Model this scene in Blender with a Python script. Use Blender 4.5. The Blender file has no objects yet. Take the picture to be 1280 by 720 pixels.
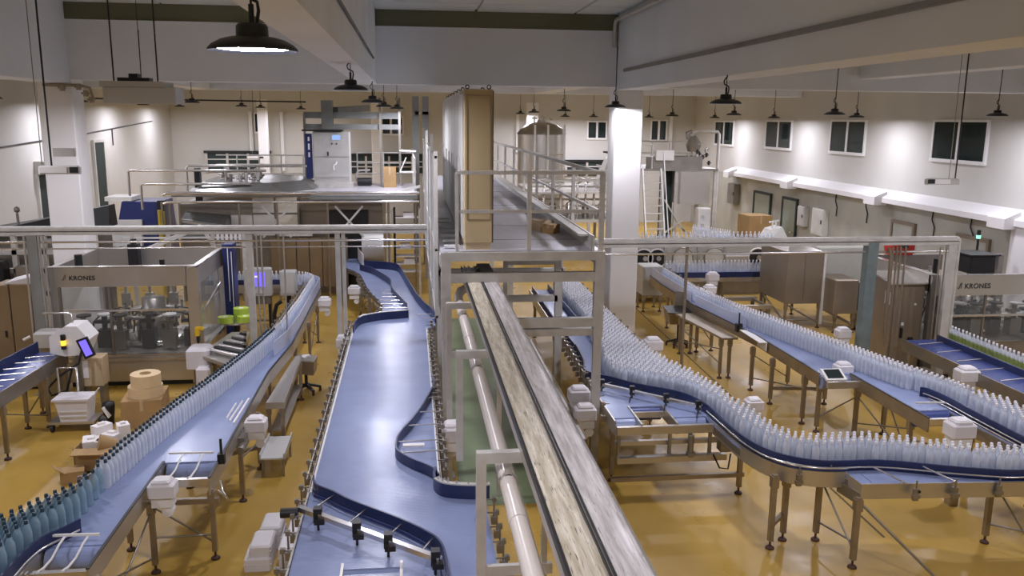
import bpy, math, random
from mathutils import Vector, Matrix
random.seed(7)
S = bpy.context.scene
COL = S.collection
R = math.radians
PI = math.pi

# ------------------------------------------------------------------ camera, world, exposure
cam_d = bpy.data.cameras.new('camera')
cam = bpy.data.objects.new('camera', cam_d)
COL.objects.link(cam)
cam_d.sensor_width = 36.0
cam_d.lens = 36.0 * 1060.0 / 1280.0
cam_d.clip_end = 200
PITCH, YAW, ROLL = R(11.3), R(6.9), R(0.55)
cf = Vector((math.sin(YAW) * math.cos(PITCH), math.cos(YAW) * math.cos(PITCH), -math.sin(PITCH)))
r0 = Vector((math.cos(YAW), -math.sin(YAW), 0))
u0 = r0.cross(cf)
cr = math.cos(ROLL) * r0 + math.sin(ROLL) * u0
cu = -math.sin(ROLL) * r0 + math.cos(ROLL) * u0
cam.matrix_world = Matrix(((cr.x, cu.x, -cf.x, 0), (cr.y, cu.y, -cf.y, 0), (cr.z, cu.z, -cf.z, 5.0), (0, 0, 0, 1)))
S.camera = cam

w = bpy.data.worlds.new('world')
S.world = w
w.use_nodes = True
w.node_tree.nodes['Background'].inputs[0].default_value = (0.60, 0.62, 0.70, 1)
w.node_tree.nodes['Background'].inputs[1].default_value = 0.05
S.view_settings.view_transform = 'Standard'
S.view_settings.look = 'None'
S.view_settings.gamma = 1.0
S.view_settings.exposure = 0.42
S.cycles.transparent_max_bounces = 24
S.cycles.max_bounces = 8
S.cycles.sample_clamp_indirect = 4.0
LAMP_POWER = 260.0

# ------------------------------------------------------------------ materials
MATS = {}
def mat(name, col, rough=0.5, metal=0.0, var=0.0, vscale=4.0, bump=0.0, bscale=60.0, stretch=None, emit=None, estr=0.0, coat=0.0, alpha=None, spec=None):
    m = bpy.data.materials.new(name)
    m.use_nodes = True
    nt = m.node_tree
    b = nt.nodes['Principled BSDF']
    b.inputs['Base Color'].default_value = (*col, 1)
    b.inputs['Roughness'].default_value = rough
    b.inputs['Metallic'].default_value = metal
    if coat:
        b.inputs['Coat Weight'].default_value = coat
        b.inputs['Coat Roughness'].default_value = 0.12
    if spec is not None:
        b.inputs['Specular IOR Level'].default_value = spec
    if emit:
        b.inputs['Emission Color'].default_value = (*emit, 1)
        b.inputs['Emission Strength'].default_value = estr
    if alpha is not None:
        b.inputs['Alpha'].default_value = alpha
    if var or bump:
        tc = nt.nodes.new('ShaderNodeTexCoord')
        mp = nt.nodes.new('ShaderNodeMapping')
        if stretch:
            mp.inputs['Scale'].default_value = stretch
        nt.links.new(tc.outputs['Object'], mp.inputs['Vector'])
    if var:
        n = nt.nodes.new('ShaderNodeTexNoise')
        n.inputs['Scale'].default_value = vscale
        n.inputs['Detail'].default_value = 5
        nt.links.new(mp.outputs[0], n.inputs['Vector'])
        r = nt.nodes.new('ShaderNodeValToRGB')
        r.color_ramp.elements[0].position = 0.3
        r.color_ramp.elements[1].position = 0.7
        r.color_ramp.elements[0].color = (*[max(0, c * (1 - var)) for c in col], 1)
        r.color_ramp.elements[1].color = (*[min(1, c * (1 + var)) for c in col], 1)
        nt.links.new(n.outputs['Fac'], r.inputs[0])
        nt.links.new(r.outputs[0], b.inputs['Base Color'])
    if bump:
        n2 = nt.nodes.new('ShaderNodeTexNoise')
        n2.inputs['Scale'].default_value = bscale
        n2.inputs['Detail'].default_value = 3
        nt.links.new(mp.outputs[0], n2.inputs['Vector'])
        bp = nt.nodes.new('ShaderNodeBump')
        bp.inputs['Strength'].default_value = bump
        bp.inputs['Distance'].default_value = 0.02
        nt.links.new(n2.outputs['Fac'], bp.inputs['Height'])
        nt.links.new(bp.outputs[0], b.inputs['Normal'])
    MATS[name] = m
    return m

mat('steel', (0.56, 0.53, 0.49), 0.36, 0.85, 0.06, 1.5)
mat('gantry_grey', (0.25, 0.26, 0.25), 0.5, 0.2, 0.1, 3.0)
mat('hood_grey', (0.17, 0.17, 0.16), 0.35, 0.4, 0.1, 2.0)
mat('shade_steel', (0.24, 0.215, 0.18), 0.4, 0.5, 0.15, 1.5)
mat('steel_bright', (0.72, 0.70, 0.68), 0.24, 0.9)
mat('steel_dark', (0.30, 0.28, 0.25), 0.4, 0.8, 0.12, 3.0)
mat('galv', (0.55, 0.53, 0.49), 0.5, 0.2, 0.12, 5.0)
mat('galv_green', (0.20, 0.25, 0.25), 0.5, 0.35, 0.15, 5.0)
mat('leg_steel', (0.34, 0.285, 0.215), 0.4, 0.7, 0.1, 5.0)
mat('guide_navy', (0.018, 0.028, 0.095), 0.35)
mat('navy_paint', (0.012, 0.022, 0.11), 0.4)
mat('black', (0.012, 0.012, 0.013), 0.45)
mat('dark_rubber', (0.03, 0.028, 0.028), 0.7)
mat('foot_plastic', (0.07, 0.03, 0.02), 0.6)
mat('lamp_black', (0.014, 0.016, 0.022), 0.42)
mat('wall_paint', (0.56, 0.545, 0.51), 0.75, 0, 0.05, 0.6, 0.03, 30)
mat('beam_paint', (0.75, 0.77, 0.80), 0.8, 0, 0.05, 0.7)
mat('ceiling_paint', (0.70, 0.73, 0.71), 0.8, 0, 0.06, 0.7)
mat('column_paint', (0.78, 0.76, 0.74), 0.6, 0, 0.03, 1.0)
mat('olive', (0.16, 0.16, 0.10), 0.8, 0, 0.1, 1.0)
mat('shaded_grey_green', (0.40, 0.39, 0.34), 0.75, 0, 0.12, 1.2)  # grey-green of the lower wall, darkened to carry the ledge's shade
mat('ledge_paint', (0.74, 0.72, 0.72), 0.6)
mat('green_paint', (0.19, 0.24, 0.13), 0.4, 0, 0.12, 2.0)
mat('joint', (0.12, 0.085, 0.03), 0.8)
mat('door_green', (0.30, 0.33, 0.27), 0.6, 0, 0.06)
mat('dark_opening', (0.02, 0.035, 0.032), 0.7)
mat('window_frame', (0.78, 0.77, 0.76), 0.5)
mat('white_plastic', (0.78, 0.76, 0.74), 0.4)
mat('white_box', (0.70, 0.67, 0.68), 0.5, 0, 0.05)
mat('foam', (0.86, 0.82, 0.80), 0.7)
mat('cardboard', (0.42, 0.27, 0.12), 0.8, 0, 0.1, 3.0)
mat('cardboard_pale', (0.55, 0.42, 0.26), 0.8, 0, 0.08, 3.0)
mat('tape_paper', (0.74, 0.56, 0.33), 0.7, 0, 0.06, 20, 0, 60, (1, 1, 8))
mat('beige_panel', (0.50, 0.39, 0.22), 0.55, 0, 0.06, 1.5)
mat('grey_cab', (0.50, 0.49, 0.46), 0.45, 0.1, 0.05, 2)
mat('pale_panel', (0.66, 0.65, 0.62), 0.4, 0.1, 0.10, 2.5)
mat('taupe_panel', (0.27, 0.22, 0.165), 0.4, 0.45, 0.12, 1.2)
mat('tan_panel', (0.24, 0.165, 0.085), 0.6, 0, 0.1, 2)
mat('deck', (0.56, 0.55, 0.60), 0.4, 0.3, 0.06, 6)
mat('pipe_plastic', (0.62, 0.56, 0.50), 0.28)
mat('cream', (0.70, 0.66, 0.56), 0.5)
mat('yellow', (0.85, 0.55, 0.03), 0.4)
mat('yellow_post', (0.60, 0.45, 0.04), 0.5)
mat('beacon', (0.9, 0.6, 0.05), 0.3, emit=(1, 0.6, 0.05), estr=1.0)
mat('green_lamp', (0.1, 0.7, 0.4), 0.3, emit=(0.3, 1, 0.6), estr=1.2)
mat('screen', (0.05, 0.03, 0.25), 0.2, emit=(0.20, 0.15, 0.85), estr=0.9)
mat('screen_pale', (0.1, 0.2, 0.4), 0.2, emit=(0.35, 0.5, 0.9), estr=0.6)
mat('screen_bar', (0.5, 0.5, 0.8), 0.2, emit=(0.55, 0.5, 1.0), estr=1.0)
mat('red', (0.45, 0.03, 0.02), 0.4)
mat('label_green', (0.42, 0.55, 0.06), 0.45)
mat('label_bottle', (0.30, 0.36, 0.05), 0.35)
mat('cap_white', (0.80, 0.78, 0.80), 0.35)
mat('cap_dark', (0.02, 0.05, 0.075), 0.25)
mat('lens', (0.9, 0.9, 1.0), 0.3, emit=(0.88, 0.872, 1.0), estr=1.0)
mat('ink', (0.02, 0.02, 0.02), 0.5)
mat('tank_steel', (0.60, 0.57, 0.53), 0.32, 0.75, 0.08, 2.0, 0, 60, (1, 1, 0.2))

def lens_strength():
    b = MATS['lens'].node_tree.nodes['Principled BSDF']
    b.inputs['Emission Strength'].default_value = LAMP_POWER
lens_strength()

def belt_mat(name, col):
    m = mat(name, col, 0.22, 0.0, 0.07, 2.0)
    nt = m.node_tree
    b = nt.nodes['Principled BSDF']
    tc = nt.nodes.new('ShaderNodeTexCoord')
    wv = nt.nodes.new('ShaderNodeTexWave')
    wv.bands_direction = 'Y'
    wv.inputs['Scale'].default_value = 12.0
    wv.inputs['Distortion'].default_value = 0.3
    nt.links.new(tc.outputs['Object'], wv.inputs['Vector'])
    bp = nt.nodes.new('ShaderNodeBump')
    bp.inputs['Strength'].default_value = 0.3
    bp.inputs['Distance'].default_value = 0.004
    nt.links.new(wv.outputs['Fac'], bp.inputs['Height'])
    nt.links.new(bp.outputs[0], b.inputs['Normal'])
    return m
belt_mat('belt', (0.27, 0.325, 0.52))
belt_mat('belt_dark', (0.06, 0.085, 0.26))

def floor_mat():
    m = mat('floor_epoxy', (0.46, 0.285, 0.052), 0.33, 0, 0.13, 0.55)
    nt = m.node_tree
    b = nt.nodes['Principled BSDF']
    tc = nt.nodes.new('ShaderNodeTexCoord')
    n = nt.nodes.new('ShaderNodeTexNoise')
    n.inputs['Scale'].default_value = 1.3
    n.inputs['Detail'].default_value = 8
    nt.links.new(tc.outputs['Object'], n.inputs['Vector'])
    mr = nt.nodes.new('ShaderNodeMapRange')
    mr.inputs[1].default_value = 0.3; mr.inputs[2].default_value = 0.7
    mr.inputs[3].default_value = 0.24; mr.inputs[4].default_value = 0.5
    nt.links.new(n.outputs['Fac'], mr.inputs[0])
    nt.links.new(mr.outputs[0], b.inputs['Roughness'])
    n2 = nt.nodes.new('ShaderNodeTexNoise')
    n2.inputs['Scale'].default_value = 9
    nt.links.new(tc.outputs['Object'], n2.inputs['Vector'])
    bp = nt.nodes.new('ShaderNodeBump')
    bp.inputs['Strength'].default_value = 0.06; bp.inputs['Distance'].default_value = 0.02
    nt.links.new(n2.outputs['Fac'], bp.inputs['Height'])
    nt.links.new(bp.outputs[0], b.inputs['Normal'])
floor_mat()

def clear_mat(name, tint, col, fac0, fac1, rough=0.15):
    """clear plastic or glass: partly see-through, denser where the surface turns away"""
    m = bpy.data.materials.new(name)
    m.use_nodes = True
    nt = m.node_tree
    b = nt.nodes['Principled BSDF']
    out = nt.nodes['Material Output']
    b.inputs['Base Color'].default_value = (*col, 1)
    b.inputs['Roughness'].default_value = rough
    t = nt.nodes.new('ShaderNodeBsdfTransparent')
    t.inputs[0].default_value = (*tint, 1)
    mx = nt.nodes.new('ShaderNodeMixShader')
    lw = nt.nodes.new('ShaderNodeLayerWeight')
    lw.inputs[0].default_value = 0.35
    mr = nt.nodes.new('ShaderNodeMapRange')
    mr.inputs[3].default_value = fac0; mr.inputs[4].default_value = fac1
    nt.links.new(lw.outputs['Facing'], mr.inputs[0])
    nt.links.new(mr.outputs[0], mx.inputs[0])
    nt.links.new(t.outputs[0], mx.inputs[1])
    nt.links.new(b.outputs[0], mx.inputs[2])
    nt.links.new(mx.outputs[0], out.inputs['Surface'])
    MATS[name] = m
clear_mat('pet', (0.93, 0.95, 1.0), (0.82, 0.86, 0.93), 0.46, 0.85)
clear_mat('pet_blue', (0.82, 0.93, 0.97), (0.36, 0.50, 0.60), 0.5, 0.85)
clear_mat('acrylic', (0.90, 0.91, 0.90), (0.35, 0.36, 0.36), 0.10, 0.5, 0.08)
clear_mat('curtain', (0.9, 0.9, 0.9), (0.78, 0.78, 0.76), 0.7, 0.9, 0.3)
clear_mat('window_glass', (0.55, 0.6, 0.58), (0.03, 0.045, 0.045), 0.55, 0.8, 0.05)
clear_mat('guide_clear', (0.92, 0.94, 1.0), (0.66, 0.70, 0.86), 0.62, 0.85, 0.25)

def chute_mat(name, c0, c1, dark_at):
    """scuffed film over a conveyor channel: pale streaks with dark scratches along its length"""
    m = mat(name, c0, 0.35, 0.15)
    nt = m.node_tree
    b = nt.nodes['Principled BSDF']
    tc = nt.nodes.new('ShaderNodeTexCoord')
    def streak(scale, sx, sy, p0, p1, ca, cb):
        mp = nt.nodes.new('ShaderNodeMapping')
        mp.inputs['Scale'].default_value = (sx, sy, 1)
        nt.links.new(tc.outputs['Object'], mp.inputs['Vector'])
        n = nt.nodes.new('ShaderNodeTexNoise')
        n.inputs['Scale'].default_value = scale
        n.inputs['Detail'].default_value = 4
        n.inputs['Distortion'].default_value = 0.4
        nt.links.new(mp.outputs[0], n.inputs['Vector'])
        r = nt.nodes.new('ShaderNodeValToRGB')
        r.color_ramp.elements[0].position = p0; r.color_ramp.elements[1].position = p1
        r.color_ramp.elements[0].color = (*ca, 1); r.color_ramp.elements[1].color = (*cb, 1)
        nt.links.new(n.outputs['Fac'], r.inputs[0])
        return r, n
    base, n = streak(3.0, 12, 0.9, 0.35, 0.68, c0, c1)
    dk, _ = streak(5.0, 32, 1.5, dark_at, dark_at + 0.05, (1, 1, 1), (0.10, 0.09, 0.07))
    mx = nt.nodes.new('ShaderNodeMixRGB')
    mx.blend_type = 'MULTIPLY'; mx.inputs[0].default_value = 0.85
    nt.links.new(base.outputs[0], mx.inputs[1]); nt.links.new(dk.outputs[0], mx.inputs[2])
    nt.links.new(mx.outputs[0], b.inputs['Base Color'])
    bp = nt.nodes.new('ShaderNodeBump')
    bp.inputs['Strength'].default_value = 0.35; bp.inputs['Distance'].default_value = 0.01
    nt.links.new(n.outputs['Fac'], bp.inputs['Height'])
    nt.links.new(bp.outputs[0], b.inputs['Normal'])
chute_mat('film_yellow', (0.45, 0.39, 0.28), (0.80, 0.73, 0.60), 0.61)
chute_mat('film_grey', (0.44, 0.40, 0.38), (0.74, 0.70, 0.68), 0.645)

# ------------------------------------------------------------------ mesh helpers
class MB:
    def __init__(s):
        s.v = []; s.f = []; s.sm = []
    def _add(s, vs, fs, smooth=False):
        b = len(s.v)
        s.v += [tuple(p) for p in vs]
        s.f += [tuple(b + i for i in f) for f in fs]
        s.sm += [smooth] * len(fs)
        return s
    def box(s, x0, x1, y0, y1, z0, z1):
        if x0 > x1: x0, x1 = x1, x0
        if y0 > y1: y0, y1 = y1, y0
        if z0 > z1: z0, z1 = z1, z0
        return s._add([(x0, y0, z0), (x1, y0, z0), (x1, y1, z0), (x0, y1, z0), (x0, y0, z1), (x1, y0, z1), (x1, y1, z1), (x0, y1, z1)],
                      [(3, 2, 1, 0), (4, 5, 6, 7), (0, 1, 5, 4), (1, 2, 6, 5), (2, 3, 7, 6), (3, 0, 4, 7)])
    def rbox(s, cx, cy, lx, ly, z0, z1, ang=0.0):
        """box turned about the vertical"""
        c, n = math.cos(ang), math.sin(ang)
        q = [(-lx / 2, -ly / 2), (lx / 2, -ly / 2), (lx / 2, ly / 2), (-lx / 2, ly / 2)]
        return s.prism([(cx + a * c - b * n, cy + a * n + b * c) for a, b in q], z0, z1)
    def bevbox(s, x0, x1, y0, y1, z0, z1, b=0.01):
        """box with chamfered top and upright edges"""
        def ring(i, z):
            return [(x0 + i + b, y0 + i, z), (x1 - i - b, y0 + i, z), (x1 - i, y0 + i + b, z), (x1 - i, y1 - i - b, z),
                    (x1 - i - b, y1 - i, z), (x0 + i + b, y1 - i, z), (x0 + i, y1 - i - b, z), (x0 + i, y0 + i + b, z)]
        vs = ring(0, z0) + ring(0, z1 - b) + ring(b, z1)
        fs = [tuple(reversed(range(8))), tuple(range(16, 24))]
        for k in (0, 8):
            for i in range(8):
                j = (i + 1) % 8
                fs.append((k + i, k + j, k + 8 + j, k + 8 + i))
        return s._add(vs, fs)
    def prism(s, poly, z0, z1):
        a = sum(poly[i][0] * poly[(i + 1) % len(poly)][1] - poly[(i + 1) % len(poly)][0] * poly[i][1] for i in range(len(poly)))
        if a < 0: poly = poly[::-1]
        n = len(poly)
        vs = [(p[0], p[1], z0) for p in poly] + [(p[0], p[1], z1) for p in poly]
        fs = [tuple(reversed(range(n))), tuple(range(n, 2 * n))] + [(i, (i + 1) % n, n + (i + 1) % n, n + i) for i in range(n)]
        return s._add(vs, fs)
    def hull8(s, bottom, top):
        """solid between two 4-point loops (3-D points, counter-clockwise from above)"""
        return s._add(list(bottom) + list(top), [(3, 2, 1, 0), (4, 5, 6, 7), (0, 1, 5, 4), (1, 2, 6, 5), (2, 3, 7, 6), (3, 0, 4, 7)])
    def bar(s, p, q, w=0.05, h=None):
        h = h or w
        p, q = Vector(p), Vector(q)
        d = (q - p).normalized()
        up = Vector((0, 0, 1)) if abs(d.z) < 0.95 else Vector((0, 1, 0))
        a = d.cross(up).normalized() * (w / 2)
        b = a.cross(d).normalized() * (h / 2)
        vs = [p - a - b, p + a - b, p + a + b, p - a + b, q - a - b, q + a - b, q + a + b, q - a + b]
        return s._add(vs, [(0, 1, 2, 3), (7, 6, 5, 4), (4, 5, 1, 0), (5, 6, 2, 1), (6, 7, 3, 2), (7, 4, 0, 3)])
    def cyl(s, p, q, r, n=12, r2=None):
        r2 = r if r2 is None else r2
        p, q = Vector(p), Vector(q)
        d = (q - p).normalized()
        up = Vector((0, 0, 1)) if abs(d.z) < 0.95 else Vector((1, 0, 0))
        a = d.cross(up).normalized(); b = a.cross(d).normalized()
        vs = []
        for c, rr in ((p, r), (q, r2)):
            for i in range(n):
                t = 2 * PI * i / n
                vs.append(c + a * (rr * math.cos(t)) + b * (rr * math.sin(t)))
        s._add(vs, [(i, n + i, n + (i + 1) % n, (i + 1) % n) for i in range(n)], True)
        return s._add(vs, [tuple(range(n)), tuple(reversed(range(n, 2 * n)))])
    def tube(s, path, r, n=8):
        P = [Vector(p) for p in path]
        rings = []
        prev = None
        for i, p in enumerate(P):
            d = (P[min(i + 1, len(P) - 1)] - P[max(i - 1, 0)]).normalized()
            if prev is None:
                up = Vector((0, 0, 1)) if abs(d.z) < 0.9 else Vector((1, 0, 0))
                a = d.cross(up).normalized()
            else:
                a = (prev - d * prev.dot(d)).normalized()
            prev = a
            b = d.cross(a)
            rings.append([p + a * (r * math.cos(2 * PI * k / n)) + b * (r * math.sin(2 * PI * k / n)) for k in range(n)])
        vs = [v for g in rings for v in g]
        fs = []
        for i in range(len(P) - 1):
            for k in range(n):
                fs.append((i * n + k, i * n + (k + 1) % n, (i + 1) * n + (k + 1) % n, (i + 1) * n + k))
        s._add(vs, fs, True)
        m = len(vs)
        return s._add(vs, [tuple(reversed(range(n))), tuple(range(m - n, m))])
    def lathe(s, c, prof, n=16, smooth=True):
        vs = []
        for r, z in prof:
            for i in range(n):
                t = 2 * PI * i / n
                vs.append((c[0] + r * math.cos(t), c[1] + r * math.sin(t), c[2] + z))
        fs = []
        for j in range(len(prof) - 1):
            for i in range(n):
                fs.append((j * n + i, j * n + (i + 1) % n, (j + 1) * n + (i + 1) % n, (j + 1) * n + i))
        return s._add(vs, fs, smooth)
    def ribbon(s, path, z0, z1, t=0.02):
        """upright strip of thickness t along a 2-D polyline; z0, z1 numbers or lists"""
        n = len(path)
        Z0 = z0 if isinstance(z0, (list, tuple)) else [z0] * n
        Z1 = z1 if isinstance(z1, (list, tuple)) else [z1] * n
        P = [Vector((p[0], p[1])) for p in path]
        vs = []
        for i, p in enumerate(P):
            d = P[min(i + 1, n - 1)] - P[max(i - 1, 0)]
            d.normalize()
            o = Vector((-d.y, d.x)) * (t / 2)
            vs += [(p.x - o.x, p.y - o.y, Z0[i]), (p.x + o.x, p.y + o.y, Z0[i]), (p.x + o.x, p.y + o.y, Z1[i]), (p.x - o.x, p.y - o.y, Z1[i])]
        fs = []
        for i in range(n - 1):
            a, b = i * 4, i * 4 + 4
            for k in range(4):
                fs.append((a + k, b + k, b + (k + 1) % 4, a + (k + 1) % 4))
        fs += [(0, 1, 2, 3), (n * 4 - 1, n * 4 - 2, n * 4 - 3, n * 4 - 4)]
        return s._add(vs, fs)
    def mesh(s, name, off=(0, 0, 0)):
        me = bpy.data.meshes.new(name)
        me.from_pydata([(a - off[0], b - off[1], c - off[2]) for a, b, c in s.v], [], s.f)
        me.polygons.foreach_set('use_smooth', s.sm)
        me.validate()
        me.update()
        return me

def rootloc(o):
    v = Vector((0, 0, 0))
    while o is not None:
        v += o.location
        o = o.parent
    return v

def obj(name, mb, m, parent=None, label=None, kind=None):
    """one mesh object; built in world coordinates, stored relative to its thing's base"""
    if parent is not None:
        off = rootloc(parent)
        loc = Vector((0, 0, 0))
    else:
        xs = [p[0] for p in mb.v]; ys = [p[1] for p in mb.v]; zs = [p[2] for p in mb.v]
        off = Vector(((min(xs) + max(xs)) / 2, (min(ys) + max(ys)) / 2, min(zs)))
        loc = off
    me = mb.mesh(name, off)
    me.materials.append(MATS[m])
    o = bpy.data.objects.new(name, me)
    COL.objects.link(o)
    o.parent = parent
    o.location = loc
    if label: o['label'] = label
    if kind: o['kind'] = kind
    return o

def put(name, me, parent, loc, rz=0.0, label=None):
    """an object on shared mesh data at a world place"""
    o = bpy.data.objects.new(name, me)
    COL.objects.link(o)
    o.parent = parent
    o.location = Vector(loc) - (rootloc(parent) if parent else Vector((0, 0, 0)))
    o.rotation_euler = (0, 0, rz)
    if label: o['label'] = label
    return o

def tag(o, label, cat, group=None):
    o['label'] = label; o['category'] = cat
    if group: o['group'] = group
    return o

def thing(name, label, cat, loc, group=None):
    o = bpy.data.objects.new(name, None)
    COL.objects.link(o)
    o.empty_display_size = 0.2
    o.location = loc
    return tag(o, label, cat, group)

def struct(name, mb, m, parent=None):
    return obj(name, mb, m, parent, kind='structure')

def copy_tree(o, loc):
    """a thing with its parts and their sub-parts, sharing mesh data"""
    c = o.copy(); COL.objects.link(c); c.location = loc
    for ch in list(o.children):
        d = ch.copy(); COL.objects.link(d); d.parent = c
        for g in list(ch.children):
            e = g.copy(); COL.objects.link(e); e.parent = d
    return c

def arc(cx, cy, r, a0, a1, n=8):
    return [(cx + r * math.cos(R(a0 + (a1 - a0) * i / n)), cy + r * math.sin(R(a0 + (a1 - a0) * i / n))) for i in range(n + 1)]

def smooth(path, k=4):
    """Catmull-Rom through 2-D points"""
    out = []
    n = len(path)
    for i in range(n - 1):
        p0, p1, p2, p3 = path[max(i - 1, 0)], path[i], path[i + 1], path[min(i + 2, n - 1)]
        for j in range(k):
            t = j / k
            out.append(tuple(0.5 * (2 * p1[c] + (p2[c] - p0[c]) * t + (2 * p0[c] - 5 * p1[c] + 4 * p2[c] - p3[c]) * t * t + (3 * p1[c] - p0[c] - 3 * p2[c] + p3[c]) * t ** 3) for c in (0, 1)))
    out.append(tuple(path[-1]))
    return out

# ------------------------------------------------------------------ the hall
XL, XR, YF, YN, ZC = -10.8, 13.95, 41.0, -3.0, 7.1
fl = struct('floor', MB().box(XL - 0.3, XR + 0.3, YN, YF + 0.3, -0.2, 0), 'floor_epoxy')
struct('floor_marking', MB().box(0.62, 2.05, 10.35, 21.0, 0.0, 0.004), 'green_paint', fl)
for p, q in (((6.07, 24.0), (5.75, 9.6)), ((-6.9, 12.6), (-3.6, 12.6))):
    pass
jm = MB().bar((6.07, 24.0, 0.0), (5.72, 9.0, 0.0), 0.03, 0.008)
struct('floor_joint', jm, 'joint', fl)

wl = struct('wall_left', MB().box(XL - 0.3, XL, YN, YF, 0, ZC), 'wall_paint')
wf = struct('wall_far', MB().box(XL - 0.3, XR + 0.3, YF, YF + 0.3, 0, ZC), 'wall_paint')
wr = struct('wall_right', MB().box(XR, XR + 0.3, YN, YF, 2.75, ZC), 'wall_paint')
struct('lower_panel', MB().box(XR, XR + 0.3, YN, YF, 0, 2.75), 'shaded_grey_green', wr)  # wall below the ledge, its shade put into the colour
wn = struct('wall_near', MB().box(XL - 0.3, XR + 0.3, YN - 0.3, YN, 0, ZC), 'wall_paint')
# ceiling slab and its board panels over the middle bays
ce = struct('ceiling', MB().box(XL - 0.3, XR + 0.3, YN, YF, ZC + 0.05, ZC + 0.3), 'ceiling_paint')
pm = MB().box(-0.98, 0.98, -0.74, 0.74, 0, 0.05).mesh('panel')
pm.materials.append(MATS['ceiling_paint'])
for i in range(12):
    for j in range(12):
        x, y = XL + 1.05 + i * 2.02, 1.0 + j * 1.52 - 0.4
        if y < 17.6:
            o = put('ceiling_panel', pm, ce, (x, y, ZC)); o['kind'] = 'structure'
# ledge along the right wall
ledge = MB()
for y0 in (YN,):
    ledge.hull8([(XR - 0.42, YN, 2.72), (XR, YN, 2.72), (XR, 35.5, 2.72), (XR - 0.42, 35.5, 2.72)],
                [(XR - 0.42, YN, 2.86), (XR, YN, 3.06), (XR, 35.5, 3.06), (XR - 0.42, 35.5, 2.86)])
lg = struct('ledge', ledge, 'ledge_paint', wr)
cb = MB().hull8([(-0.26, -0.3, -0.24), (0.12, -0.3, -0.24), (0.12, 0.3, -0.24), (-0.26, 0.3, -0.24)],
                [(-0.26, -0.3, 0.0), (0.12, -0.3, 0.16), (0.12, 0.3, 0.16), (-0.26, 0.3, 0.0)]).mesh('corbel')
cb.materials.append(MATS['ledge_paint'])
for y in (17.9, 23.4, 29.2, 34.9):
    o = put('ledge_block', cb, wr, (XR - 0.38, y, 2.88)); o['kind'] = 'structure'
struct('wall_pier', MB().box(XR - 0.34, XR, 13.0, 17.75, 0, 2.72), 'ledge_paint', wr)
# small service cables sagging under the ledge
for i, y in enumerate((19.6, 21.2, 24.6, 26.5)):
    struct('wall_cable', MB().tube([(XR - 0.02, y, 2.7), (XR - 0.03, y + 0.02, 2.45), (XR - 0.03, y - 0.12, 2.25), (XR - 0.03, y - 0.1, 1.95)], 0.018, 5), 'black', wr)

# beams
def beam(name, x0, x1, y0, y1, z0, z1, m='beam_paint'):
    o = struct(name, MB().box(x0, x1, y0, y1, z0, z1), m)
    return o
bm_ = beam('beam', -7.15, 13.95, 17.7, 18.3, 5.66, 6.78)
struct('beam_fascia', MB().box(-7.15, 13.95, 17.74, 18.26, 6.78, 7.14), 'olive', bm_)
beam('beam', 4.28, 4.9, YN, 17.7, 5.6, 7.14)
beam('beam', -1.02, -0.64, YN, 17.7, 5.66, 7.14)
beam('beam', -7.12, -6.48, YN, 17.7, 5.6, 7.14)
beam('beam', 9.6, 10.1, YN, 17.7, 5.9, 7.14)
beam('beam', XL, XR, 29.6, 30.2, 5.85, 7.14)
beam('beam', 4.28, 4.9, 18.3, 29.6, 5.85, 7.14)
beam('beam', -7.12, -6.48, 18.3, 29.6, 5.85, 7.14)
beam('beam', -10.8, -7.15, 17.7, 18.3, 5.66, 7.14)
rb = MB().box(4.24, 4.28, -1, 17.0, 5.93, 5.99)
struct('trim_1', rb, 'steel_dark')
struct('trim_2', MB().tube([(-0.62, 2.0, 6.05), (-0.62, 16.0, 6.05)], 0.018, 6), 'black')
struct('trim_3', MB().tube([(4.2, 3.0, 6.98), (4.2, 17.5, 6.98), (4.2, 17.62, 6.9), (4.2, 17.62, 6.45)], 0.045, 8), 'galv')
struct('trim_4', MB().tube([(-9.0, 26.0, 5.45), (-3.0, 26.0, 5.42)], 0.025, 6), 'black')
# columns
def column(x0, x1, y0, y1):
    o = struct('column', MB().bevbox(x0, x1, y0, y1, 0, 5.7, 0.02), 'column_paint')
column(-7.1, -6.46, 17.7, 18.3)
column(4.28, 4.88, 17.7, 18.3)
column(-6.5, -6.1, 38.3, 38.7)
column(5.3, 5.8, 38.6, 39.1)
column(-1.7, -1.2, 39.6, 40.0)

# windows
def window(n, c, wdt, hgt, axis, wall):
    """two-pane sliding window; axis 'x' stands on the right wall, 'y' on the far wall"""
    d = 0.05
    fr = MB()
    def bx(a0, a1, z0, z1, t0, t1):
        if axis == 'x':
            return fr.box(XR - t1, XR - t0, a0, a1, z0, z1)
        return fr.box(a0, a1, YF - t1, YF - t0, z0, z1)
    a, z = c
    bx(a - wdt / 2 - 0.07, a + wdt / 2 + 0.07, z - 0.09, z, 0.0, 0.07)
    bx(a - wdt / 2 - 0.07, a + wdt / 2 + 0.07, z + hgt, z + hgt + 0.06, 0, 0.06)
    bx(a - wdt / 2 - 0.07, a - wdt / 2, z, z + hgt, 0, 0.06)
    bx(a + wdt / 2, a + wdt / 2 + 0.07, z, z + hgt, 0, 0.06)
    bx(a - 0.05, a + 0.05, z, z + hgt, 0, 0.06)
    o = obj('window_%d' % n, fr, 'window_frame', kind='structure')
    for s in (-1, 1):
        g = MB()
        a0, a1 = sorted((a + s * 0.05, a + s * wdt / 2))
        if axis == 'x': g.box(XR - 0.035, XR - 0.012, a0, a1, z, z + hgt)
        else: g.box(a0, a1, YF - 0.035, YF - 0.012, z, z + hgt)
        obj('pane', g, 'window_glass', o, kind='structure')
    return o
window(1, (20.45, 4.07), 2.1, 0.95, 'x', wr)
window(2, (26.1, 4.05), 2.1, 0.95, 'x', wr)
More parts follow.
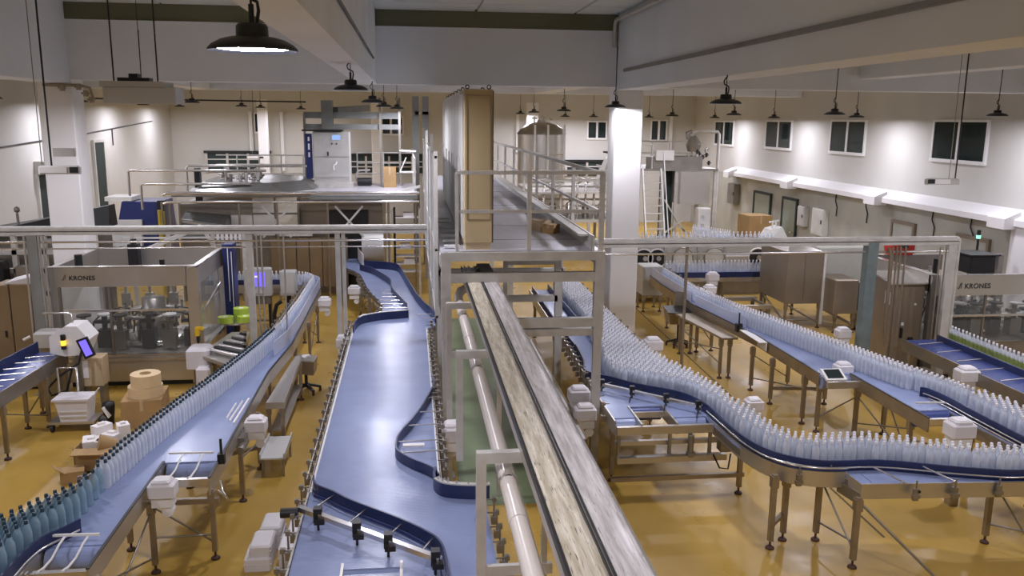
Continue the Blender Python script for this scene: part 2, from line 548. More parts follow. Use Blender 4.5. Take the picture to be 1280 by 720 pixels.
window(3, (31.3, 4.02), 2.2, 0.95, 'x', wr)
window(4, (37.0, 3.98), 2.2, 0.95, 'x', wr)
window(5, (14.9, 4.07), 2.1, 0.95, 'x', wr)
window(6, (9.03, 4.12), 0.85, 0.74, 'y', wf)
window(7, (12.1, 4.05), 0.7, 0.9, 'y', wf)
window(8, (-0.85, 4.25), 1.05, 0.75, 'y', wf)
window(9, (-6.8, 4.3), 0.5, 0.8, 'y', wf)
# low dark band of shelving glimpsed through openings in the far wall
def far_opening(n, x0, x1, z0, z1, bays):
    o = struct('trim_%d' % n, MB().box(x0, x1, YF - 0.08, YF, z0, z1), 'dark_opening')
    k = (x1 - x0) / bays
    for i in range(bays + 1):
        struct('mullion', MB().box(x0 + i * k - 0.05, x0 + i * k + 0.05, YF - 0.14, YF - 0.08, z0, z1), 'galv', o)
    for z in (z0 + (z1 - z0) * 0.38, z0 + (z1 - z0) * 0.68):
        struct('mullion', MB().box(x0, x1, YF - 0.13, YF - 0.08, z - 0.025, z + 0.025), 'pale_panel', o)
    struct('lintel', MB().box(x0 - 0.1, x1 + 0.1, YF - 0.16, YF, z1, z1 + 0.12), 'black', o)
far_opening(5, -9.3, -6.5, 2.45, 3.3, 3)
far_opening(6, -4.2, 1.2, 2.4, 3.2, 5)
far_opening(7, 6.5, 9.6, 2.3, 2.95, 3)
# bright upright strips on far columns (wall lamps' light tubes are off: plain white conduits)
for i, x in enumerate((-7.25, -5.85, 5.15, 12.7)):
    struct('conduit', MB().box(x - 0.07, x + 0.07, YF - 0.12, YF, 3.4 if i != 1 else 2.5, 5.2), 'window_frame', wf)

# doors and openings on the side walls
def wall_door(n, wall, y0, y1, z0, z1, m_leaf, m_frame):
    x = XR if wall == 'r' else XL
    s = -1 if wall == 'r' else 1
    fr = MB()
    fr.box(x, x + s * 0.08, y0 - 0.09, y0, z0, z1 + 0.09)
    fr.box(x, x + s * 0.08, y1, y1 + 0.09, z0, z1 + 0.09)
    fr.box(x, x + s * 0.08, y0, y1, z1, z1 + 0.09)
    o = obj('door_%d' % n, fr, m_frame, kind='structure')
    obj('door_leaf', MB().box(x, x + s * 0.05, y0, y1, z0, z1), m_leaf, o, kind='structure')
    h = MB().cyl((x + s * 0.05, y0 + 0.14, z0 + 1.0), (x + s * 0.11, y0 + 0.14, z0 + 1.0), 0.02, 8).bar((x + s * 0.11, y0 + 0.12, z0 + 1.0), (x + s * 0.11, y0 + 0.28, z0 + 1.0), 0.03)
    obj('door_handle', h, 'steel_bright', o, kind='structure')
wall_door(1, 'r', 29.3, 30.4, 0, 2.15, 'door_green', 'dark_opening')
wall_door(2, 'r', 31.6, 33.1, 0, 2.15, 'door_green', 'dark_opening')
wall_door(3, 'r', 22.0, 23.0, 0, 2.15, 'shaded_grey_green', 'taupe_panel')
wall_door(4, 'r', 18.9, 20.0, 0, 2.15, 'shaded_grey_green', 'taupe_panel')
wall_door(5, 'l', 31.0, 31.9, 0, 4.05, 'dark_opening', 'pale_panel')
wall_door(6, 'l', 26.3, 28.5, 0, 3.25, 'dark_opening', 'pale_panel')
# rolled shutter box above the wide left opening, and a thin cable along the left wall
struct('shutter_box', MB().box(XL, XL + 0.3, 26.2, 28.6, 3.3, 3.65), 'grey_cab', wl)
struct('wall_cable', MB().tube([(XL + 0.03, 21.0, 4.0), (XL + 0.03, 30.0, 4.35), (XL + 0.03, 38.0, 4.75)], 0.02, 5), 'black', wl)
struct('wall_cable', MB().tube([(XL + 0.03, 33.0, 4.5), (XL + 0.03, 33.0, 3.9)], 0.02, 5), 'black', wl)

# things on the right wall below the ledge
def wall_box(name, y, z, wy, h, d, m, label, cat):
    t = thing(name, label, cat, (XR - d, y, z))
    obj('body', MB().bevbox(XR - d, XR - 0.004, y - wy / 2, y + wy / 2, z, z + h, 0.01), m, t)
    obj('door', MB().box(XR - d - 0.015, XR - d, y - wy / 2 + 0.03, y + wy / 2 - 0.03, z + 0.03, z + h - 0.03), m, t)
    obj('latch', MB().box(XR - d - 0.04, XR - d - 0.015, y - wy / 2 + 0.05, y - wy / 2 + 0.09, z + h * 0.45, z + h * 0.6), 'black', t)
wall_box('fuse_box', 28.6, 1.35, 0.5, 0.7, 0.2, 'grey_cab', 'small grey fuse box on the right wall beside the nearer green door', 'fuse box')
wall_box('switch_box', 27.3, 1.2, 0.8, 0.9, 0.22, 'pale_panel', 'pale wide switch box on the right wall under the ledge', 'switch box')
wall_box('wall_cabinet', 35.2, 1.5, 0.8, 0.85, 0.25, 'steel_dark', 'dark wall cabinet on the right wall at its far end', 'cabinet')

# ------------------------------------------------------------------ pendant lamps
def make_lamp():
    t = thing('pendant_lamp', 'x', 'lamp', (0, 0, 0))
    obj('lamp_shade', MB().lathe((0, 0, 0), [(0.212, 0.0), (0.214, 0.01), (0.195, 0.03), (0.155, 0.052), (0.11, 0.064), (0.07, 0.068), (0.0, 0.068)], 28)
        .lathe((0, 0, 0), [(0.212, 0.0), (0.172, 0.012)], 28), 'lamp_black', t)
    obj('driver_housing', MB().lathe((0, 0, 0.06), [(0.078, 0.0), (0.076, 0.055), (0.066, 0.068), (0.0, 0.07)], 20)
        .cyl((0, 0, 0.12), (0, 0, 0.15), 0.014, 8), 'lamp_black', t)
    obj('lens', MB().lathe((0, 0, 0), [(0.172, 0.012), (0.10, 0.011), (0.0, 0.011)], 28), 'lens', t, label='glowing white lens')
    return t
lamp0 = make_lamp()
cabm = {}
def lamp(i, x, y, z, top, label, group=None):
    """every lamp hangs by a thin wire from a hook, with a looped flex"""
    o = lamp0 if i == 0 else copy_tree(lamp0, (x, y, z))
    o.location = (x, y, z)
    o['label'] = label
    if group: o['group'] = group
    L = top - z
    key = round(L, 2)
    if key not in cabm:
        a = MB().cyl((0, 0, 0.15), (0, 0, L), 0.006, 6).cyl((0, 0, 0.15), (0, 0, 0.22), 0.014, 6).mesh('wire')
        a.materials.append(MATS['black'])
        b = MB().tube([(0.02, 0, 0.11), (0.035, 0, 0.19), (0.03, 0, 0.23), (-0.03, 0, 0.26), (-0.04, 0, 0.3), (0.0, 0, 0.36), (0.008, 0, min(L, 1.2))], 0.009, 6).mesh('flex')
        b.materials.append(MATS['black'])
        cabm[key] = (a, b)
    for nm, me in zip(('wire', 'flex'), cabm[key]):
        put(nm, me, o, (x, y, z))
lamps = [
    (-0.75, 4.4, 5.31, 5.66, 'nearest and largest black pendant lamp, hanging under the beam at top left'),
    (-0.72, 11.1, 5.33, 5.66, 'second black pendant lamp along the middle beam, left of the tall beige cabinet'),
    (-0.68, 16.6, 5.27, 5.66, 'third black pendant lamp along the middle beam, in front of the grey gantry'),
    (-0.65, 23.0, 5.27, 7.16, 'black pendant lamp behind the third one of the middle row'),
    (-0.35, 26.0, 5.25, 7.16, 'black pendant lamp beside the tall gantry posts, last of the middle row'),
    (4.25, 11.3, 5.22, 5.6, 'black lit pendant lamp left of the right wall windows, hung from the long beam'),
    (4.18, 17.3, 5.24, 7.12, 'black pendant lamp hanging right in front of the middle white column'),
    (4.45, 24.7, 5.22, 5.85, 'black pendant lamp right above the steel tank, near side'),
    (4.56, 31.5, 5.22, 7.16, 'black pendant lamp left above the steel tank dome'),
    (4.9, 38.0, 5.2, 7.16, 'tiny far black pendant lamp beside the far column left of the tank'),
    (8.85, 17.2, 5.14, 7.12, 'black pendant lamp in front of the second window of the right wall'),
    (9.1, 23.5, 5.15, 7.16, 'black pendant lamp between the two far windows of the right wall'),
    (8.4, 27.0, 5.12, 7.16, 'black pendant lamp above the bottle filling platform with the ladder'),
    (10.6, 37.5, 5.1, 7.16, 'tiny black pendant lamp by the far wall window on the right'),
    (8.3, 38.5, 5.1, 7.16, 'tiny black pendant lamp above the square far wall window'),
    (7.0, 38.5, 5.1, 7.16, 'tiny black pendant lamp left of the square far wall window'),
    (12.6, 23.2, 5.12, 7.16, 'black pendant lamp near the right wall between first and second windows'),
    (12.65, 28.9, 5.1, 7.16, 'black pendant lamp over the third window of the right wall'),
    (12.65, 34.8, 5.1, 7.16, 'black pendant lamp over the fourth, farthest window of the right wall'),
    (-9.4, 21.0, 5.33, 7.16, 'black lit pendant lamp on the far left beside the grey wall'),
    (-9.5, 26.6, 5.35, 7.16, 'black lit pendant lamp right of the left white column'),
    (-9.5, 32.6, 5.35, 7.16, 'small black pendant lamp in the left corner above the wall cable'),
    (-9.5, 37.6, 5.35, 7.16, 'tiny black pendant lamp in the far left corner'),
    (-6.1, 25.5, 5.35, 7.16, 'brightest lit black pendant lamp over the left filling machine'),
    (-5.95, 32.0, 5.33, 7.16, 'black pendant lamp left of the far slim column'),
    (-6.0, 36.3, 5.33, 7.16, 'tiny black pendant lamp in front of the far slim column'),
    (-4.6, 38.0, 5.3, 7.16, 'tiny black pendant lamp right of the far slim column'),
    (-4.75, 16.3, 5.28, 7.12, 'pendant lamp hidden behind the white hanging duct, beside the left column'),
    # beyond the frame: the same rows go on towards the camera
    (-6.2, 11.5, 5.35, 7.12, 'pendant lamp of the left row nearer than the white duct'),
    (-6.3, 5.0, 5.35, 7.12, 'pendant lamp of the left row beside the camera'),
    (4.25, 4.8, 5.25, 5.6, 'pendant lamp under the long beam beside the camera'),
    (8.9, 10.9, 5.2, 7.12, 'pendant lamp over the right conveyors outside the frame'),
    (8.9, 4.8, 5.2, 7.12, 'pendant lamp over the right conveyors behind the frame'),
    (12.6, 17.3, 5.15, 7.12, 'pendant lamp by the right wall beyond the first window'),
    (12.75, 11.5, 5.15, 7.12, 'pendant lamp by the right wall outside the frame'),
    (-9.7, 15.0, 5.33, 7.12, 'pendant lamp by the left wall outside the frame'),
    (-0.78, -1.5, 5.33, 5.66, 'pendant lamp of the middle row behind the camera'),
]
for i, (x, y, z, top, lab) in enumerate(lamps):
    lamp(i, x, y, z, top, lab, 'black pendant lamps')

# ------------------------------------------------------------------ mezzanine walkway
MZ = 3.22                       # deck height
MY0, MY1 = 11.3, 27.0
mz = thing('mezzanine_walkway', 'grey steel mezzanine walkway on square posts in the middle of the hall', 'walkway', (1.55, MY0, 0))
obj('deck', MB().box(0.40, 2.62, MY0 + 0.06, MY1, MZ - 0.05, MZ), 'deck', mz)
for i in range(9):
    y = MY0 + 1.2 + i * 1.7
    obj('deck_seam', MB().box(1.12, 2.5, y, y + 0.012, MZ, MZ + 0.004), 'steel_dark', mz)
for (x, y, wd, m) in ((0.47, MY0, 0.13, 'galv'), (2.59, MY0, 0.13, 'galv')):
    obj('post', MB().box(x - wd / 2, x + wd / 2, y, y + wd, 2.0, MZ - 0.12), m, mz)
for x in (0.47, 2.59):
    obj('post', MB().box(x - 0.055, x + 0.055, MY0 + 0.01, MY0 + 0.12, 0.01, 2.0), 'galv', mz)
    obj('base_plate', MB().box(x - 0.11, x + 0.11, MY0 - 0.05, MY0 + 0.17, 0.0, 0.012), 'galv', mz)
for y in (14.3, 17.6, 21.4, 26.6):
    for x in (0.5, 2.56):
        if y == 14.3 or x < 1 or y > 20:
            obj('post', MB().box(x - 0.06, x + 0.06, y, y + 0.12, 0.0, MZ - 0.12), 'galv', mz)
def cross(name, y, z0, z1, x0=0.40, x1=2.66, d=0.1):
    obj(name, MB().box(x0, x1, y, y + d, z0, z1), 'galv', mz)
cross('deck_beam', MY0, MZ - 0.12, MZ)
cross('cross_beam', MY0 + 0.02, 2.80, 2.93)
cross('cross_beam', MY0 + 0.02, 2.15, 2.28, 1.45)
cross('cross_beam', MY0 + 0.04, 2.02, 2.12, 1.45)
for y in (14.3, 17.6, 21.4):
    cross('deck_beam', y, MZ - 0.16, MZ - 0.05)
    cross('cross_beam', y, 2.35, 2.46)
obj('inner_frame', MB().bar((1.5, 13.3, 2.75), (2.35, 13.3, 2.75), 0.09).bar((2.35, 13.3, 2.8), (2.35, 13.3, 2.1), 0.1).bar((1.5, 13.3, 2.15), (2.35, 13.3, 2.15), 0.1).bar((1.5, 13.3, 2.8), (1.5, 13.3, 2.1), 0.07), 'galv', mz)
for x in (0.43, 2.62):
    obj('side_beam', MB().box(x - 0.04, x + 0.04, MY0 + 0.12, MY1, MZ - 0.22, MZ - 0.05), 'galv', mz)
obj('perforated_tray', MB().box(1.2, 2.5, 12.2, 12.4, 3.0, 3.03).box(1.2, 2.5, 12.2, 12.21, 3.0, 3.08).box(1.2, 2.5, 12.39, 12.4, 3.0, 3.08), 'galv', mz)
# front guard rail
fr = obj('front_rail', MB().bar((0.62, MY0 + 0.05, MZ + 1.07), (2.62, MY0 + 0.05, MZ + 1.07), 0.05), 'galv', mz)
obj('mid_rail', MB().bar((0.62, MY0 + 0.05, MZ + 0.55), (2.62, MY0 + 0.05, MZ + 0.55), 0.03, 0.045), 'galv', mz)
for x, wd in ((0.62, 0.045), (1.60, 0.06), (2.60, 0.07)):
    obj('rail_post', MB().box(x - wd / 2, x + wd / 2, MY0 + 0.03, MY0 + 0.08, MZ, MZ + 1.07), 'galv', mz)
# side guard rail going back
obj('side_rail', MB().bar((2.56, MY0 + 0.1, MZ + 1.07), (2.56, MY1, MZ + 1.07), 0.05), 'galv', mz)
obj('side_rail', MB().bar((2.56, MY0 + 0.1, MZ + 0.55), (2.56, MY1, MZ + 0.55), 0.04), 'galv', mz)
for i in range(8):
    y = 13.2 + i * 1.95
    obj('rail_post', MB().box(2.535, 2.585, y, y + 0.05, MZ, MZ + 1.07), 'galv', mz)
obj('kick_plate', MB().box(2.5, 2.53, MY0 + 0.12, MY1, MZ, MZ + 0.2).box(2.36, 2.5, MY0 + 0.4, MY1, MZ + 0.16, MZ + 0.19), 'galv', mz)
# left side: uprights with pale guard panels
for i in range(6):
    y = MY0 + 0.5 + i * 2.0
    obj('panel_post', MB().box(0.33, 0.38, y, y + 0.05, 2.2, 4.75 if i % 2 else 4.55), 'galv', mz)
    if i < 5:
        obj('guard_panel', MB().box(0.35, 0.36, y + 0.07, y + 1.98, 2.25, 3.15), 'curtain', mz)
        obj('guard_panel', MB().box(0.35, 0.36, y + 0.07, y + 1.98, 3.2, 4.45), 'curtain', mz)
for z in (2.22, 3.18, 4.47):
    obj('panel_rail', MB().bar((0.355, MY0 + 0.5, z), (0.355, MY0 + 10.5, z), 0.035), 'galv', mz)
for i in range(7):
    y = MY0 + 0.35 + i * 0.55
    obj('cable_rung', MB().box(0.46, 0.68, y, y + 0.07, MZ + 0.02, MZ + 0.05), 'pale_panel', mz)

# ---- electrical cabinets standing on the deck
def cabinet_unit(i, y0, y1, label):
    t = thing('electrical_cabinet', label, 'cabinet', (0.92, (y0 + y1) / 2, MZ), 'tall cabinets on the walkway')
    m = 'beige_panel' if i == 0 else 'pale_panel'
    obj('body', MB().bevbox(0.73, 1.12, y0, y1 - 0.015, MZ + 0.1, 5.38, 0.012), m, t)
    obj('plinth', MB().box(0.75, 1.10, y0 + 0.02, y1 - 0.03, MZ, MZ + 0.1), 'taupe_panel' if i else 'beige_panel', t)
    obj('door', MB().box(0.71, 0.73, y0 + 0.03, y1 - 0.05, MZ + 0.16, 5.32), 'pale_panel', t)
    obj('door_handle', MB().box(0.69, 0.71, y1 - 0.17, y1 - 0.14, MZ + 1.0, MZ + 1.2), 'grey_cab', t)
    for x in (0.78, 1.07):
        e = MB().tube([(x + 0.025 * math.cos(a * PI / 4), y0 + 0.08, 5.41 + 0.025 * math.sin(a * PI / 4)) for a in range(8)] + [(x + 0.025, y0 + 0.08, 5.41)], 0.008, 5)
        e.cyl((x, y0 + 0.08, 5.37), (x, y0 + 0.08, 5.39), 0.015, 6)
        obj('lifting_eye', e, 'black', t)
    if i == 0:
        p = MB()
        p.bar((0.77, y0 - 0.004, MZ + 0.42), (0.77, y0 - 0.004, 5.30), 0.006).bar((1.085, y0 - 0.004, MZ + 0.42), (1.085, y0 - 0.004, 5.30), 0.006)
        p.bar((0.77, y0 - 0.004, 5.30), (1.085, y0 - 0.004, 5.30), 0.006).bar((0.77, y0 - 0.004, MZ + 0.42), (1.085, y0 - 0.004, MZ + 0.42), 0.006)
        obj('panel_seam', p, 'taupe_panel', t)
        obj('edge_gasket', MB().box(1.12, 1.128, y0, y0 + 0.02, MZ + 0.1, 5.36), 'black', t)
names = ['tall beige end cabinet at the front of the walkway', 'second tall cabinet of the walkway row, directly behind the beige one', 'third tall cabinet of the walkway row',
         'fourth tall cabinet of the walkway row', 'fifth tall cabinet of the walkway row', 'sixth tall cabinet of the walkway row', 'seventh and last tall cabinet of the walkway row']
for i in range(7):
    cabinet_unit(i, 11.55 + i * 1.0, 12.55 + i * 1.0, names[i])
def carton(name, cx, cy, lx, ly, z, h, ang, label, m='cardboard', group=None, flaps=False):
    t = thing(name, label, 'box', (cx, cy, z), group)
    obj('body', MB().rbox(cx, cy, lx, ly, z, z + h, ang), m, t)
    c, s = math.cos(ang), math.sin(ang)
    obj('packing_tape', MB().rbox(cx, cy, 0.05, ly + 0.004, z + h * 0.62, z + h + 0.002, ang), 'cardboard_pale', t)
    obj('lid_seam', MB().rbox(cx, cy, 0.006, ly, z + h + 0.002, z + h + 0.005, ang), 'taupe_panel', t)
    return t
carton('cardboard_box', 2.12, 13.6, 0.26, 0.3, MZ, 0.17, 0.5, 'brown cardboard box on the walkway deck, the farther of two', 'cardboard_pale', 'boxes on the deck')
carton('cardboard_box', 2.22, 13.25, 0.2, 0.24, MZ, 0.14, -0.6, 'brown cardboard box on the walkway deck, the nearer of two', 'cardboard', 'boxes on the deck')

# ------------------------------------------------------------------ twin duct conveyor over the gap, its supports, the conduit
ch = thing('air_conveyor', 'long twin channel conveyor under scuffed film running from bottom centre to the walkway', 'conveyor', (0.96, 8.0, 2.6))
ZC0 = 2.80
obj('trough', MB().box(0.745, 1.175, 2.2, 12.6, ZC0 - 0.12, ZC0 - 0.01), 'steel', ch)
def film(x0, x1, seed):
    rnd = random.Random(seed)
    m = MB()
    nx, ny = 5, 80
    vs = [(x0 + (x1 - x0) * i / nx, 2.2 + 9.6 * j / ny, ZC0 + rnd.uniform(-0.004, 0.004) + 0.008 * math.sin(PI * i / nx)) for j in range(ny + 1) for i in range(nx + 1)]
    fs = [(j * (nx + 1) + i, j * (nx + 1) + i + 1, (j + 1) * (nx + 1) + i + 1, (j + 1) * (nx + 1) + i) for j in range(ny) for i in range(nx)]
    return m._add(vs, fs, True)
obj('film_cover', film(0.762, 0.945, 3), 'film_yellow', ch, 'left film with yellow and dark streaks')
obj('film_cover', film(0.985, 1.165, 4), 'film_grey', ch, 'right greyer film')
obj('edge_strip', MB().box(0.742, 0.758, 2.2, 12.6, ZC0 - 0.04, ZC0 + 0.012), 'black', ch)
obj('edge_strip', MB().box(1.163, 1.178, 2.2, 12.6, ZC0 - 0.12, ZC0 + 0.012), 'steel_bright', ch)
for x in (0.95, 0.972):
    obj('centre_rail', MB().box(x - 0.004, x + 0.006, 2.2, 12.6, ZC0 - 0.02, ZC0 + 0.016), 'black', ch)
obj('centre_rail', MB().box(0.957, 0.967, 2.2, 12.6, ZC0 - 0.02, ZC0 + 0.008), 'steel_bright', ch)
# crumpled dark film where it dives under the deck
rnd = random.Random(5)
cr_ = MB()
for j in range(26):
    x = rnd.uniform(0.76, 0.94); y = rnd.uniform(11.45, 12.4)
    cr_.bar((x, y, ZC0 + rnd.uniform(0, .04)), (x + rnd.uniform(-.05, .05), y + rnd.uniform(-.12, .12), ZC0 + rnd.uniform(0.0, .07)), 0.02, 0.004)
obj('crumpled_film', cr_, 'white_plastic', ch, 'crumpled pale film', kind='stuff')
obj('black_slab', MB().box(0.98, 1.17, 11.5, 12.6, ZC0 + 0.015, ZC0 + 0.05), 'black', ch)  # flat black slab over the right channel, beneath the deck
for y, z1 in ((3.0, 2.68), (5.62, 2.68), (8.3, 2.68), (10.6, 2.68)):
    f = thing('conveyor_support', {3.0: 'nearest steel hanger frame of the twin conveyor, lowest of the four', 5.62: 'near steel hanger frame beside the thick pale pipe, under the twin conveyor',
        8.3: 'middle steel hanger frame under the twin conveyor, over the green floor', 10.6: 'farthest support frame under the twin conveyor by the walkway post'}[y], 'support', (0.8, y, 0), 'supports of the twin conveyor')
    zb = {3.0: 1.25, 5.62: 1.25, 8.3: 1.5, 10.6: 0.0}[y]
    obj('post', MB().box(0.44, 0.51, y, y + 0.07, zb, z1 - 0.08), 'galv', f)
    if y > 10: obj('post', MB().box(1.10, 1.16, y, y + 0.06, 0, z1 - 0.08), 'galv', f)
    obj('top_bar', MB().box(0.44, 1.17, y, y + 0.07, z1 - 0.08, z1), 'galv', f)
    if y < 7:
        obj('brace_bar', MB().box(0.51, 1.0, y + 0.01, y + 0.05, 1.72, 1.80), 'galv', f)
        obj('post', MB().box(0.92, 0.96, y + 0.02, y + 0.06, 0.0, 2.60), 'galv', f)
    elif y > 10:
        obj('brace_bar', MB().box(0.51, 1.1, y + 0.01, y + 0.05, 1.95, 2.03), 'galv', f)
    if zb == 0: obj('base_plate', MB().box(0.40, 0.55, y - 0.03, y + 0.1, 0, 0.012), 'galv', f)
cp = thing('conduit_pipe', 'thick pale plastic pipe running beside the twin conveyor', 'pipe', (0.66, 8.0, 2.5))
obj('pipe', MB().tube([(0.655, 2.2, 2.50), (0.655, 11.55, 2.50), (0.66, 11.75, 2.52), (0.70, 11.9, 2.57), (0.78, 11.95, 2.6), (1.0, 11.95, 2.6)], 0.062, 16), 'pipe_plastic', cp)
for y in (5.62, 8.3, 10.6):
    obj('pipe_clamp', MB().cyl((0.655, y - 0.12, 2.5), (0.655, y - 0.08, 2.5), 0.07, 16).box(0.63, 0.68, y - 0.12, y - 0.08, 2.55, 2.61), 'steel', cp)
for y in (4.9, 9.4):
    obj('pipe_joint', MB().cyl((0.655, y, 2.5), (0.655, y + 0.16, 2.5), 0.066, 16), 'pipe_plastic', cp)

# ------------------------------------------------------------------ cable bridges left and right
def bridge(y, z, x0, x1, posts, label, corner=None):
    t = thing('cable_bridge', label, 'cable tray', ((x0 + x1) / 2, y, 0))
    tr = MB().box(x0, x1, y - 0.09, y + 0.09, z - 0.015, z).box(x0, x1, y - 0.09, y - 0.075, z - 0.07, z + 0.05).box(x0, x1, y + 0.075, y + 0.09, z - 0.07, z + 0.05)
    obj('tray', tr, 'galv', t)
    obj('cable_pipe', MB().tube([(x0, y - 0.05, z - 0.20), (x1, y - 0.05, z - 0.20)], 0.02, 8), 'steel_bright', t)
    obj('cable_pipe', MB().tube([(x0, y + 0.02, z + 0.05), (x1, y + 0.02, z + 0.05)], 0.03, 8), 'galv', t)
    if y > 15:
        obj('cable_pipe', MB().tube([(x0, y - 0.03, z - 0.32), (x1, y - 0.03, z - 0.32)], 0.014, 6), 'steel_bright', t)
    n = int((x1 - x0) / 0.35)
    hg = MB()
    for i in range(n):
        x = x0 + (i + 0.5) * (x1 - x0) / n
        hg.box(x - 0.008, x + 0.008, y - 0.088, y + 0.088, z - 0.07, z - 0.055)
    obj('tray_rungs', hg, 'galv', t, kind='stuff')
    for (x, wd, m) in posts:
        obj('post', MB().box(x - wd / 2, x + wd / 2, y - wd / 2, y + wd / 2, 0.012, z - 0.02), m, t)
        obj('base_plate', MB().box(x - wd, x + wd, y - wd, y + wd, 0, 0.012), m, t)
    return t
bl = bridge(15.75, 2.98, -9.4, 0.30, ((-6.62, 0.17, 'gantry_grey'), (-2.92, 0.11, 'galv'), (-1.34, 0.09, 'galv'), (-1.235, 0.065, 'galv')), 'long grey overhead cable tray bridge crossing the left half of the hall')
for dx in (-0.12, 0.12, 0.2):
    obj('cable_pipe', MB().tube([(-6.62 + dx, 15.66, 2.9), (-6.62 + dx, 15.66, 0.7)], 0.018, 6), 'steel', bl)
for dx in (0.14, 0.22, 0.62):
    obj('cable_pipe', MB().tube([(-2.92 + dx, 15.68, 2.9), (-2.92 + dx, 15.68, 0.55)], 0.016, 6), 'steel', bl)
br = bridge(14.8, 2.82, 2.75, 10.25, ((8.55, 0.2, 'galv_green'), (10.15, 0.16, 'galv')), 'grey overhead cable tray bridge crossing the right half of the hall')
for x in (8.95, 9.03, 9.1, 9.2):
    obj('cable_pipe', MB().tube([(x, 14.72, 2.72), (x, 14.72, 0.8)], 0.018, 6), 'leg_steel', br)
obj('cable_pipe', MB().tube([(8.85, 14.7, 2.7), (8.9, 14.7, 2.55), (8.92, 14.7, 1.0)], 0.03, 8), 'leg_steel', br)
for x in (9.88, 10.0):
    obj('cable_pipe', MB().tube([(x, 14.7, 2.7), (x, 14.7, 0.9), (x - 0.03, 14.68, 0.6), (x + 0.06, 14.68, 0.5)], 0.014, 6), 'leg_steel', br)
obj('cable_pipe', MB().tube([(10.25, 14.8, 2.86), (10.29, 14.8, 2.84), (10.3, 14.8, 2.78), (10.3, 14.8, 0.5)], 0.045, 10), 'galv', br)
obj('post', MB().cyl((5.0, 14.8, 0), (5.0, 14.8, 2.75), 0.028, 10), 'leg_steel', br, 'slim round post')

# ------------------------------------------------------------------ labelling machines
def text_on(body, size, loc, rot, m, parent, name='lettering'):
    cu_ = bpy.data.curves.new(name, 'FONT')
    cu_.body = body; cu_.size = size; cu_.extrude = 0.002; cu_.offset = 0.003
    cu_.space_character = 1.08
    cu_.materials.append(MATS[m])
    tmp = bpy.data.objects.new('temporary', cu_)
    COL.objects.link(tmp)
    bpy.context.view_layer.update()
    me = bpy.data.meshes.new_from_object(tmp.evaluated_get(bpy.context.evaluated_depsgraph_get()))
    bpy.data.objects.remove(tmp)
    bpy.data.curves.remove(cu_)
    o = bpy.data.objects.new(name, me)
    COL.objects.link(o)
    o.parent = parent
    o.location = Vector(loc) - rootloc(parent)
    o.rotation_euler = rot
    return o
def swoosh(x, y, z, h, parent):
    """small bird-like mark before the lettering"""
    m = MB()
    m.bar((x, y, z), (x + h * 0.34, y, z + h), 0.004, h * 0.12).bar((x + h * 0.02, y, z), (x - h * 0.2, y, z + h * 0.25), 0.004, h * 0.09)
    m.bar((x + h * 0.42, y, z + h * 0.1), (x + h * 0.52, y, z + h * 1.15), 0.004, h * 0.12)
    obj('maker_mark', m, 'ink', parent)

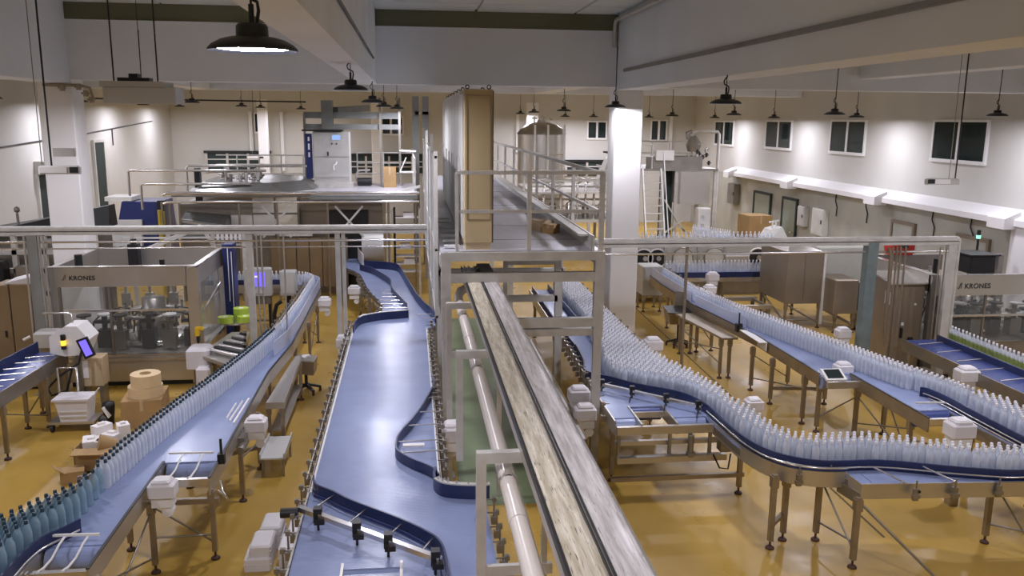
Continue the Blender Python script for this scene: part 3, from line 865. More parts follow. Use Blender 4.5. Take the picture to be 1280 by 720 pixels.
def labeller_core(t, cx, cy, z, r):
    """carousel, star wheels and labelling stations inside a guard"""
    obj('carousel_table', MB().lathe((cx, cy, z), [(0, 0), (r, 0), (r, 0.06), (r * 0.9, 0.08), (0, 0.08)], 28), 'steel_bright', t)
    obj('carousel_drum', MB().lathe((cx, cy, z + 0.08), [(r * 0.55, 0), (r * 0.55, 0.25), (r * 0.35, 0.4), (r * 0.35, 0.75), (0, 0.75)], 24), 'steel_dark', t)
    ring = obj('carousel_ring', MB().lathe((cx, cy, z + 0.5), [(r * 0.8, 0), (r * 0.95, 0), (r * 0.95, 0.07), (r * 0.8, 0.07), (r * 0.8, 0)], 28), 'steel', t)
    for i in range(14):
        a = 2 * PI * i / 14
        x, y = cx + r * 0.86 * math.cos(a), cy + r * 0.86 * math.sin(a)
        obj('bottle_head', MB().cyl((x, y, z + 0.3), (x, y, z + 0.72), 0.022, 8).cyl((x, y, z + 0.30), (x, y, z + 0.37), 0.04, 8), 'steel_dark' if i % 2 else 'steel_bright', t)
    for i, (dx, dy) in enumerate(((-r * 1.25, -r * 0.3), (r * 1.3, -r * 0.25))):
        obj('star_wheel', MB().lathe((cx + dx, cy + dy, z + 0.1), [(0, 0), (r * 0.42, 0), (r * 0.42, 0.03), (0, 0.03)], 20).lathe((cx + dx, cy + dy, z + 0.22), [(0, 0), (r * 0.42, 0), (r * 0.42, 0.03), (0, 0.03)], 20)
            .cyl((cx + dx, cy + dy, z), (cx + dx, cy + dy, z + 0.5), 0.05, 10), 'white_plastic', t)
    rnd = random.Random(int(cx * 10))
    for i, dx in enumerate((-1.75, -1.2, -0.7, 0.1, 0.75, 1.35)):
        x, y = cx + dx * r, cy - r * (0.95 if i % 2 else 1.1)
        obj('label_station', MB().box(x - 0.12, x + 0.12, y - 0.1, y + 0.1, z, z + 0.34).cyl((x, y, z + 0.34), (x, y, z + 0.62), 0.05, 8).box(x - 0.16, x + 0.1, y - 0.05, y + 0.05, z + 0.46, z + 0.52), 'black' if i % 2 else 'steel_dark', t)
        obj('station_disc', MB().cyl((x + 0.02, y - 0.02, z + 0.62), (x + 0.02, y - 0.02, z + 0.65), 0.13, 14), 'white_plastic' if i in (1, 4) else 'black', t)
    for i in range(12):
        x = cx + rnd.uniform(-1.9, 0.6) * r; y = cy + rnd.uniform(-1.0, 0.2) * r
        obj('hose', MB().tube([(x, y, z + 0.1), (x + 0.06, y - 0.08, z + 0.45), (x + 0.22, y - 0.05, z + 0.62), (x + 0.4, y + 0.08, z + 0.55), (x + 0.45, y + 0.1, z + 0.2)], 0.018, 6), 'black', t)
    for i in range(4):
        x = cx + (i - 1.5) * r * 0.75
        obj('upright', MB().cyl((x, cy + r * 0.95, z), (x, cy + r * 0.95, z + 1.2), 0.03, 8).box(x - 0.08, x + 0.08, cy + r * 0.88, cy + r * 1.02, z + 0.55, z + 0.8), 'steel', t)

lm = thing('labelling_machine', 'large stainless labelling machine with clear guard walls at left', 'machine', (-5.25, 16.8, 0))
X0, X1, Y0, Y1, ZT = -6.52, -3.92, 15.95, 18.35, 2.28
obj('base_cabinet', MB().box(X0 + 0.15, X1 - 0.06, Y0 + 0.05, Y1 - 0.05, 0.1, 0.62), 'steel', lm)
obj('base_plinth', MB().box(X0 + 0.2, X1 - 0.1, Y0 + 0.12, Y1 - 0.1, 0.0, 0.1), 'black', lm)
for i in range(3):
    x = X0 + 0.17 + i * 0.75
    obj('base_panel', MB().box(x, x + 0.74, Y0 + 0.03, Y0 + 0.05, 0.13, 0.46), 'steel', lm)
obj('front_sill', MB().box(X0 + 0.1, X1 - 0.05, Y0, Y0 + 0.12, 0.50, 0.56).box(X0 + 0.1, X1 - 0.05, Y0 + 0.02, Y0 + 0.12, 0.58, 0.63), 'steel_bright', lm)
for (x, y, wd) in ((X1 - 0.09, Y0 + 0.09, 0.2), (X0 + 0.08, Y0 + 0.09, 0.14), (X0 + 0.06, Y1 - 0.06, 0.12), (X1 - 0.06, Y1 - 0.06, 0.12)):
    obj('corner_post', MB().box(x - wd / 2, x + wd / 2, y - wd / 2, y + wd / 2, 0.05, ZT - 0.02), 'steel', lm)
fb = obj('top_beam', MB().bevbox(X0, X1 - 0.2, Y0 - 0.01, Y0 + 0.12, 1.92, ZT, 0.008), 'steel', lm, 'front beam with lettering')
obj('top_beam', MB().box(X0, X1, Y1 - 0.1, Y1, 1.9, ZT), 'steel', lm)
obj('top_beam', MB().box(X0, X0 + 0.1, Y0 + 0.12, Y1 - 0.1, 1.9, ZT), 'steel', lm)
obj('top_beam', MB().box(X1 - 0.08, X1, Y0 + 0.2, Y1 - 0.1, 1.93, ZT), 'steel', lm)
obj('top_edge', MB().box(X0 - 0.01, X1, Y0 - 0.015, Y0 + 0.125, ZT, ZT + 0.012).box(X1 - 0.09, X1 + 0.01, Y0 + 0.1, Y1, ZT, ZT + 0.012).box(X0, X1, Y1 - 0.11, Y1, ZT, ZT + 0.01), 'steel_bright', lm)
obj('cross_tube', MB().bar((X0 + 0.1, 17.3, 2.0), (X1 - 0.1, 17.3, 2.0), 0.07), 'steel_bright', lm)
text_on('KRONES', 0.112, (-6.16, Y0 - 0.013, 2.05), (PI / 2, 0, 0), 'ink', lm)
swoosh(-6.26, Y0 - 0.014, 2.05, 0.09, lm)
gx = [X0 + 0.16, X0 + 1.02, X1 - 0.2]
for i in range(2):
    for z0, z1 in ((0.66, 1.45), (1.50, 1.90)):
        obj('guard_pane', MB().box(gx[i] + 0.02, gx[i + 1] - 0.02, Y0 + 0.03, Y0 + 0.04, z0, z1), 'acrylic', lm)
    obj('pane_post', MB().box(gx[i] - 0.02, gx[i] + 0.02, Y0 + 0.01, Y0 + 0.05, 0.62, 1.92), 'steel_dark', lm)
obj('pane_rail', MB().bar((X0 + 0.3, Y0 - 0.01, 1.475), (X1 - 0.2, Y0 - 0.01, 1.475), 0.035), 'steel_bright', lm)
for z0, z1 in ((0.66, 1.42), (1.46, 1.92)):
    obj('guard_pane', MB().box(X1 - 0.04, X1 - 0.03, Y0 + 0.24, Y1 - 0.5, z0, z1), 'acrylic', lm)
obj('pane_rail', MB().bar((X1 - 0.03, Y0 + 0.2, 1.30), (X1 - 0.03, Y1 - 0.4, 1.60), 0.03), 'steel_bright', lm)
obj('side_sill', MB().box(X1 - 0.1, X1, Y0 + 0.2, Y1 - 0.1, 0.6, 0.66), 'steel_bright', lm)
obj('side_panel', MB().box(X1 - 0.06, X1 - 0.03, Y0 + 0.2, Y1 - 0.1, 0.08, 0.6), 'steel', lm)
obj('blue_door', MB().bevbox(X1 + 0.05, X1 + 0.26, Y1 - 0.45, Y1 - 0.05, 0.5, 2.4, 0.01), 'navy_paint', lm, 'dark blue upright panel')
obj('blue_door_edge', MB().box(X1 + 0.15, X1 + 0.165, Y1 - 0.462, Y1 - 0.45, 1.2, 2.35).box(X1 + 0.22, X1 + 0.235, Y1 - 0.462, Y1 - 0.45, 0.9, 2.25), 'white_plastic', lm)
labeller_core(lm, -5.05, 17.05, 0.66, 0.62)
obj('top_motor', MB().box(-5.72, -5.52, 17.85, 18.05, 1.8, 2.42).cyl((-5.62, 17.95, 2.42), (-5.62, 17.95, 2.52), 0.06, 10), 'black', lm)
obj('top_motor', MB().cyl((-4.9, 17.28, 2.03), (-4.9, 17.28, 2.2), 0.05, 10), 'black', lm)
obj('top_motor', MB().cyl((-6.25, 16.7, 2.0), (-6.25, 16.7, 2.4), 0.07, 10), 'black', lm)
# yellow hand gun hanging on the corner post
gn = thing('hose_gun', 'yellow and black hand gun hanging from the front corner post of the left machine', 'tool', (-3.95, 15.88, 0.75))
obj('gun_body', MB().box(-4.0, -3.93, 15.85, 15.93, 0.98, 1.14).box(-3.99, -3.85, 15.87, 15.91, 1.09, 1.15), 'yellow', gn)
obj('gun_grip', MB().box(-3.98, -3.94, 15.86, 15.92, 0.86, 0.98), 'black', gn)
obj('gun_hose', MB().tube([(-3.96, 15.9, 0.86), (-3.97, 15.87, 0.72), (-4.02, 15.86, 0.5), (-4.0, 15.86, 0.42), (-3.96, 15.86, 0.46), (-3.95, 15.86, 0.66)], 0.016, 6), 'dark_rubber', gn)

# right labelling machine
lr = thing('labelling_machine', 'large stainless labelling machine at the right edge with a black box on top', 'machine', (11.6, 16.4, 0))
X0, X1, Y0, Y1, ZT = 9.98, 13.2, 14.95, 17.5, 2.12
obj('base_cabinet', MB().box(X0 + 0.1, X1, Y0 + 0.1, Y1, 0.1, 0.75), 'steel_dark', lr)
obj('base_plinth', MB().box(X0 + 0.15, X1 - 0.1, Y0 + 0.15, Y1 - 0.1, 0.0, 0.1), 'black', lr)
for (x, y) in ((X0 + 0.06, Y0 + 0.1), (X1 - 0.06, Y0 + 0.1), (X0 + 0.06, Y1 - 0.1), (X1 - 0.06, Y1 - 0.1)):
    obj('corner_post', MB().box(x - 0.06, x + 0.06, y - 0.06, y + 0.06, 0.0, ZT - 0.02), 'steel_dark', lr)
obj('top_beam', MB().bevbox(X0 + 0.1, X1, Y0 - 0.02, Y0 + 0.1, 1.72, ZT, 0.008), 'steel_bright', lr, 'front beam with lettering')
obj('top_beam', MB().box(X0, X0 + 0.1, Y0 + 0.1, Y1, 1.78, ZT), 'steel', lr)
obj('top_beam', MB().box(X0, X1, Y1 - 0.1, Y1, 1.78, ZT), 'steel_dark', lr)
obj('top_edge', MB().box(X0 - 0.01, X0 + 0.11, Y0, Y1, ZT, ZT + 0.012).box(X0, X1, Y1 - 0.1, Y1, ZT, ZT + 0.01), 'steel_bright', lr)
text_on('KRONES', 0.135, (X0 + 0.64, Y0 - 0.023, 1.86), (PI / 2, 0, 0), 'ink', lr)
swoosh(X0 + 0.52, Y0 - 0.024, 1.85, 0.11, lr)
for i in range(3):
    x = X0 + 0.15 + i * 1.0
    obj('guard_pane', MB().box(x + 0.03, x + 0.97, Y0 + 0.04, Y0 + 0.05, 0.78, 1.70), 'acrylic', lr)
    obj('pane_post', MB().box(x - 0.02, x + 0.02, Y0 + 0.02, Y0 + 0.06, 0.75, 1.74), 'steel_dark', lr)
obj('pane_rail', MB().bar((X0 + 0.1, Y0 - 0.02, 1.32), (X1, Y0 - 0.02, 1.32), 0.04), 'steel_bright', lr)
for z0, z1 in ((0.78, 1.72),):
    obj('guard_pane', MB().box(X0 + 0.04, X0 + 0.05, Y0 + 0.2, Y1 - 0.2, z0, z1), 'acrylic', lr)
labeller_core(lr, 11.75, 16.2, 0.78, 0.6)
obj('drive_box', MB().bevbox(11.25, 11.8, 15.7, 16.3, 2.0, 2.36, 0.02).box(11.2, 11.85, 15.65, 16.35, 2.36, 2.39), 'black', lr, 'black box on top')
obj('signal_tower', MB().cyl((11.85, 16.4, 2.1), (11.85, 16.4, 2.62), 0.025, 8).cyl((11.85, 16.4, 2.69), (11.85, 16.4, 2.8), 0.04, 10), 'black', lr)
obj('signal_light', MB().cyl((11.85, 16.4, 2.62), (11.85, 16.4, 2.69), 0.045, 10), 'green_lamp', lr, 'lit green signal light')
obj('lift_cylinder', MB().cyl((10.55, 15.8, 1.9), (10.55, 15.8, 2.3), 0.05, 10), 'black', lr)
obj('lift_cylinder', MB().cyl((10.75, 15.8, 1.9), (10.75, 15.8, 2.22), 0.03, 10), 'white_plastic', lr)
# red bin on the far guard beam
rbn = thing('red_bin', 'red plastic bin behind the right cable tray, on the machine guard', 'bin', (10.75, 17.45, 2.13))
obj('tub', MB().hull8([(10.5, 17.3, 2.13), (10.98, 17.3, 2.13), (10.98, 17.6, 2.13), (10.5, 17.6, 2.13)], [(10.47, 17.27, 2.4), (11.01, 17.27, 2.4), (11.01, 17.63, 2.4), (10.47, 17.63, 2.4)]), 'red', rbn)
obj('rim', MB().box(10.45, 11.03, 17.25, 17.65, 2.4, 2.43), 'red', rbn)
obj('grip', MB().box(10.65, 10.83, 17.235, 17.25, 2.3, 2.36), 'dark_rubber', rbn)
# steel switch cabinet in front of it
sc = thing('control_cabinet', 'taupe steel control cabinet with a sloping top at right, left of the lettered beam', 'cabinet', (9.7, 15.5, 0))
obj('body', MB().hull8([(9.28, 15.15, 0.15), (9.95, 15.15, 0.15), (9.95, 15.85, 0.15), (9.28, 15.85, 0.15)], [(9.28, 15.15, 1.92), (9.95, 15.15, 1.92), (9.95, 15.85, 2.02), (9.28, 15.85, 2.02)]), 'taupe_panel', sc)
obj('roof', MB().hull8([(9.22, 15.08, 1.92), (9.98, 15.08, 1.92), (9.98, 15.9, 2.03), (9.22, 15.9, 2.03)], [(9.22, 15.08, 1.95), (9.98, 15.08, 1.95), (9.98, 15.9, 2.06), (9.22, 15.9, 2.06)]), 'steel_bright', sc)
obj('door', MB().box(9.32, 9.91, 15.125, 15.15, 0.22, 1.86), 'taupe_panel', sc)
obj('door_handle', MB().box(9.5, 9.54, 15.09, 15.125, 0.85, 1.05), 'black', sc)
obj('padlock', MB().box(9.68, 9.76, 15.08, 15.125, 0.74, 0.86), 'black', sc)
obj('indicator', MB().box(9.50, 9.55, 15.10, 15.125, 1.1, 1.16).box(9.74, 9.78, 15.11, 15.125, 1.5, 1.54), 'white_plastic', sc)
obj('notice_card', MB().box(9.26, 9.28, 15.2, 15.36, 1.5, 1.75), 'white_plastic', sc)
obj('base_frame', MB().box(9.3, 9.93, 15.17, 15.83, 0.0, 0.15), 'black', sc)

# ------------------------------------------------------------------ conveyors
_legm = {}
def leg(parent, x, y, h=0.86, wd=0.055):
    k = (round(h, 2), wd)
    if k not in _legm:
        a = MB().box(-wd / 2, wd / 2, -wd / 2, wd / 2, 0.10, h).box(-wd / 2 - 0.012, wd / 2 + 0.012, -wd / 2 - 0.012, wd / 2 + 0.012, h - 0.16, h - 0.02).mesh('leg')
        a.materials.append(MATS['leg_steel'])
        b = MB().cyl((0, 0, 0.03), (0, 0, 0.12), 0.014, 8).lathe((0, 0, 0), [(0, 0), (0.052, 0), (0.052, 0.016), (0.03, 0.035), (0, 0.036)], 12).mesh('foot')
        b.materials.append(MATS['foot_plastic'])
        _legm[k] = (a, b)
    a, b = _legm[k]
    o = put('leg', a, parent, (x, y, 0))
    put('foot', b, o, (x, y, 0))
    return o
_mm = []
def motor(parent, x, y, z=0.98, s=1.0, rz=0.0, under=True):
    """white plastic drive cover with its gearbox below"""
    if not _mm:
        a = MB().bevbox(-0.14, 0.14, -0.11, 0.11, -0.02, 0.13, 0.02).bevbox(-0.10, 0.10, -0.09, 0.09, 0.13, 0.17, 0.02).mesh('drive_cover')
        a.materials.append(MATS['white_box'])
        b = MB().box(-0.11, 0.11, -0.08, 0.08, -0.14, -0.02).cyl((0.05, -0.06, -0.2), (0.05, 0.06, -0.2), 0.06, 10).mesh('gearbox')
        b.materials.append(MATS['white_plastic'])
        c = MB().box(-0.02, 0.02, -0.115, -0.11, 0.04, 0.09).mesh('cover_latch')
        c.materials.append(MATS['black'])
        _mm.extend((a, b, c))
    o = put('drive_cover', _mm[0], parent, (x, y, z), rz)
    o.scale = (s, s, s)
    g = put('gearbox', _mm[1], o, (x, y, z))
    return o
def side(parent, path, z0=0.82, z1=1.02, t=0.02, m='steel'):
    return obj('side_panel', MB().ribbon(path, z0, z1, t), m, parent)
def guard(parent, path, z0=1.01, z1=1.15, t=0.018, m='guide_navy', rail=True, name='guide_strip'):
    o = obj(name, MB().ribbon(path, z0, z1, t), m, parent)
    return o
def rodtube(parent, path, z, r=0.01, name='guide_rail', m='steel_bright'):
    return obj(name, MB().tube([(p[0], p[1], z) for p in path], r, 6), m, parent)
def brackets(parent, path, step, off, zt=1.2, m='steel_dark'):
    """row of clamp posts holding the guide rail"""
    mb = MB()
    for i in range(len(path) - 1):
        a, b = Vector(path[i]), Vector(path[i + 1])
        L = (b - a).length
        d = (b - a) / L if L else Vector((1, 0))
        nrm = Vector((-d.y, d.x)) * off
        k = max(1, int(L / step))
        for j in range(k):
            p = a + d * (L * (j + 0.5) / k)
            q = p + nrm
            mb.cyl((q.x, q.y, 0.9), (q.x, q.y, zt), 0.011, 6)
            mb.box(q.x - 0.022, q.x + 0.022, q.y - 0.022, q.y + 0.022, zt - 0.05, zt - 0.005)
            mb.bar((q.x, q.y, zt - 0.03), (p.x - nrm.x * 0.4, p.y - nrm.y * 0.4, zt - 0.03), 0.012)
            mb.box(q.x - 0.03, q.x + 0.03, q.y - 0.03, q.y + 0.03, 0.86, 0.94)
    return obj('guide_brackets', mb, m, parent, kind='stuff')
def step_end(parent, x0, x1, y, rods=2, m='belt_dark', front=0.45):
    """belt end turning down over its roller, frame bar in front, bent guide rods over the gap"""
    obj('end_roller', MB().cyl((x0 + 0.01, y + 0.02, 0.875), (x1 - 0.01, y + 0.02, 0.875), 0.115, 16), m, parent)
    obj('end_bar', MB().box(x0, x1, y - front - 0.03, y - front + 0.03, 0.90, 0.99), 'steel_bright', parent)
    obj('guide_bar', MB().bar((x0 + 0.02, y + 0.05, 1.10), (x1 - 0.05, y + 0.03, 1.10), 0.022), 'white_plastic', parent)
    for i in range(rods):
        x = x0 + (x1 - x0) * (i + 0.8) / (rods + 0.5)
        obj('guide_rod', MB().tube([(x, y + 0.04, 1.09), (x - 0.01, y - 0.08, 1.07), (x - 0.03, y - 0.22, 1.0), (x - 0.06, y - front + 0.1, 0.97), (x - 0.07, y - front, 0.99)], 0.012, 6), 'white_plastic', parent)
def brace(parent, p, q, r=0.012):
    obj('brace_rod', MB().cyl(p, q, r, 6), 'steel_dark', parent)
def crossbar(parent, p, q, wd=0.05):
    obj('cross_bar', MB().bar(p, q, wd), 'leg_steel', parent)

# ---- A: the left bottle conveyor
ca = thing('bottle_conveyor', 'stepped blue belt conveyor at left carrying one long row of bottles', 'conveyor', (-2.9, 10.0, 0))
AL = [(-4.3, 5.2), (-4.25, 7.0), (-4.05, 7.75), (-3.75, 8.25), (-3.52, 8.7), (-3.44, 9.2), (-3.36, 9.9), (-3.24, 10.6), (-3.1, 11.3), (-2.93, 12.1), (-2.78, 13.1), (-2.62, 14.4), (-2.52, 15.6), (-2.46, 18.0), (-2.44, 20.0)]
AR = [(-2.14, 20.0), (-2.14, 15.0), (-2.28, 13.3), (-2.29, 9.77), (-2.92, 9.77), (-2.93, 7.82), (-3.48, 7.82), (-3.48, 5.2)]
obj('belt', MB().prism(AL + AR, 0.965, 1.0), 'belt', ca)
obj('belt_frame', MB().prism([(x - 0.02 if i < len(AL) else x, y) for i, (x, y) in enumerate(AL + AR)], 0.86, 0.955), 'steel_dark', ca)
side(ca, [(-2.13, 20.0), (-2.13, 15.0), (-2.27, 13.3), (-2.28, 9.22)])
side(ca, [(-2.905, 9.75), (-2.905, 7.32)])
side(ca, [(-3.47, 7.8), (-3.47, 5.2)])
obj('edge_strip', MB().ribbon([(-2.13, 20.0), (-2.13, 15.0), (-2.27, 13.3), (-2.28, 9.22)], 1.02, 1.032, 0.03), 'black', ca)
obj('edge_strip', MB().ribbon([(-2.905, 9.75), (-2.905, 7.32)], 1.02, 1.032, 0.03), 'black', ca)
side(ca, AL, 0.82, 1.03)
step_end(ca, -2.88, -2.3, 9.76, m='belt')
step_end(ca, -3.45, -2.92, 7.8, m='belt', front=0.43)
guard(ca, smooth([(-3.24, 8.10), (-3.33, 7.93), (-3.44, 7.78), (-3.50, 7.5), (-3.51, 7.1), (-3.5, 5.2)]), 1.0, 1.14, 0.02)
rodtube(ca, smooth([(-3.22, 8.02), (-3.32, 7.85), (-3.42, 7.68), (-3.46, 7.45), (-3.46, 7.1), (-3.45, 5.2)]), 1.06, 0.012)
rodtube(ca, AL[3:], 1.2, 0.012, m='steel_dark')
brackets(ca, AL[2:], 0.3, 0.06, 1.22)
guard(ca, [(-2.15, 20.0), (-2.15, 16.2), (-2.2, 15.0), (-2.32, 14.2)], 1.02, 1.27, 0.012, 'guide_clear', name='clear_guide')
# far curve and straight run to the labeller
curve = arc(-3.05, 20.0, 0.76, 0, 90, 8)
fb_ = [(-2.14, 20.0)] + arc(-3.05, 20.0, 0.91, 0, 90, 8) + [(-4.9, 20.91)]
fi_ = [(-4.9, 20.6)] + arc(-3.05, 20.0, 0.60, 90, 0, 8)
obj('belt', MB().prism(fb_ + fi_, 0.965, 1.0), 'belt_dark', ca)
side(ca, fb_, 0.82, 1.02)
side(ca, list(reversed(fi_)), 0.82, 1.02)
guard(ca, list(reversed(fi_))[6:], 1.01, 1.14, 0.014)
guard(ca, arc(-3.05, 20.0, 0.91, 0, 60, 6), 1.02, 1.25, 0.012, 'guide_clear', name='clear_guide')
for (x, y) in ((-2.25, 10.8), (-2.2, 11.85), (-2.28, 9.3), (-2.87, 9.05), (-2.9, 7.5), (-3.3, 9.6), (-3.05, 11.3), (-2.8, 12.9), (-2.55, 15.0), (-2.16, 15.6), (-2.1, 17.3), (-2.4, 17.3), (-2.1, 18.9), (-2.4, 18.9), (-3.4, 20.75), (-4.4, 20.75), (-4.1, 8.0)):
    leg(ca, x, y)
crossbar(ca, (-2.87, 9.3, 0.72), (-2.2, 9.3, 0.72), 0.06)
crossbar(ca, (-3.05, 11.3, 0.35), (-2.2, 11.8, 0.35))
brace(ca, (-2.87, 9.05, 0.80), (-2.3, 9.3, 0.22)); brace(ca, (-2.87, 9.05, 0.42), (-2.26, 9.3, 0.30))
brace(ca, (-2.9, 7.5, 0.75), (-2.87, 9.0, 0.2)); brace(ca, (-2.9, 7.5, 0.25), (-2.87, 9.0, 0.72))
brace(ca, (-2.25, 10.8, 0.6), (-2.2, 11.85, 0.42)); brace(ca, (-2.1, 17.3, 0.7), (-2.1, 18.9, 0.15)); brace(ca, (-2.1, 17.3, 0.15), (-2.1, 18.9, 0.7))
motor(ca, -2.72, 9.02, 0.96); motor(ca, -2.08, 11.05, 0.92); motor(ca, -1.9, 18.6, 0.95)
obj('motor_bracket', MB().box(-2.26, -2.18, 10.75, 11.3, 0.82, 0.9).cyl((-2.2, 10.55, 0.8), (-2.2, 10.9, 0.8), 0.05, 10), 'steel_dark', ca)
obj('sensor_post', MB().cyl((-2.24, 9.7, 1.0), (-2.24, 9.7, 1.3), 0.016, 8).box(-2.28, -2.2, 9.66, 9.74, 1.0, 1.12), 'black', ca)
obj('drive_chain', MB().tube([(-2.25, 9.6, 0.82), (-2.2, 9.5, 0.72), (-2.12, 9.35, 0.7), (-2.12, 9.25, 0.78), (-2.2, 9.25, 0.86)], 0.014, 6), 'steel_bright', ca)
obj('belt_strip', MB().ribbon([(-2.36, 11.0), (-2.34, 12.0)], 1.0, 1.03, 0.02).ribbon([(-2.43, 11.1), (-2.41, 11.9)], 1.0, 1.03, 0.012).ribbon([(-2.49, 11.2), (-2.48, 11.8)], 1.0, 1.03, 0.012), 'foam', ca, 'thin white strips on the belt')  # thin white strips along the right part of the belt

# ---- B: the wide empty middle conveyor
cb_ = thing('wide_belt_conveyor', 'wide empty blue belt conveyor running up the middle of the hall', 'conveyor', (-0.4, 11.5, 0))
BP = [(-1.12, 5.2), (-0.66, 5.2), (-0.66, 7.12), (-0.12, 7.12), (-0.12, 5.2), (0.74, 5.2), (0.74, 8.5), (0.29, 8.62), (0.28, 16.0), (0.46, 16.3), (0.46, 16.8), (0.27, 17.6), (0.0, 19.6), (-0.33, 22.35), (-0.75, 22.75), (-1.15, 22.95), (-1.45, 24.5), (-1.85, 24.5), (-1.75, 23.0), (-1.5, 22.5), (-1.3, 21.9), (-1.05, 20.2), (-0.9, 19.4), (-0.62, 18.3), (-0.62, 17.0), (-1.12, 16.5)]
obj('belt', MB().prism(BP, 0.965, 1.0), 'belt', cb_)
obj('belt_frame', MB().prism(BP, 0.87, 0.955), 'steel_dark', cb_)
side(cb_, [(-1.135, 16.5), (-1.135, 5.2)]); side(cb_, [(0.30, 16.0), (0.30, 8.95)]); side(cb_, [(0.75, 8.48), (0.75, 5.2)])
obj('belt_edge', MB().box(-1.135, -1.10, 8.75, 16.4, 1.0, 1.02).box(0.27, 0.30, 8.9, 16.0, 1.0, 1.02), 'white_plastic', cb_)
G1 = smooth([(-1.1, 8.95), (-1.05, 8.72), (-0.85, 8.52), (-0.64, 8.28), (-0.14, 7.82), (0.10, 7.55), (0.22, 7.36), (0.27, 7.1), (0.28, 6.6), (0.28, 5.4)])
guard(cb_, G1, 1.0, 1.13, 0.02)
obj('guide_backing', MB().ribbon([(x - 0.05, y - 0.06) for x, y in G1[5:]], 1.03, 1.06, 0.012), 'navy_paint', cb_)
bar_p, bar_q = Vector((-1.15, 8.08, 1.16)), Vector((0.22, 6.92, 1.16))
obj('guide_beam', MB().bar(bar_p, bar_q, 0.06, 0.05), 'steel_bright', cb_)
for t in (0.06, 0.34, 0.62, 0.86):
    p = bar_p.lerp(bar_q, t)
    a = Vector((-1.05 + 1.3 * t, 8.72 - 1.25 * t, 1.08))
    obj('guide_rod', MB().cyl((p.x, p.y, 1.13), (a.x + 0.12, a.y - 0.12, 1.07), 0.011, 6), 'steel_bright', cb_)
for t in (0.15, 0.44, 0.66, 0.97):
    p = bar_p.lerp(bar_q, t)
    obj('clamp', MB().box(p.x - 0.04, p.x + 0.04, p.y - 0.045, p.y + 0.045, 1.10, 1.24).cyl((p.x, p.y, 0.99), (p.x, p.y, 1.1), 0.014, 6).box(p.x - 0.03, p.x + 0.07, p.y - 0.1, p.y - 0.04, 1.1, 1.15), 'black', cb_)
obj('clamp', MB().cyl((-1.32, 8.02, 1.14), (-1.15, 8.02, 1.14), 0.05, 10), 'black', cb_)
obj('end_roller', MB().cyl((-0.65, 7.16, 0.875), (-0.13, 7.16, 0.875), 0.115, 16), 'belt', cb_)
obj('end_bar', MB().box(-0.65, -0.13, 6.72, 6.80, 0.9, 0.98), 'steel_bright', cb_)
for x in (-0.655, -0.125):
    obj('end_plate', MB().box(x - 0.012, x + 0.012, 6.4, 7.2, 0.84, 1.02), 'steel', cb_)
G2 = smooth([(0.31, 12.6), (0.31, 12.15), (0.18, 11.45), (0.03, 10.82), (-0.16, 10.2), (-0.21, 9.9), (-0.19, 9.6), (-0.02, 9.32), (0.12, 9.16), (0.23, 9.0), (0.27, 8.85)])
guard(cb_, G2, 1.0, 1.13, 0.02)
for y, x in ((11.6, 0.16), (11.0, 0.04), (10.5, -0.08), (9.95, -0.2), (9.6, -0.17)):
    obj('guide_rod', MB().cyl((x + 0.02, y, 1.09), (0.36, y + 0.02, 1.09), 0.009, 6), 'steel_bright', cb_)
obj('name_plate', MB().box(-0.13, 0.13, 9.78, 9.86, 1.08, 1.10), 'white_plastic', cb_)
G3 = smooth([(0.24, 8.98), (0.22, 8.75), (0.28, 8.58), (0.40, 8.5), (0.63, 8.45), (0.80, 8.45)])
guard(cb_, G3, 1.0, 1.16, 0.025)
obj('guide_cap', MB().ribbon(G3[6:], 1.16, 1.175, 0.06), 'galv', cb_)
for (x, y) in G3[7::2]:
    obj('guide_stud', MB().cyl((x, y, 1.175), (x, y, 1.2), 0.012, 6), 'steel_bright', cb_)
GL = smooth([(-1.10, 15.75), (-1.07, 16.1), (-0.98, 16.5), (-0.63, 16.78), (-0.30, 16.88), (-0.08, 16.95)], 3) + [(-0.08, 17.6)] + smooth([(-0.12, 17.75), (-0.30, 18.6), (-0.46, 19.5), (-0.5, 20.4), (-0.75, 21.3), (-1.02, 22.05), (-1.35, 22.55)], 3)
guard(cb_, GL, 1.0, 1.16, 0.02)
obj('guide_cap', MB().ribbon(GL[5:16], 1.16, 1.17, 0.05), 'galv', cb_)
GR = smooth([(0.47, 16.45), (0.40, 16.95), (0.27, 17.5), (0.12, 18.4), (-0.01, 19.5), (-0.17, 20.9), (-0.33, 22.2), (-0.55, 22.6), (-0.9, 22.78), (-1.25, 22.9)], 3)
guard(cb_, GR, 1.0, 1.2, 0.02)
for i in range(7):
    y = 17.2 + i * 0.38
    x = -0.1 - max(0, y - 17.7) * 0.19
    obj('guide_rod', MB().cyl((x, y, 1.07), (-0.66, y + 0.03, 1.07), 0.011, 6), 'steel_bright', cb_)
obj('guide_rod', MB().cyl((0.1, 16.9, 1.08), (0.5, 16.9, 1.08), 0.01, 6).cyl((0.2, 16.55, 1.08), (0.5, 16.55, 1.08), 0.01, 6), 'steel_bright', cb_)
obj('end_bar', MB().box(-0.62, -0.12, 16.98, 17.04, 1.02, 1.09), 'steel_bright', cb_)
guard(cb_, [(-1.28, 22.95), (-1.5, 24.3)], 1.02, 1.35, 0.02, 'white_plastic', name='white_guide')
brackets(cb_, [(-1.135, 16.3), (-1.135, 5.4)], 0.34, -0.06, 1.16)
brackets(cb_, [(0.30, 16.0), (0.30, 9.0)], 0.26, 0.07, 1.2)
brackets(cb_, [(0.75, 8.3), (0.75, 5.3)], 0.3, 0.07, 1.16)
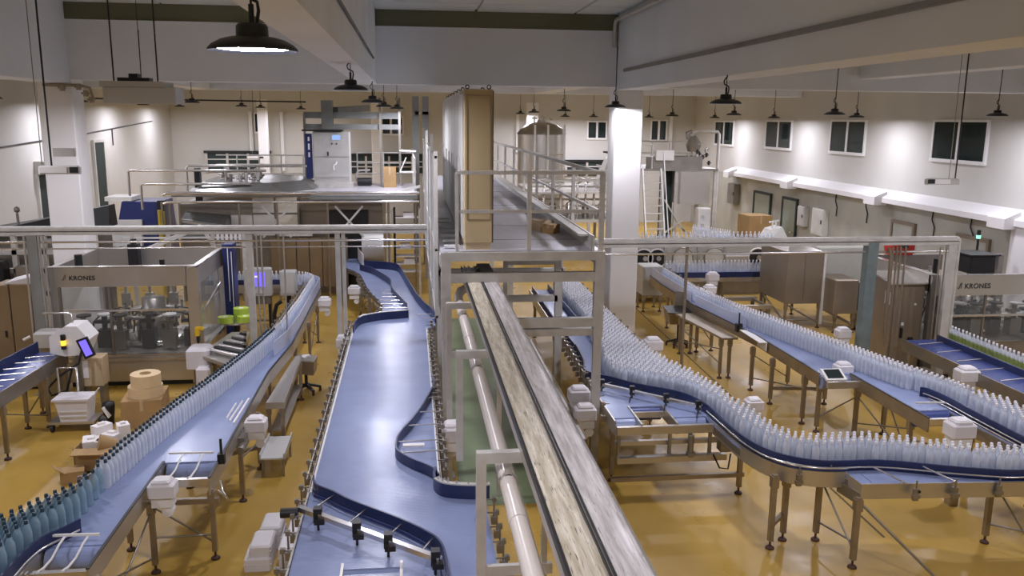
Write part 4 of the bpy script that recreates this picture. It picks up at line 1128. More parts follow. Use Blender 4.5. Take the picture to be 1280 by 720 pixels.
brackets(cb_, [(-1.12, 16.5), (-0.66, 17.0), (-0.66, 18.3), (-0.95, 19.4), (-1.12, 20.2), (-1.35, 21.9)], 0.35, 0.05, 1.1)
obj('side_rail', MB().tube([(-1.17, 16.3, 1.1), (-1.17, 8.9, 1.1)], 0.009, 6).tube([(0.36, 16.0, 1.14), (0.36, 9.0, 1.14)], 0.01, 6), 'steel', cb_)
for (x, y) in ((-1.1, 8.9), (0.25, 8.95), (-1.1, 11.0), (0.25, 11.0), (-1.1, 13.2), (0.25, 13.2), (-1.1, 15.4), (0.25, 15.4), (-1.1, 6.9), (0.68, 6.9), (-0.95, 19.3), (-0.6, 18.5), (0.05, 18.4), (-1.3, 21.6), (-0.3, 21.6), (-1.02, 20.4)):
    leg(cb_, x, y)
brace(cb_, (-1.3, 21.6, 0.7), (-0.98, 20.4, 0.2)); brace(cb_, (-1.3, 21.6, 0.2), (-0.98, 20.4, 0.7))
crossbar(cb_, (-1.1, 15.4, 0.3), (0.25, 15.4, 0.3)); crossbar(cb_, (-1.1, 11.0, 0.3), (0.25, 11.0, 0.3))
motor(cb_, 0.50, 10.35, 0.98, 1.15, PI / 2); motor(cb_, -0.95, 17.7, 0.72, 1.1); motor(cb_, -1.27, 15.35, 0.9, 1.0, PI / 2); motor(cb_, -1.32, 19.6, 1.0, 1.0)
obj('frame_housing', MB().box(0.34, 0.40, 9.0, 16.0, 0.55, 0.86), 'leg_steel', cb_, 'brown metal side housing')

# ---- D: the curving bottle conveyor at right
cd = thing('curved_conveyor', 'curving stainless conveyor crowded with bottles in the right foreground', 'conveyor', (4.6, 9.5, 0))
DB = [(2.84, 19.6), (2.80, 16.0), (2.82, 14.2), (2.76, 12.7), (2.72, 12.0), (2.72, 10.76), (3.03, 10.76), (3.03, 11.2), (3.52, 11.2), (3.52, 10.72), (4.00, 10.72), (4.04, 9.7), (4.12, 9.3), (4.28, 8.96), (4.50, 8.78), (4.78, 8.70), (4.95, 8.68), (4.98, 8.38), (6.9, 8.26), (8.3, 8.18), (8.3, 8.72), (7.1, 8.72), (6.63, 8.74), (6.3, 8.89), (5.97, 9.03), (5.6, 9.22), (5.15, 9.26), (4.76, 9.30), (4.58, 9.48), (4.53, 9.75), (4.48, 10.2), (4.42, 10.7), (4.40, 11.2), (4.30, 11.8), (4.14, 12.4), (4.02, 13.1), (3.93, 15.0), (3.93, 19.6)]
obj('belt', MB().prism(DB, 0.965, 1.0), 'belt', cd)
obj('belt_frame', MB().prism(DB, 0.88, 0.955), 'steel_dark', cd)
front = smooth([(4.02, 10.72), (4.05, 9.9), (4.09, 9.45), (4.19, 9.10), (4.36, 8.86), (4.58, 8.74), (4.80, 8.69), (4.98, 8.68)])
side(cd, front, 0.84, 1.03, 0.02, 'steel')
side(cd, [(4.96, 8.70), (4.98, 8.36), (6.9, 8.24), (8.3, 8.16)], 0.84, 1.02, 0.02, 'steel')
side(cd, [(4.92, 8.75), (4.99, 8.36)], 0.76, 0.9, 0.03, 'steel_dark')
side(cd, [(2.79, 19.6), (2.76, 16.0), (2.78, 14.2), (2.72, 12.7), (2.70, 12.0), (2.70, 10.6)])
side(cd, DB[20:], 0.84, 1.03)
GD = smooth([(2.86, 14.2), (2.80, 13.2), (2.70, 12.68), (2.79, 12.46), (2.97, 12.30), (3.31, 11.88), (3.78, 11.5), (3.98, 11.18), (4.06, 10.75), (4.06, 10.2), (4.09, 9.69), (4.18, 9.28), (4.35, 9.01), (4.62, 8.83), (4.89, 8.77), (5.29, 8.76), (5.61, 8.69), (6.09, 8.51), (6.58, 8.36), (6.9, 8.31), (8.3, 8.26)], 3)
guard(cd, GD, 1.0, 1.13, 0.022)
rodtube(cd, [(x - 0.02, y - 0.045) for x, y in GD[28:]], 1.06, 0.011)
rodtube(cd, front, 1.07, 0.012)
obj('dark_rail', MB().ribbon([(x + 0.005, y + 0.012) for x, y in front], 1.035, 1.052, 0.02), 'navy_paint', cd)
guard(cd, [(3.24, 19.6), (3.26, 16.6), (3.30, 15.2)], 1.0, 1.14, 0.03, 'guide_navy')
guard(cd, [(2.86, 19.6), (2.83, 16.0), (2.86, 14.2)], 1.0, 1.10, 0.02)
rodtube(cd, [(3.97, 19.6), (3.95, 15.0), (4.0, 13.6)], 1.2, 0.014, m='steel_dark')
brackets(cd, [(3.93, 19.4), (3.93, 14.2)], 0.5, 0.05, 1.24)
brackets(cd, [(2.70, 10.9), (2.70, 11.2), (2.71, 12.0), (2.73, 12.7), (2.78, 14.2), (2.76, 16.0)], 0.28, 0.06, 1.14, 'leg_steel')
# the diagonal holding bar with its clamps
dp, dq = Vector((2.66, 12.1, 1.1)), Vector((3.98, 10.82, 1.1))
obj('guide_beam', MB().bar(dp, dq, 0.05, 0.045), 'steel_bright', cd)
for t in (0.12, 0.4, 0.7, 0.97):
    p = dp.lerp(dq, t)
    obj('clamp', MB().box(p.x - 0.035, p.x + 0.035, p.y - 0.035, p.y + 0.035, 1.05, 1.18).cyl((p.x, p.y, 1.0), (p.x, p.y, 1.06), 0.014, 6), 'black', cd)
    obj('guide_rod', MB().cyl((p.x, p.y, 1.09), (p.x + 0.22, p.y + 0.2, 1.07), 0.01, 6).cyl((p.x, p.y, 1.09), (p.x - 0.1, p.y - 0.25, 1.02), 0.01, 6), 'black' if t > 0.3 else 'steel_bright', cd)
for (x0, x1, y) in ((2.73, 3.02, 10.76), (3.53, 3.99, 10.72)):
    obj('end_roller', MB().cyl((x0, y + 0.02, 0.875), (x1, y + 0.02, 0.875), 0.115, 16), 'belt', cd)
obj('end_roller', MB().cyl((3.04, 11.24, 0.885), (3.51, 11.24, 0.885), 0.1, 14), 'belt_dark', cd)
for x in (3.03, 3.52):
    obj('end_plate', MB().box(x - 0.012, x + 0.012, 10.45, 11.2, 0.86, 1.02), 'steel', cd)
obj('end_bar', MB().box(3.03, 3.52, 11.0, 11.05, 0.9, 0.98), 'steel_bright', cd)
obj('end_bar', MB().box(2.69, 4.04, 10.42, 10.48, 0.88, 0.99), 'steel', cd)
obj('end_bar', MB().box(2.69, 4.1, 10.5, 10.56, 0.70, 0.76).box(2.69, 4.2, 10.36, 10.46, 0.50, 0.58), 'steel', cd)
for x in (2.72, 3.42, 3.7, 3.98):
    obj('end_strut', MB().box(x - 0.02, x + 0.02, 10.43, 10.47, 0.55, 0.9), 'steel_dark', cd)
obj('tension_screw', MB().cyl((3.7, 10.4, 0.62), (3.7, 10.4, 0.86), 0.04, 10).cyl((3.7, 10.4, 0.56), (3.7, 10.4, 0.62), 0.06, 10), 'steel_dark', cd)
obj('junction_box', MB().box(4.1, 4.26, 10.35, 10.5, 0.62, 0.84), 'steel_dark', cd)
obj('cable_loop', MB().tube([(4.0, 10.35, 0.6), (4.08, 10.3, 0.42), (4.2, 10.3, 0.4), (4.24, 10.34, 0.6)], 0.012, 6), 'black', cd)
obj('wheel_knob', MB().cyl((4.17, 10.32, 0.98), (4.17, 10.42, 0.98), 0.06, 10), 'white_plastic', cd)
# triangular open end of the next belt and its rods
obj('end_roller', MB().hull8([(5.0, 8.4, 0.86), (5.16, 8.4, 0.86), (5.16, 8.66, 0.86), (5.0, 8.66, 0.86)], [(5.0, 8.42, 0.9), (5.14, 8.42, 1.004), (5.14, 8.66, 1.004), (5.0, 8.66, 0.9)]), 'belt_dark', cd)
for x in (5.42, 6.0):
    obj('guide_rod', MB().cyl((x - 0.16, 8.62, 1.10), (x + 0.06, 8.28, 1.03), 0.012, 6), 'steel_bright', cd)
for x in (4.42, 4.8, 5.55, 6.02, 6.55, 7.05):
    y = 8.24 if x > 5 else 8.74
    obj('side_clamp', MB().box(x - 0.03, x + 0.03, y - 0.035, y, 0.86, 1.0).cyl((x, y - 0.02, 0.98), (x, y - 0.02, 1.1), 0.01, 6).box(x - 0.045, x + 0.045, y - 0.045, y - 0.01, 0.89, 0.93), 'steel_dark', cd)
obj('side_bolt', MB().cyl((5.58, 8.2, 0.97), (5.58, 8.24, 0.97), 0.018, 8), 'black', cd)
for (x, y) in ((4.2, 8.88), (4.44, 9.06), (4.84, 9.02), (4.96, 8.36), (6.87, 8.75), (7.22, 8.4), (4.40, 10.38), (2.76, 10.95), (2.8, 13.0), (3.9, 13.0), (2.8, 16.0), (3.9, 16.0), (2.84, 19.0), (3.9, 19.0)):
    leg(cd, x, y, 0.94 if (x, y) == (4.2, 8.88) else 0.86, 0.06)
crossbar(cd, (4.2, 8.88, 0.3), (4.46, 9.1, 0.34), 0.05)
crossbar(cd, (2.62, 10.42, 0.26), (4.46, 10.38, 0.28), 0.06)
obj('cross_bar', MB().bar((2.8, 13.0, 0.3), (3.9, 13.0, 0.3), 0.05), 'leg_steel', cd)
brace(cd, (4.84, 9.0, 0.8), (4.96, 8.36, 0.2)); brace(cd, (4.84, 9.02, 0.25), (4.96, 8.4, 0.3)); brace(cd, (4.98, 8.36, 0.8), (5.75, 7.85, 0.02), 0.016)
brace(cd, (6.9, 8.75, 0.78), (7.2, 8.42, 0.15)); brace(cd, (6.87, 8.75, 0.25), (7.2, 8.42, 0.28))
motor(cd, 4.98, 11.4, 0.86, 0.9); motor(cd, 7.12, 9.78, 1.0, 1.2); motor(cd, 4.3, 14.35, 0.98, 1.15); motor(cd, 2.42, 11.7, 0.98, 1.1); motor(cd, 2.42, 11.25, 0.86, 1.1)
obj('motor_stand', MB().box(4.92, 5.04, 11.35, 11.45, 0.0, 0.75).box(7.06, 7.18, 9.72, 9.84, 0, 0.88).box(4.26, 4.34, 14.3, 14.4, 0, 0.9).box(2.38, 2.46, 11.2, 11.75, 0.0, 0.78), 'leg_steel', cd)
# long low steel duct left of it, below the twin conveyor
dk = thing('steel_duct', 'long low brown steel duct between the twin conveyor and the curving conveyor', 'duct', (2.1, 12.0, 0))
obj('duct_body', MB().box(1.95, 2.25, 10.4, 15.5, 0.62, 0.84), 'leg_steel', dk)
obj('duct_lid', MB().box(1.93, 2.27, 10.4, 15.5, 0.84, 0.86), 'steel_dark', dk)
obj('duct_seam', MB().box(2.27, 2.29, 10.4, 15.5, 0.8, 0.87).box(1.91, 1.93, 10.4, 15.5, 0.8, 0.87), 'tan_panel', dk)
for y in (10.6, 12.5, 15.0):
    leg(dk, 2.1, y, 0.64)

# ---- E: the second, straight stepped conveyor at right
cE = thing('bottle_conveyor', 'stepped stainless conveyor at right carrying bottles along its far edge', 'conveyor', (6.8, 13.0, 0))
EL = [(6.2, 21.2), (6.12, 20.0), (6.16, 17.6), (6.32, 16.2), (6.48, 14.8), (6.5, 12.42)]
ER = [(8.15, 10.4), (8.0, 10.9), (7.82, 11.5), (7.66, 12.1), (7.52, 12.8), (7.36, 13.6), (7.16, 14.5), (6.96, 15.4), (6.72, 16.4), (6.6, 17.6), (6.56, 20.2), (6.62, 21.2)]
EB = EL + [(7.0, 12.42), (7.02, 10.66), (7.55, 10.66), (7.58, 8.9), (8.15, 8.9)] + ER
obj('belt', MB().prism(EB, 0.965, 1.0), 'belt', cE)
obj('belt_frame', MB().prism(EB, 0.88, 0.955), 'steel_dark', cE)
side(cE, EL[:], 0.82, 1.02, 0.02, 'leg_steel'); side(cE, [(7.01, 12.4), (7.03, 10.3)], 0.82, 1.02, 0.02, 'leg_steel'); side(cE, [(7.565, 10.64), (7.59, 8.9)], 0.80, 1.0, 0.02, 'leg_steel')
side(cE, ER, 0.82, 1.03)
obj('edge_strip', MB().ribbon(EL, 1.02, 1.03, 0.03), 'black', cE)
obj('edge_strip', MB().ribbon([(7.01, 12.4), (7.03, 10.3)], 1.02, 1.03, 0.03), 'black', cE)
step_end(cE, 7.05, 7.55, 10.66, 0, 'belt_dark', 0.3)
obj('end_roller', MB().cyl((6.52, 12.44, 0.875), (7.0, 12.44, 0.875), 0.115, 16), 'belt', cE)
obj('end_bar', MB().box(6.48, 7.03, 12.08, 12.14, 0.88, 0.98), 'steel', cE)
GE = smooth([(7.50, 11.28), (7.58, 11.2), (7.63, 10.8), (7.62, 10.2), (7.62, 9.5), (7.63, 8.9)])
guard(cE, GE, 1.0, 1.14, 0.025)
rodtube(cE, [(x - 0.04, y - 0.02) for x, y in GE[3:]], 1.06, 0.012)
rodtube(cE, [(x - 0.06, y - 0.02) for x, y in GE[5:]], 1.02, 0.012)
rodtube(cE, ER, 1.22, 0.012, m='steel_dark')
brackets(cE, ER, 0.4, -0.05, 1.26)
guard(cE, [(6.19, 21.0), (6.15, 20.0), (6.19, 17.9)], 1.0, 1.26, 0.014, 'guide_clear', name='clear_guide')
guard(cE, [(6.22, 17.7), (6.36, 16.4), (6.55, 15.6)], 1.0, 1.22, 0.014, 'guide_clear', name='clear_guide')
for (x, y) in ((6.56, 12.5), (6.38, 13.92), (6.34, 14.71), (6.2, 17.41), (6.56, 17.48), (7.36, 13.82), (7.12, 14.83), (7.06, 10.75), (7.05, 12.2), (7.6, 12.3), (7.6, 10.2), (8.1, 9.6), (6.5, 12.9), (6.2, 19.6), (6.55, 19.6)):
    leg(cE, x, y, 0.86, 0.06)
crossbar(cE, (6.38, 13.92, 0.3), (7.36, 13.82, 0.3), 0.06)
for p, q in (((6.34, 14.71, 0.7), (7.12, 14.83, 0.2)), ((6.34, 14.71, 0.25), (6.56, 12.5, 0.7)), ((6.56, 12.5, 0.25), (7.05, 12.2, 0.7)), ((7.05, 12.2, 0.25), (7.06, 10.75, 0.7)), ((7.05, 12.2, 0.7), (7.06, 10.75, 0.25)), ((7.06, 10.75, 0.55), (7.6, 10.2, 0.5)), ((6.2, 17.41, 0.7), (6.56, 17.48, 0.2)), ((7.6, 12.3, 0.7), (7.06, 10.75, 0.25))):
    brace(cE, p, q)
motor(cE, 7.0, 12.62, 0.98, 1.0); motor(cE, 7.05, 19.1, 1.0, 1.0); motor(cE, 8.25, 15.0, 0.95, 1.0)
sp_ = obj('hmi_panel', MB().hull8([(6.46, 12.12, 0.99), (6.80, 12.12, 0.99), (6.80, 12.36, 1.10), (6.46, 12.36, 1.10)], [(6.46, 12.10, 1.02), (6.80, 12.10, 1.02), (6.80, 12.34, 1.13), (6.46, 12.34, 1.13)]), 'white_plastic', cE, 'tilted panel with white rim')
obj('hmi_screen', MB().hull8([(6.50, 12.13, 1.034), (6.76, 12.13, 1.034), (6.76, 12.32, 1.121), (6.50, 12.32, 1.121)], [(6.50, 12.128, 1.038), (6.76, 12.128, 1.038), (6.76, 12.318, 1.125), (6.50, 12.318, 1.125)]), 'window_glass', sp_)
obj('notice_plate', MB().box(6.43, 6.45, 14.35, 14.75, 0.86, 1.02).box(6.3, 6.45, 14.35, 15.3, 1.02, 1.03), 'white_plastic', cE, 'white plate on the side panel')
obj('sensor_post', MB().cyl((6.4, 15.6, 0.95), (6.4, 15.6, 1.3), 0.016, 8).box(6.34, 6.46, 15.55, 15.65, 0.92, 1.08), 'black', cE)
# side table along it
stb = thing('side_table', 'flat brown steel side table beside the upper end of the right bottle conveyor', 'table', (5.95, 16.6, 0))
obj('table_top', MB().prism([(5.72, 17.5), (6.1, 17.5), (6.3, 15.35), (5.98, 15.35)], 0.82, 0.86), 'leg_steel', stb)
for (x, y) in ((5.78, 17.3), (6.02, 17.3), (6.2, 15.5), (6.02, 15.5)):
    leg(stb, x, y, 0.82)
brace(stb, (5.78, 17.3, 0.6), (6.02, 15.5, 0.3)); brace(stb, (5.78, 17.3, 0.3), (6.02, 15.5, 0.6))

# ---- F: far cross conveyor, joining E by a curve
cF = thing('cross_conveyor', 'far straight conveyor with one row of bottles, crossing in front of the round windows', 'conveyor', (8.2, 21.6, 0))
obj('belt', MB().box(6.7, 9.75, 21.45, 21.8, 0.965, 1.0), 'belt_dark', cF)
obj('side_panel', MB().box(6.7, 9.75, 21.42, 21.45, 0.8, 1.04), 'guide_navy', cF)
obj('side_panel', MB().box(6.7, 9.75, 21.38, 21.42, 0.78, 0.9), 'steel_bright', cF)
obj('side_panel', MB().box(6.7, 9.75, 21.8, 21.83, 0.8, 1.03), 'steel', cF)
for x in (7.0, 8.3, 9.5):
    leg(cF, x, 21.5, 0.8); leg(cF, x, 21.75, 0.8)
motor(cF, 7.85, 21.1, 0.92, 1.1)
obj('motor_stand', MB().box(7.8, 7.9, 21.05, 21.15, 0, 0.8), 'leg_steel', cF)
jb = thing('transfer_cabinet', 'small grey steel cabinet where the far cross conveyor meets the right bottle conveyor', 'cabinet', (6.35, 21.6, 0))
obj('body', MB().bevbox(6.05, 6.6, 21.35, 22.0, 0.45, 1.22, 0.02), 'grey_cab', jb)
obj('door', MB().box(6.1, 6.55, 21.33, 21.35, 0.5, 1.15), 'grey_cab', jb)
for (x, y) in ((6.1, 21.4), (6.55, 21.4), (6.1, 21.95), (6.55, 21.95)):
    leg(jb, x, y, 0.46)

# ---- G: infeed of the right labelling machine
cG = thing('infeed_conveyor', 'dark blue infeed conveyor with green labelled bottles at the right edge', 'conveyor', (9.6, 13.0, 0))
obj('belt', MB().box(9.15, 10.05, 9.6, 14.4, 0.965, 1.0), 'belt_dark', cG)
obj('belt_frame', MB().box(9.15, 10.05, 9.6, 14.4, 0.86, 0.955), 'steel_dark', cG)
guard(cG, [(9.72, 9.6), (9.74, 14.3)], 1.0, 1.12, 0.02)
side(cG, [(9.12, 9.6), (9.12, 14.4)], 0.8, 1.02, 0.02, 'steel_dark'); side(cG, [(10.08, 9.6), (10.08, 14.4)], 0.8, 1.06, 0.02, 'steel_dark')
for i in range(6):
    obj('guide_rod', MB().cyl((9.16, 11.2 + i * 0.55, 1.04), (9.7, 11.3 + i * 0.55, 1.04), 0.012, 6), 'steel_bright', cG)
for (x, y) in ((9.18, 10.5), (10.02, 10.5), (9.18, 12.5), (10.02, 12.5), (9.18, 14.2), (10.02, 14.2)):
    leg(cG, x, y, 0.84)
motor(cG, 9.0, 12.35, 0.9, 1.2)
obj('motor_stand', MB().box(8.95, 9.05, 12.3, 12.4, 0, 0.78).box(8.8, 9.1, 12.9, 13.6, 0.5, 0.72), 'leg_steel', cG)

# ---- H: infeed of the left labelling machine
cH = thing('infeed_conveyor', 'dark blue infeed conveyor at the left edge leading to the white hexagonal guard', 'conveyor', (-6.1, 13.6, 0))
obj('belt', MB().prism([(-6.55, 11.2), (-6.0, 11.2), (-5.86, 14.75), (-6.28, 14.75)], 0.99, 1.03), 'belt_dark', cH)
obj('belt_frame', MB().prism([(-6.55, 11.2), (-6.0, 11.2), (-5.86, 14.75), (-6.28, 14.75)], 0.86, 0.98), 'steel_dark', cH)
side(cH, [(-5.98, 11.2), (-5.84, 14.75)], 0.82, 1.05, 0.02, 'steel_dark'); side(cH, [(-6.57, 11.2), (-6.3, 14.75)], 0.82, 1.22, 0.02, 'guide_navy')
for i in range(8):
    y = 11.9 + i * 0.33
    obj('guide_rod', MB().cyl((-6.42 + i * 0.02, y, 1.09), (-5.98 + i * 0.015, y + 0.12, 1.09), 0.012, 6), 'steel_bright', cH)
for (x, y) in ((-5.94, 12.56), (-6.2, 13.87), (-5.88, 13.9), (-6.42, 12.3), (-5.86, 14.6), (-6.26, 14.6)):
    leg(cH, x, y, 0.84)
brace(cH, (-5.94, 12.56, 0.7), (-5.88, 13.9, 0.2)); brace(cH, (-6.2, 13.87, 0.2), (-5.88, 13.9, 0.7))
hg = thing('guard_hood', 'white hexagonal guard hood with a yellow beacon at the end of the left infeed conveyor', 'guard', (-5.65, 14.6, 1.03))
hexp = [(-5.99, 14.45), (-5.99, 14.9), (-5.34, 14.9), (-5.34, 14.45)]
hx = MB()
P = [(-5.98, 1.10), (-5.97, 1.38), (-5.72, 1.55), (-5.52, 1.55), (-5.35, 1.32), (-5.46, 1.06), (-5.75, 1.04)]
n = len(P)
hx._add([(x, 14.42, z) for x, z in P] + [(x, 14.9, z) for x, z in P], [tuple(range(n)), tuple(reversed(range(n, 2 * n)))] + [(i, n + i, n + (i + 1) % n, (i + 1) % n) for i in range(n)])
obj('hood', hx, 'white_plastic', hg)
obj('beacon', MB().cyl((-5.74, 14.38, 1.18), (-5.74, 14.38, 1.24), 0.04, 10).cyl((-5.74, 14.38, 1.33), (-5.74, 14.38, 1.42), 0.04, 10), 'black', hg)
obj('beacon_light', MB().cyl((-5.74, 14.38, 1.24), (-5.74, 14.38, 1.33), 0.038, 10), 'beacon', hg, 'lit yellow beacon')
obj('grab_rail', MB().tube([(-6.15, 14.7, 1.72), (-5.75, 14.7, 1.72), (-5.7, 14.7, 1.7), (-5.69, 14.7, 1.55)], 0.018, 8), 'steel_bright', hg)
obj('hood_leg', MB().box(-5.62, -5.56, 14.55, 14.61, 0.0, 1.05).box(-5.96, -5.90, 14.8, 14.86, 0.0, 1.05), 'steel_dark', hg)
obj('cable_loop', MB().tube([(-5.45, 14.4, 1.2), (-5.5, 14.3, 0.95), (-5.8, 14.25, 0.75), (-6.0, 14.25, 0.55), (-5.95, 14.25, 0.42), (-5.7, 14.25, 0.5), (-5.6, 14.3, 0.9)], 0.02, 6), 'black', hg)
tb = thing('operator_screen', 'tilted operator screen on an arm below the white hexagonal hood', 'screen', (-5.3, 14.2, 1.0))
def slab(pts, y0, y1):
    m = MB(); k = len(pts)
    return m._add([(x, y0, z) for x, z in pts] + [(x, y1, z) for x, z in pts], [tuple(range(k)), tuple(reversed(range(k, 2 * k)))] + [(i, k + i, k + (i + 1) % k, (i + 1) % k) for i in range(k)])
obj('case', slab([(-5.30, 1.08), (-5.14, 1.15), (-5.25, 1.46), (-5.42, 1.40)], 14.06, 14.11), 'black', tb)
obj('display', slab([(-5.28, 1.13), (-5.175, 1.175), (-5.265, 1.42), (-5.375, 1.38)], 14.05, 14.06), 'screen', tb, 'lit violet display')
obj('arm', MB().tube([(-5.3, 14.16, 1.2), (-5.35, 14.3, 1.2), (-5.4, 14.45, 1.2)], 0.025, 8), 'black', tb)

# ------------------------------------------------------------------ bottles
def bottle_meshes(mb_name, h=0.30, r=0.0455, n=10):
    prof = [(0, 0.0), (r * 0.88, 0.0), (r, 0.012), (r, 0.085), (r * 0.93, 0.096), (r, 0.107), (r, 0.195), (r * 0.93, 0.222), (r * 0.66, 0.258), (r * 0.36, 0.279), (r * 0.33, 0.296)]
    return MB().lathe((0, 0, 0), prof, n).mesh(mb_name)
def cap_mesh(n=8):
    return MB().lathe((0, 0, 0.292), [(0.0185, 0), (0.0185, 0.03), (0.016, 0.036), (0, 0.036)], n).mesh('cap')
body_pet = bottle_meshes('bottle_body'); body_pet.materials.append(MATS['pet'])
body_blue = bottle_meshes('bottle_body'); body_blue.materials.append(MATS['pet_blue'])
cap_w = cap_mesh(); cap_w.materials.append(MATS['cap_white'])
cap_d = cap_mesh(); cap_d.materials.append(MATS['cap_dark'])

def inside(p, poly):
    c = False
    n = len(poly)
    for i in range(n):
        a, b = poly[i], poly[i - 1]
        if (a[1] > p[1]) != (b[1] > p[1]) and p[0] < (b[0] - a[0]) * (p[1] - a[1]) / (b[1] - a[1]) + a[0]:
            c = not c
    return c
def fill(poly, sp=0.094, jit=0.004, seed=1):
    rnd = random.Random(seed)
    x0 = min(p[0] for p in poly); x1 = max(p[0] for p in poly)
    y0 = min(p[1] for p in poly); y1 = max(p[1] for p in poly)
    out = []
    j = 0
    y = y0
    while y < y1:
        x = x0 + (sp / 2 if j % 2 else 0)
        while x < x1:
            if inside((x, y), poly):
                out.append((x + rnd.uniform(-jit, jit), y + rnd.uniform(-jit, jit)))
            x += sp
        y += sp * 0.866
        j += 1
    return out
def along(path, sp=0.094, off=0.0, seed=1):
    """single file along a polyline"""
    rnd = random.Random(seed)
    out = []
    carry = 0.0
    for i in range(len(path) - 1):
        a, b = Vector(path[i]), Vector(path[i + 1])
        L = (b - a).length
        d = (b - a) / L
        nrm = Vector((-d.y, d.x))
        t = carry
        while t < L:
            p = a + d * t + nrm * (off + rnd.uniform(-0.006, 0.006))
            out.append((p.x, p.y))
            t += sp
        carry = t - L
    return out
def dist(p):
    return math.hypot(p[0], p[1])
def bottle(name, me, cap, x, y, z, label, group):
    o = put(name, me, None, (x, y, z), 0)
    tag(o, label, 'bottle', group)
    put('cap', cap, o, (x, y, z))
    return o
def crowd(name, me, cap, pts, z, label, cat, m1, m2):
    """further bottles past the limit, joined into one object"""
    bv = [v.co.copy() for v in me.vertices]; bf = [tuple(p.vertices) for p in me.polygons]
    cv = [v.co.copy() for v in cap.vertices]; cfc = [tuple(p.vertices) for p in cap.polygons]
    a, b = MB(), MB()
    for p in pts:
        a._add([(v.x + p[0], v.y + p[1], v.z + z) for v in bv], bf, True)
        b._add([(v.x + p[0], v.y + p[1], v.z + z) for v in cv], cfc, True)
    o = obj(name, a, m1, None, kind='stuff')
    tag(o, label, cat)
    obj('caps', b, m2, o, kind='stuff')
    return o
ZB = 1.001
# left conveyor: turquoise-tinted bottles with dark caps
ApolyN = [(-4.12, 6.9), (-3.60, 6.9), (-3.58, 7.55), (-3.52, 7.78), (-3.42, 7.98), (-3.36, 8.3), (-3.36, 8.75), (-3.30, 9.05), (-3.36, 9.05), (-3.45, 8.7), (-3.66, 8.3), (-3.97, 7.75)]
ptsA = fill(ApolyN, seed=2)
lineA = [(-3.33, 9.12), (-3.27, 9.6), (-3.20, 10.1), (-3.12, 10.6), (-3.0, 11.3), (-2.83, 12.1), (-2.68, 13.0), (-2.54, 13.9), (-2.43, 14.9), (-2.37, 15.6), (-2.31, 17.5), (-2.29, 20.0)]
ptsA2 = along(lineA, 0.094, 0.0, 3)
ptsA3 = along(lineA[:9], 0.094, 0.082, 4)
curveA = along(arc(-3.05, 20.0, 0.755, 3, 90, 10) + [(-4.8, 20.755)], 0.096, 0, 5)
for p in ptsA:
    bottle('dark_capped_bottle', body_blue, cap_d, p[0], p[1], ZB, 'turquoise tinted bottle with dark cap in the crowd at the lower left corner', 'bottles crowded at the lower left')
for p in ptsA2 + ptsA3:
    if p[1] < 15.0:
        bottle('row_bottle', body_pet, cap_d, p[0], p[1], ZB, 'clear bottle with dark cap in the long row on the left conveyor', 'bottles in the long left row')
    else:
        bottle('row_bottle', body_pet, cap_w, p[0], p[1], ZB, 'clear bottle in the far part of the left row, behind the clear guide', 'bottles behind the left clear guide')
for p in curveA:
    bottle('row_bottle', body_pet, cap_w, p[0], p[1], ZB, 'clear bottle with pale cap on the far left curve behind the grey control box', 'bottles on the far left curve')
# right conveyors: bottles with white caps
def off_poly(path, d):
    out = []
    for i, p in enumerate(path):
        a = Vector(path[max(i - 1, 0)]); b = Vector(path[min(i + 1, len(path) - 1)])
        t = (b - a).normalized()
        out.append((p[0] - t.y * d, p[1] + t.x * d))
    return out
DF = [p for p in GD if p[1] < 12.36 or p[0] > 4]
DF = off_poly(DF, 0.062)
Dpoly = [(3.36, 15.6), (3.22, 14.0), (3.02, 12.55)] + DF + [(8.3, 8.62), (7.1, 8.64), (6.63, 8.66), (6.31, 8.81), (5.97, 8.95), (5.59, 9.14), (5.15, 9.17), (4.74, 9.21), (4.51, 9.40), (4.46, 9.62), (4.41, 10.13), (4.34, 10.62), (4.32, 11.14), (4.23, 11.74), (4.10, 12.2), (3.97, 12.6), (3.90, 13.1), (3.84, 14.5), (3.84, 15.74)]
ptsD = fill(Dpoly, 0.095, 0.007, seed=6)
ptsDu = fill([(3.36, 15.6), (3.36, 19.5), (3.84, 19.5), (3.84, 15.74)], 0.095, 0.007, seed=7)
lineE = [(6.36, 20.6), (6.36, 18.0), (6.44, 17.0), (6.58, 16.2), (6.78, 15.3), (7.0, 14.2), (7.18, 13.4), (7.33, 12.7), (7.46, 12.1), (7.60, 11.55), (7.74, 11.1), (7.80, 10.6)]
ptsE = along(lineE, 0.094, 0.0, 8)
ptsE2 = along(lineE[1:], 0.094, 0.083, 9)
ptsE2 += along(lineE[3:10], 0.094, -0.082, 19)
ptsE3 = fill([(7.70, 8.9), (8.09, 8.9), (8.09, 10.2), (7.94, 10.75), (7.86, 11.0), (7.86, 10.55), (7.71, 10.5)], seed=10)
ptsE3 = [p for p in ptsE3 if all((p[0] - q[0]) ** 2 + (p[1] - q[1]) ** 2 > 0.0075 for q in ptsE + ptsE2)]
ptsF = along([(6.75, 21.62), (9.7, 21.62)], 0.1, 0, 11)
allr = [(p, 'D') for p in ptsD + ptsDu] + [(p, 'E') for p in ptsE + ptsE2 + ptsE3] + [(p, 'F') for p in ptsF]
allr.sort(key=lambda q: dist(q[0]))
lab = {'D': ('clear bottle with white cap in the crowd on the curving right foreground conveyor', 'bottles on the curving conveyor'),
       'E': ('clear bottle with white cap along the far edge of the stepped right conveyor', 'bottles on the stepped right conveyor'),
       'F': ('clear bottle with white cap on the far cross conveyor by the round windows', 'bottles on the far cross conveyor')}
vis = [q for q in allr if q[0][0] < 7.6 or q[1] != 'D']
sel = vis[:300]
rest = [q for q in allr if q not in sel]
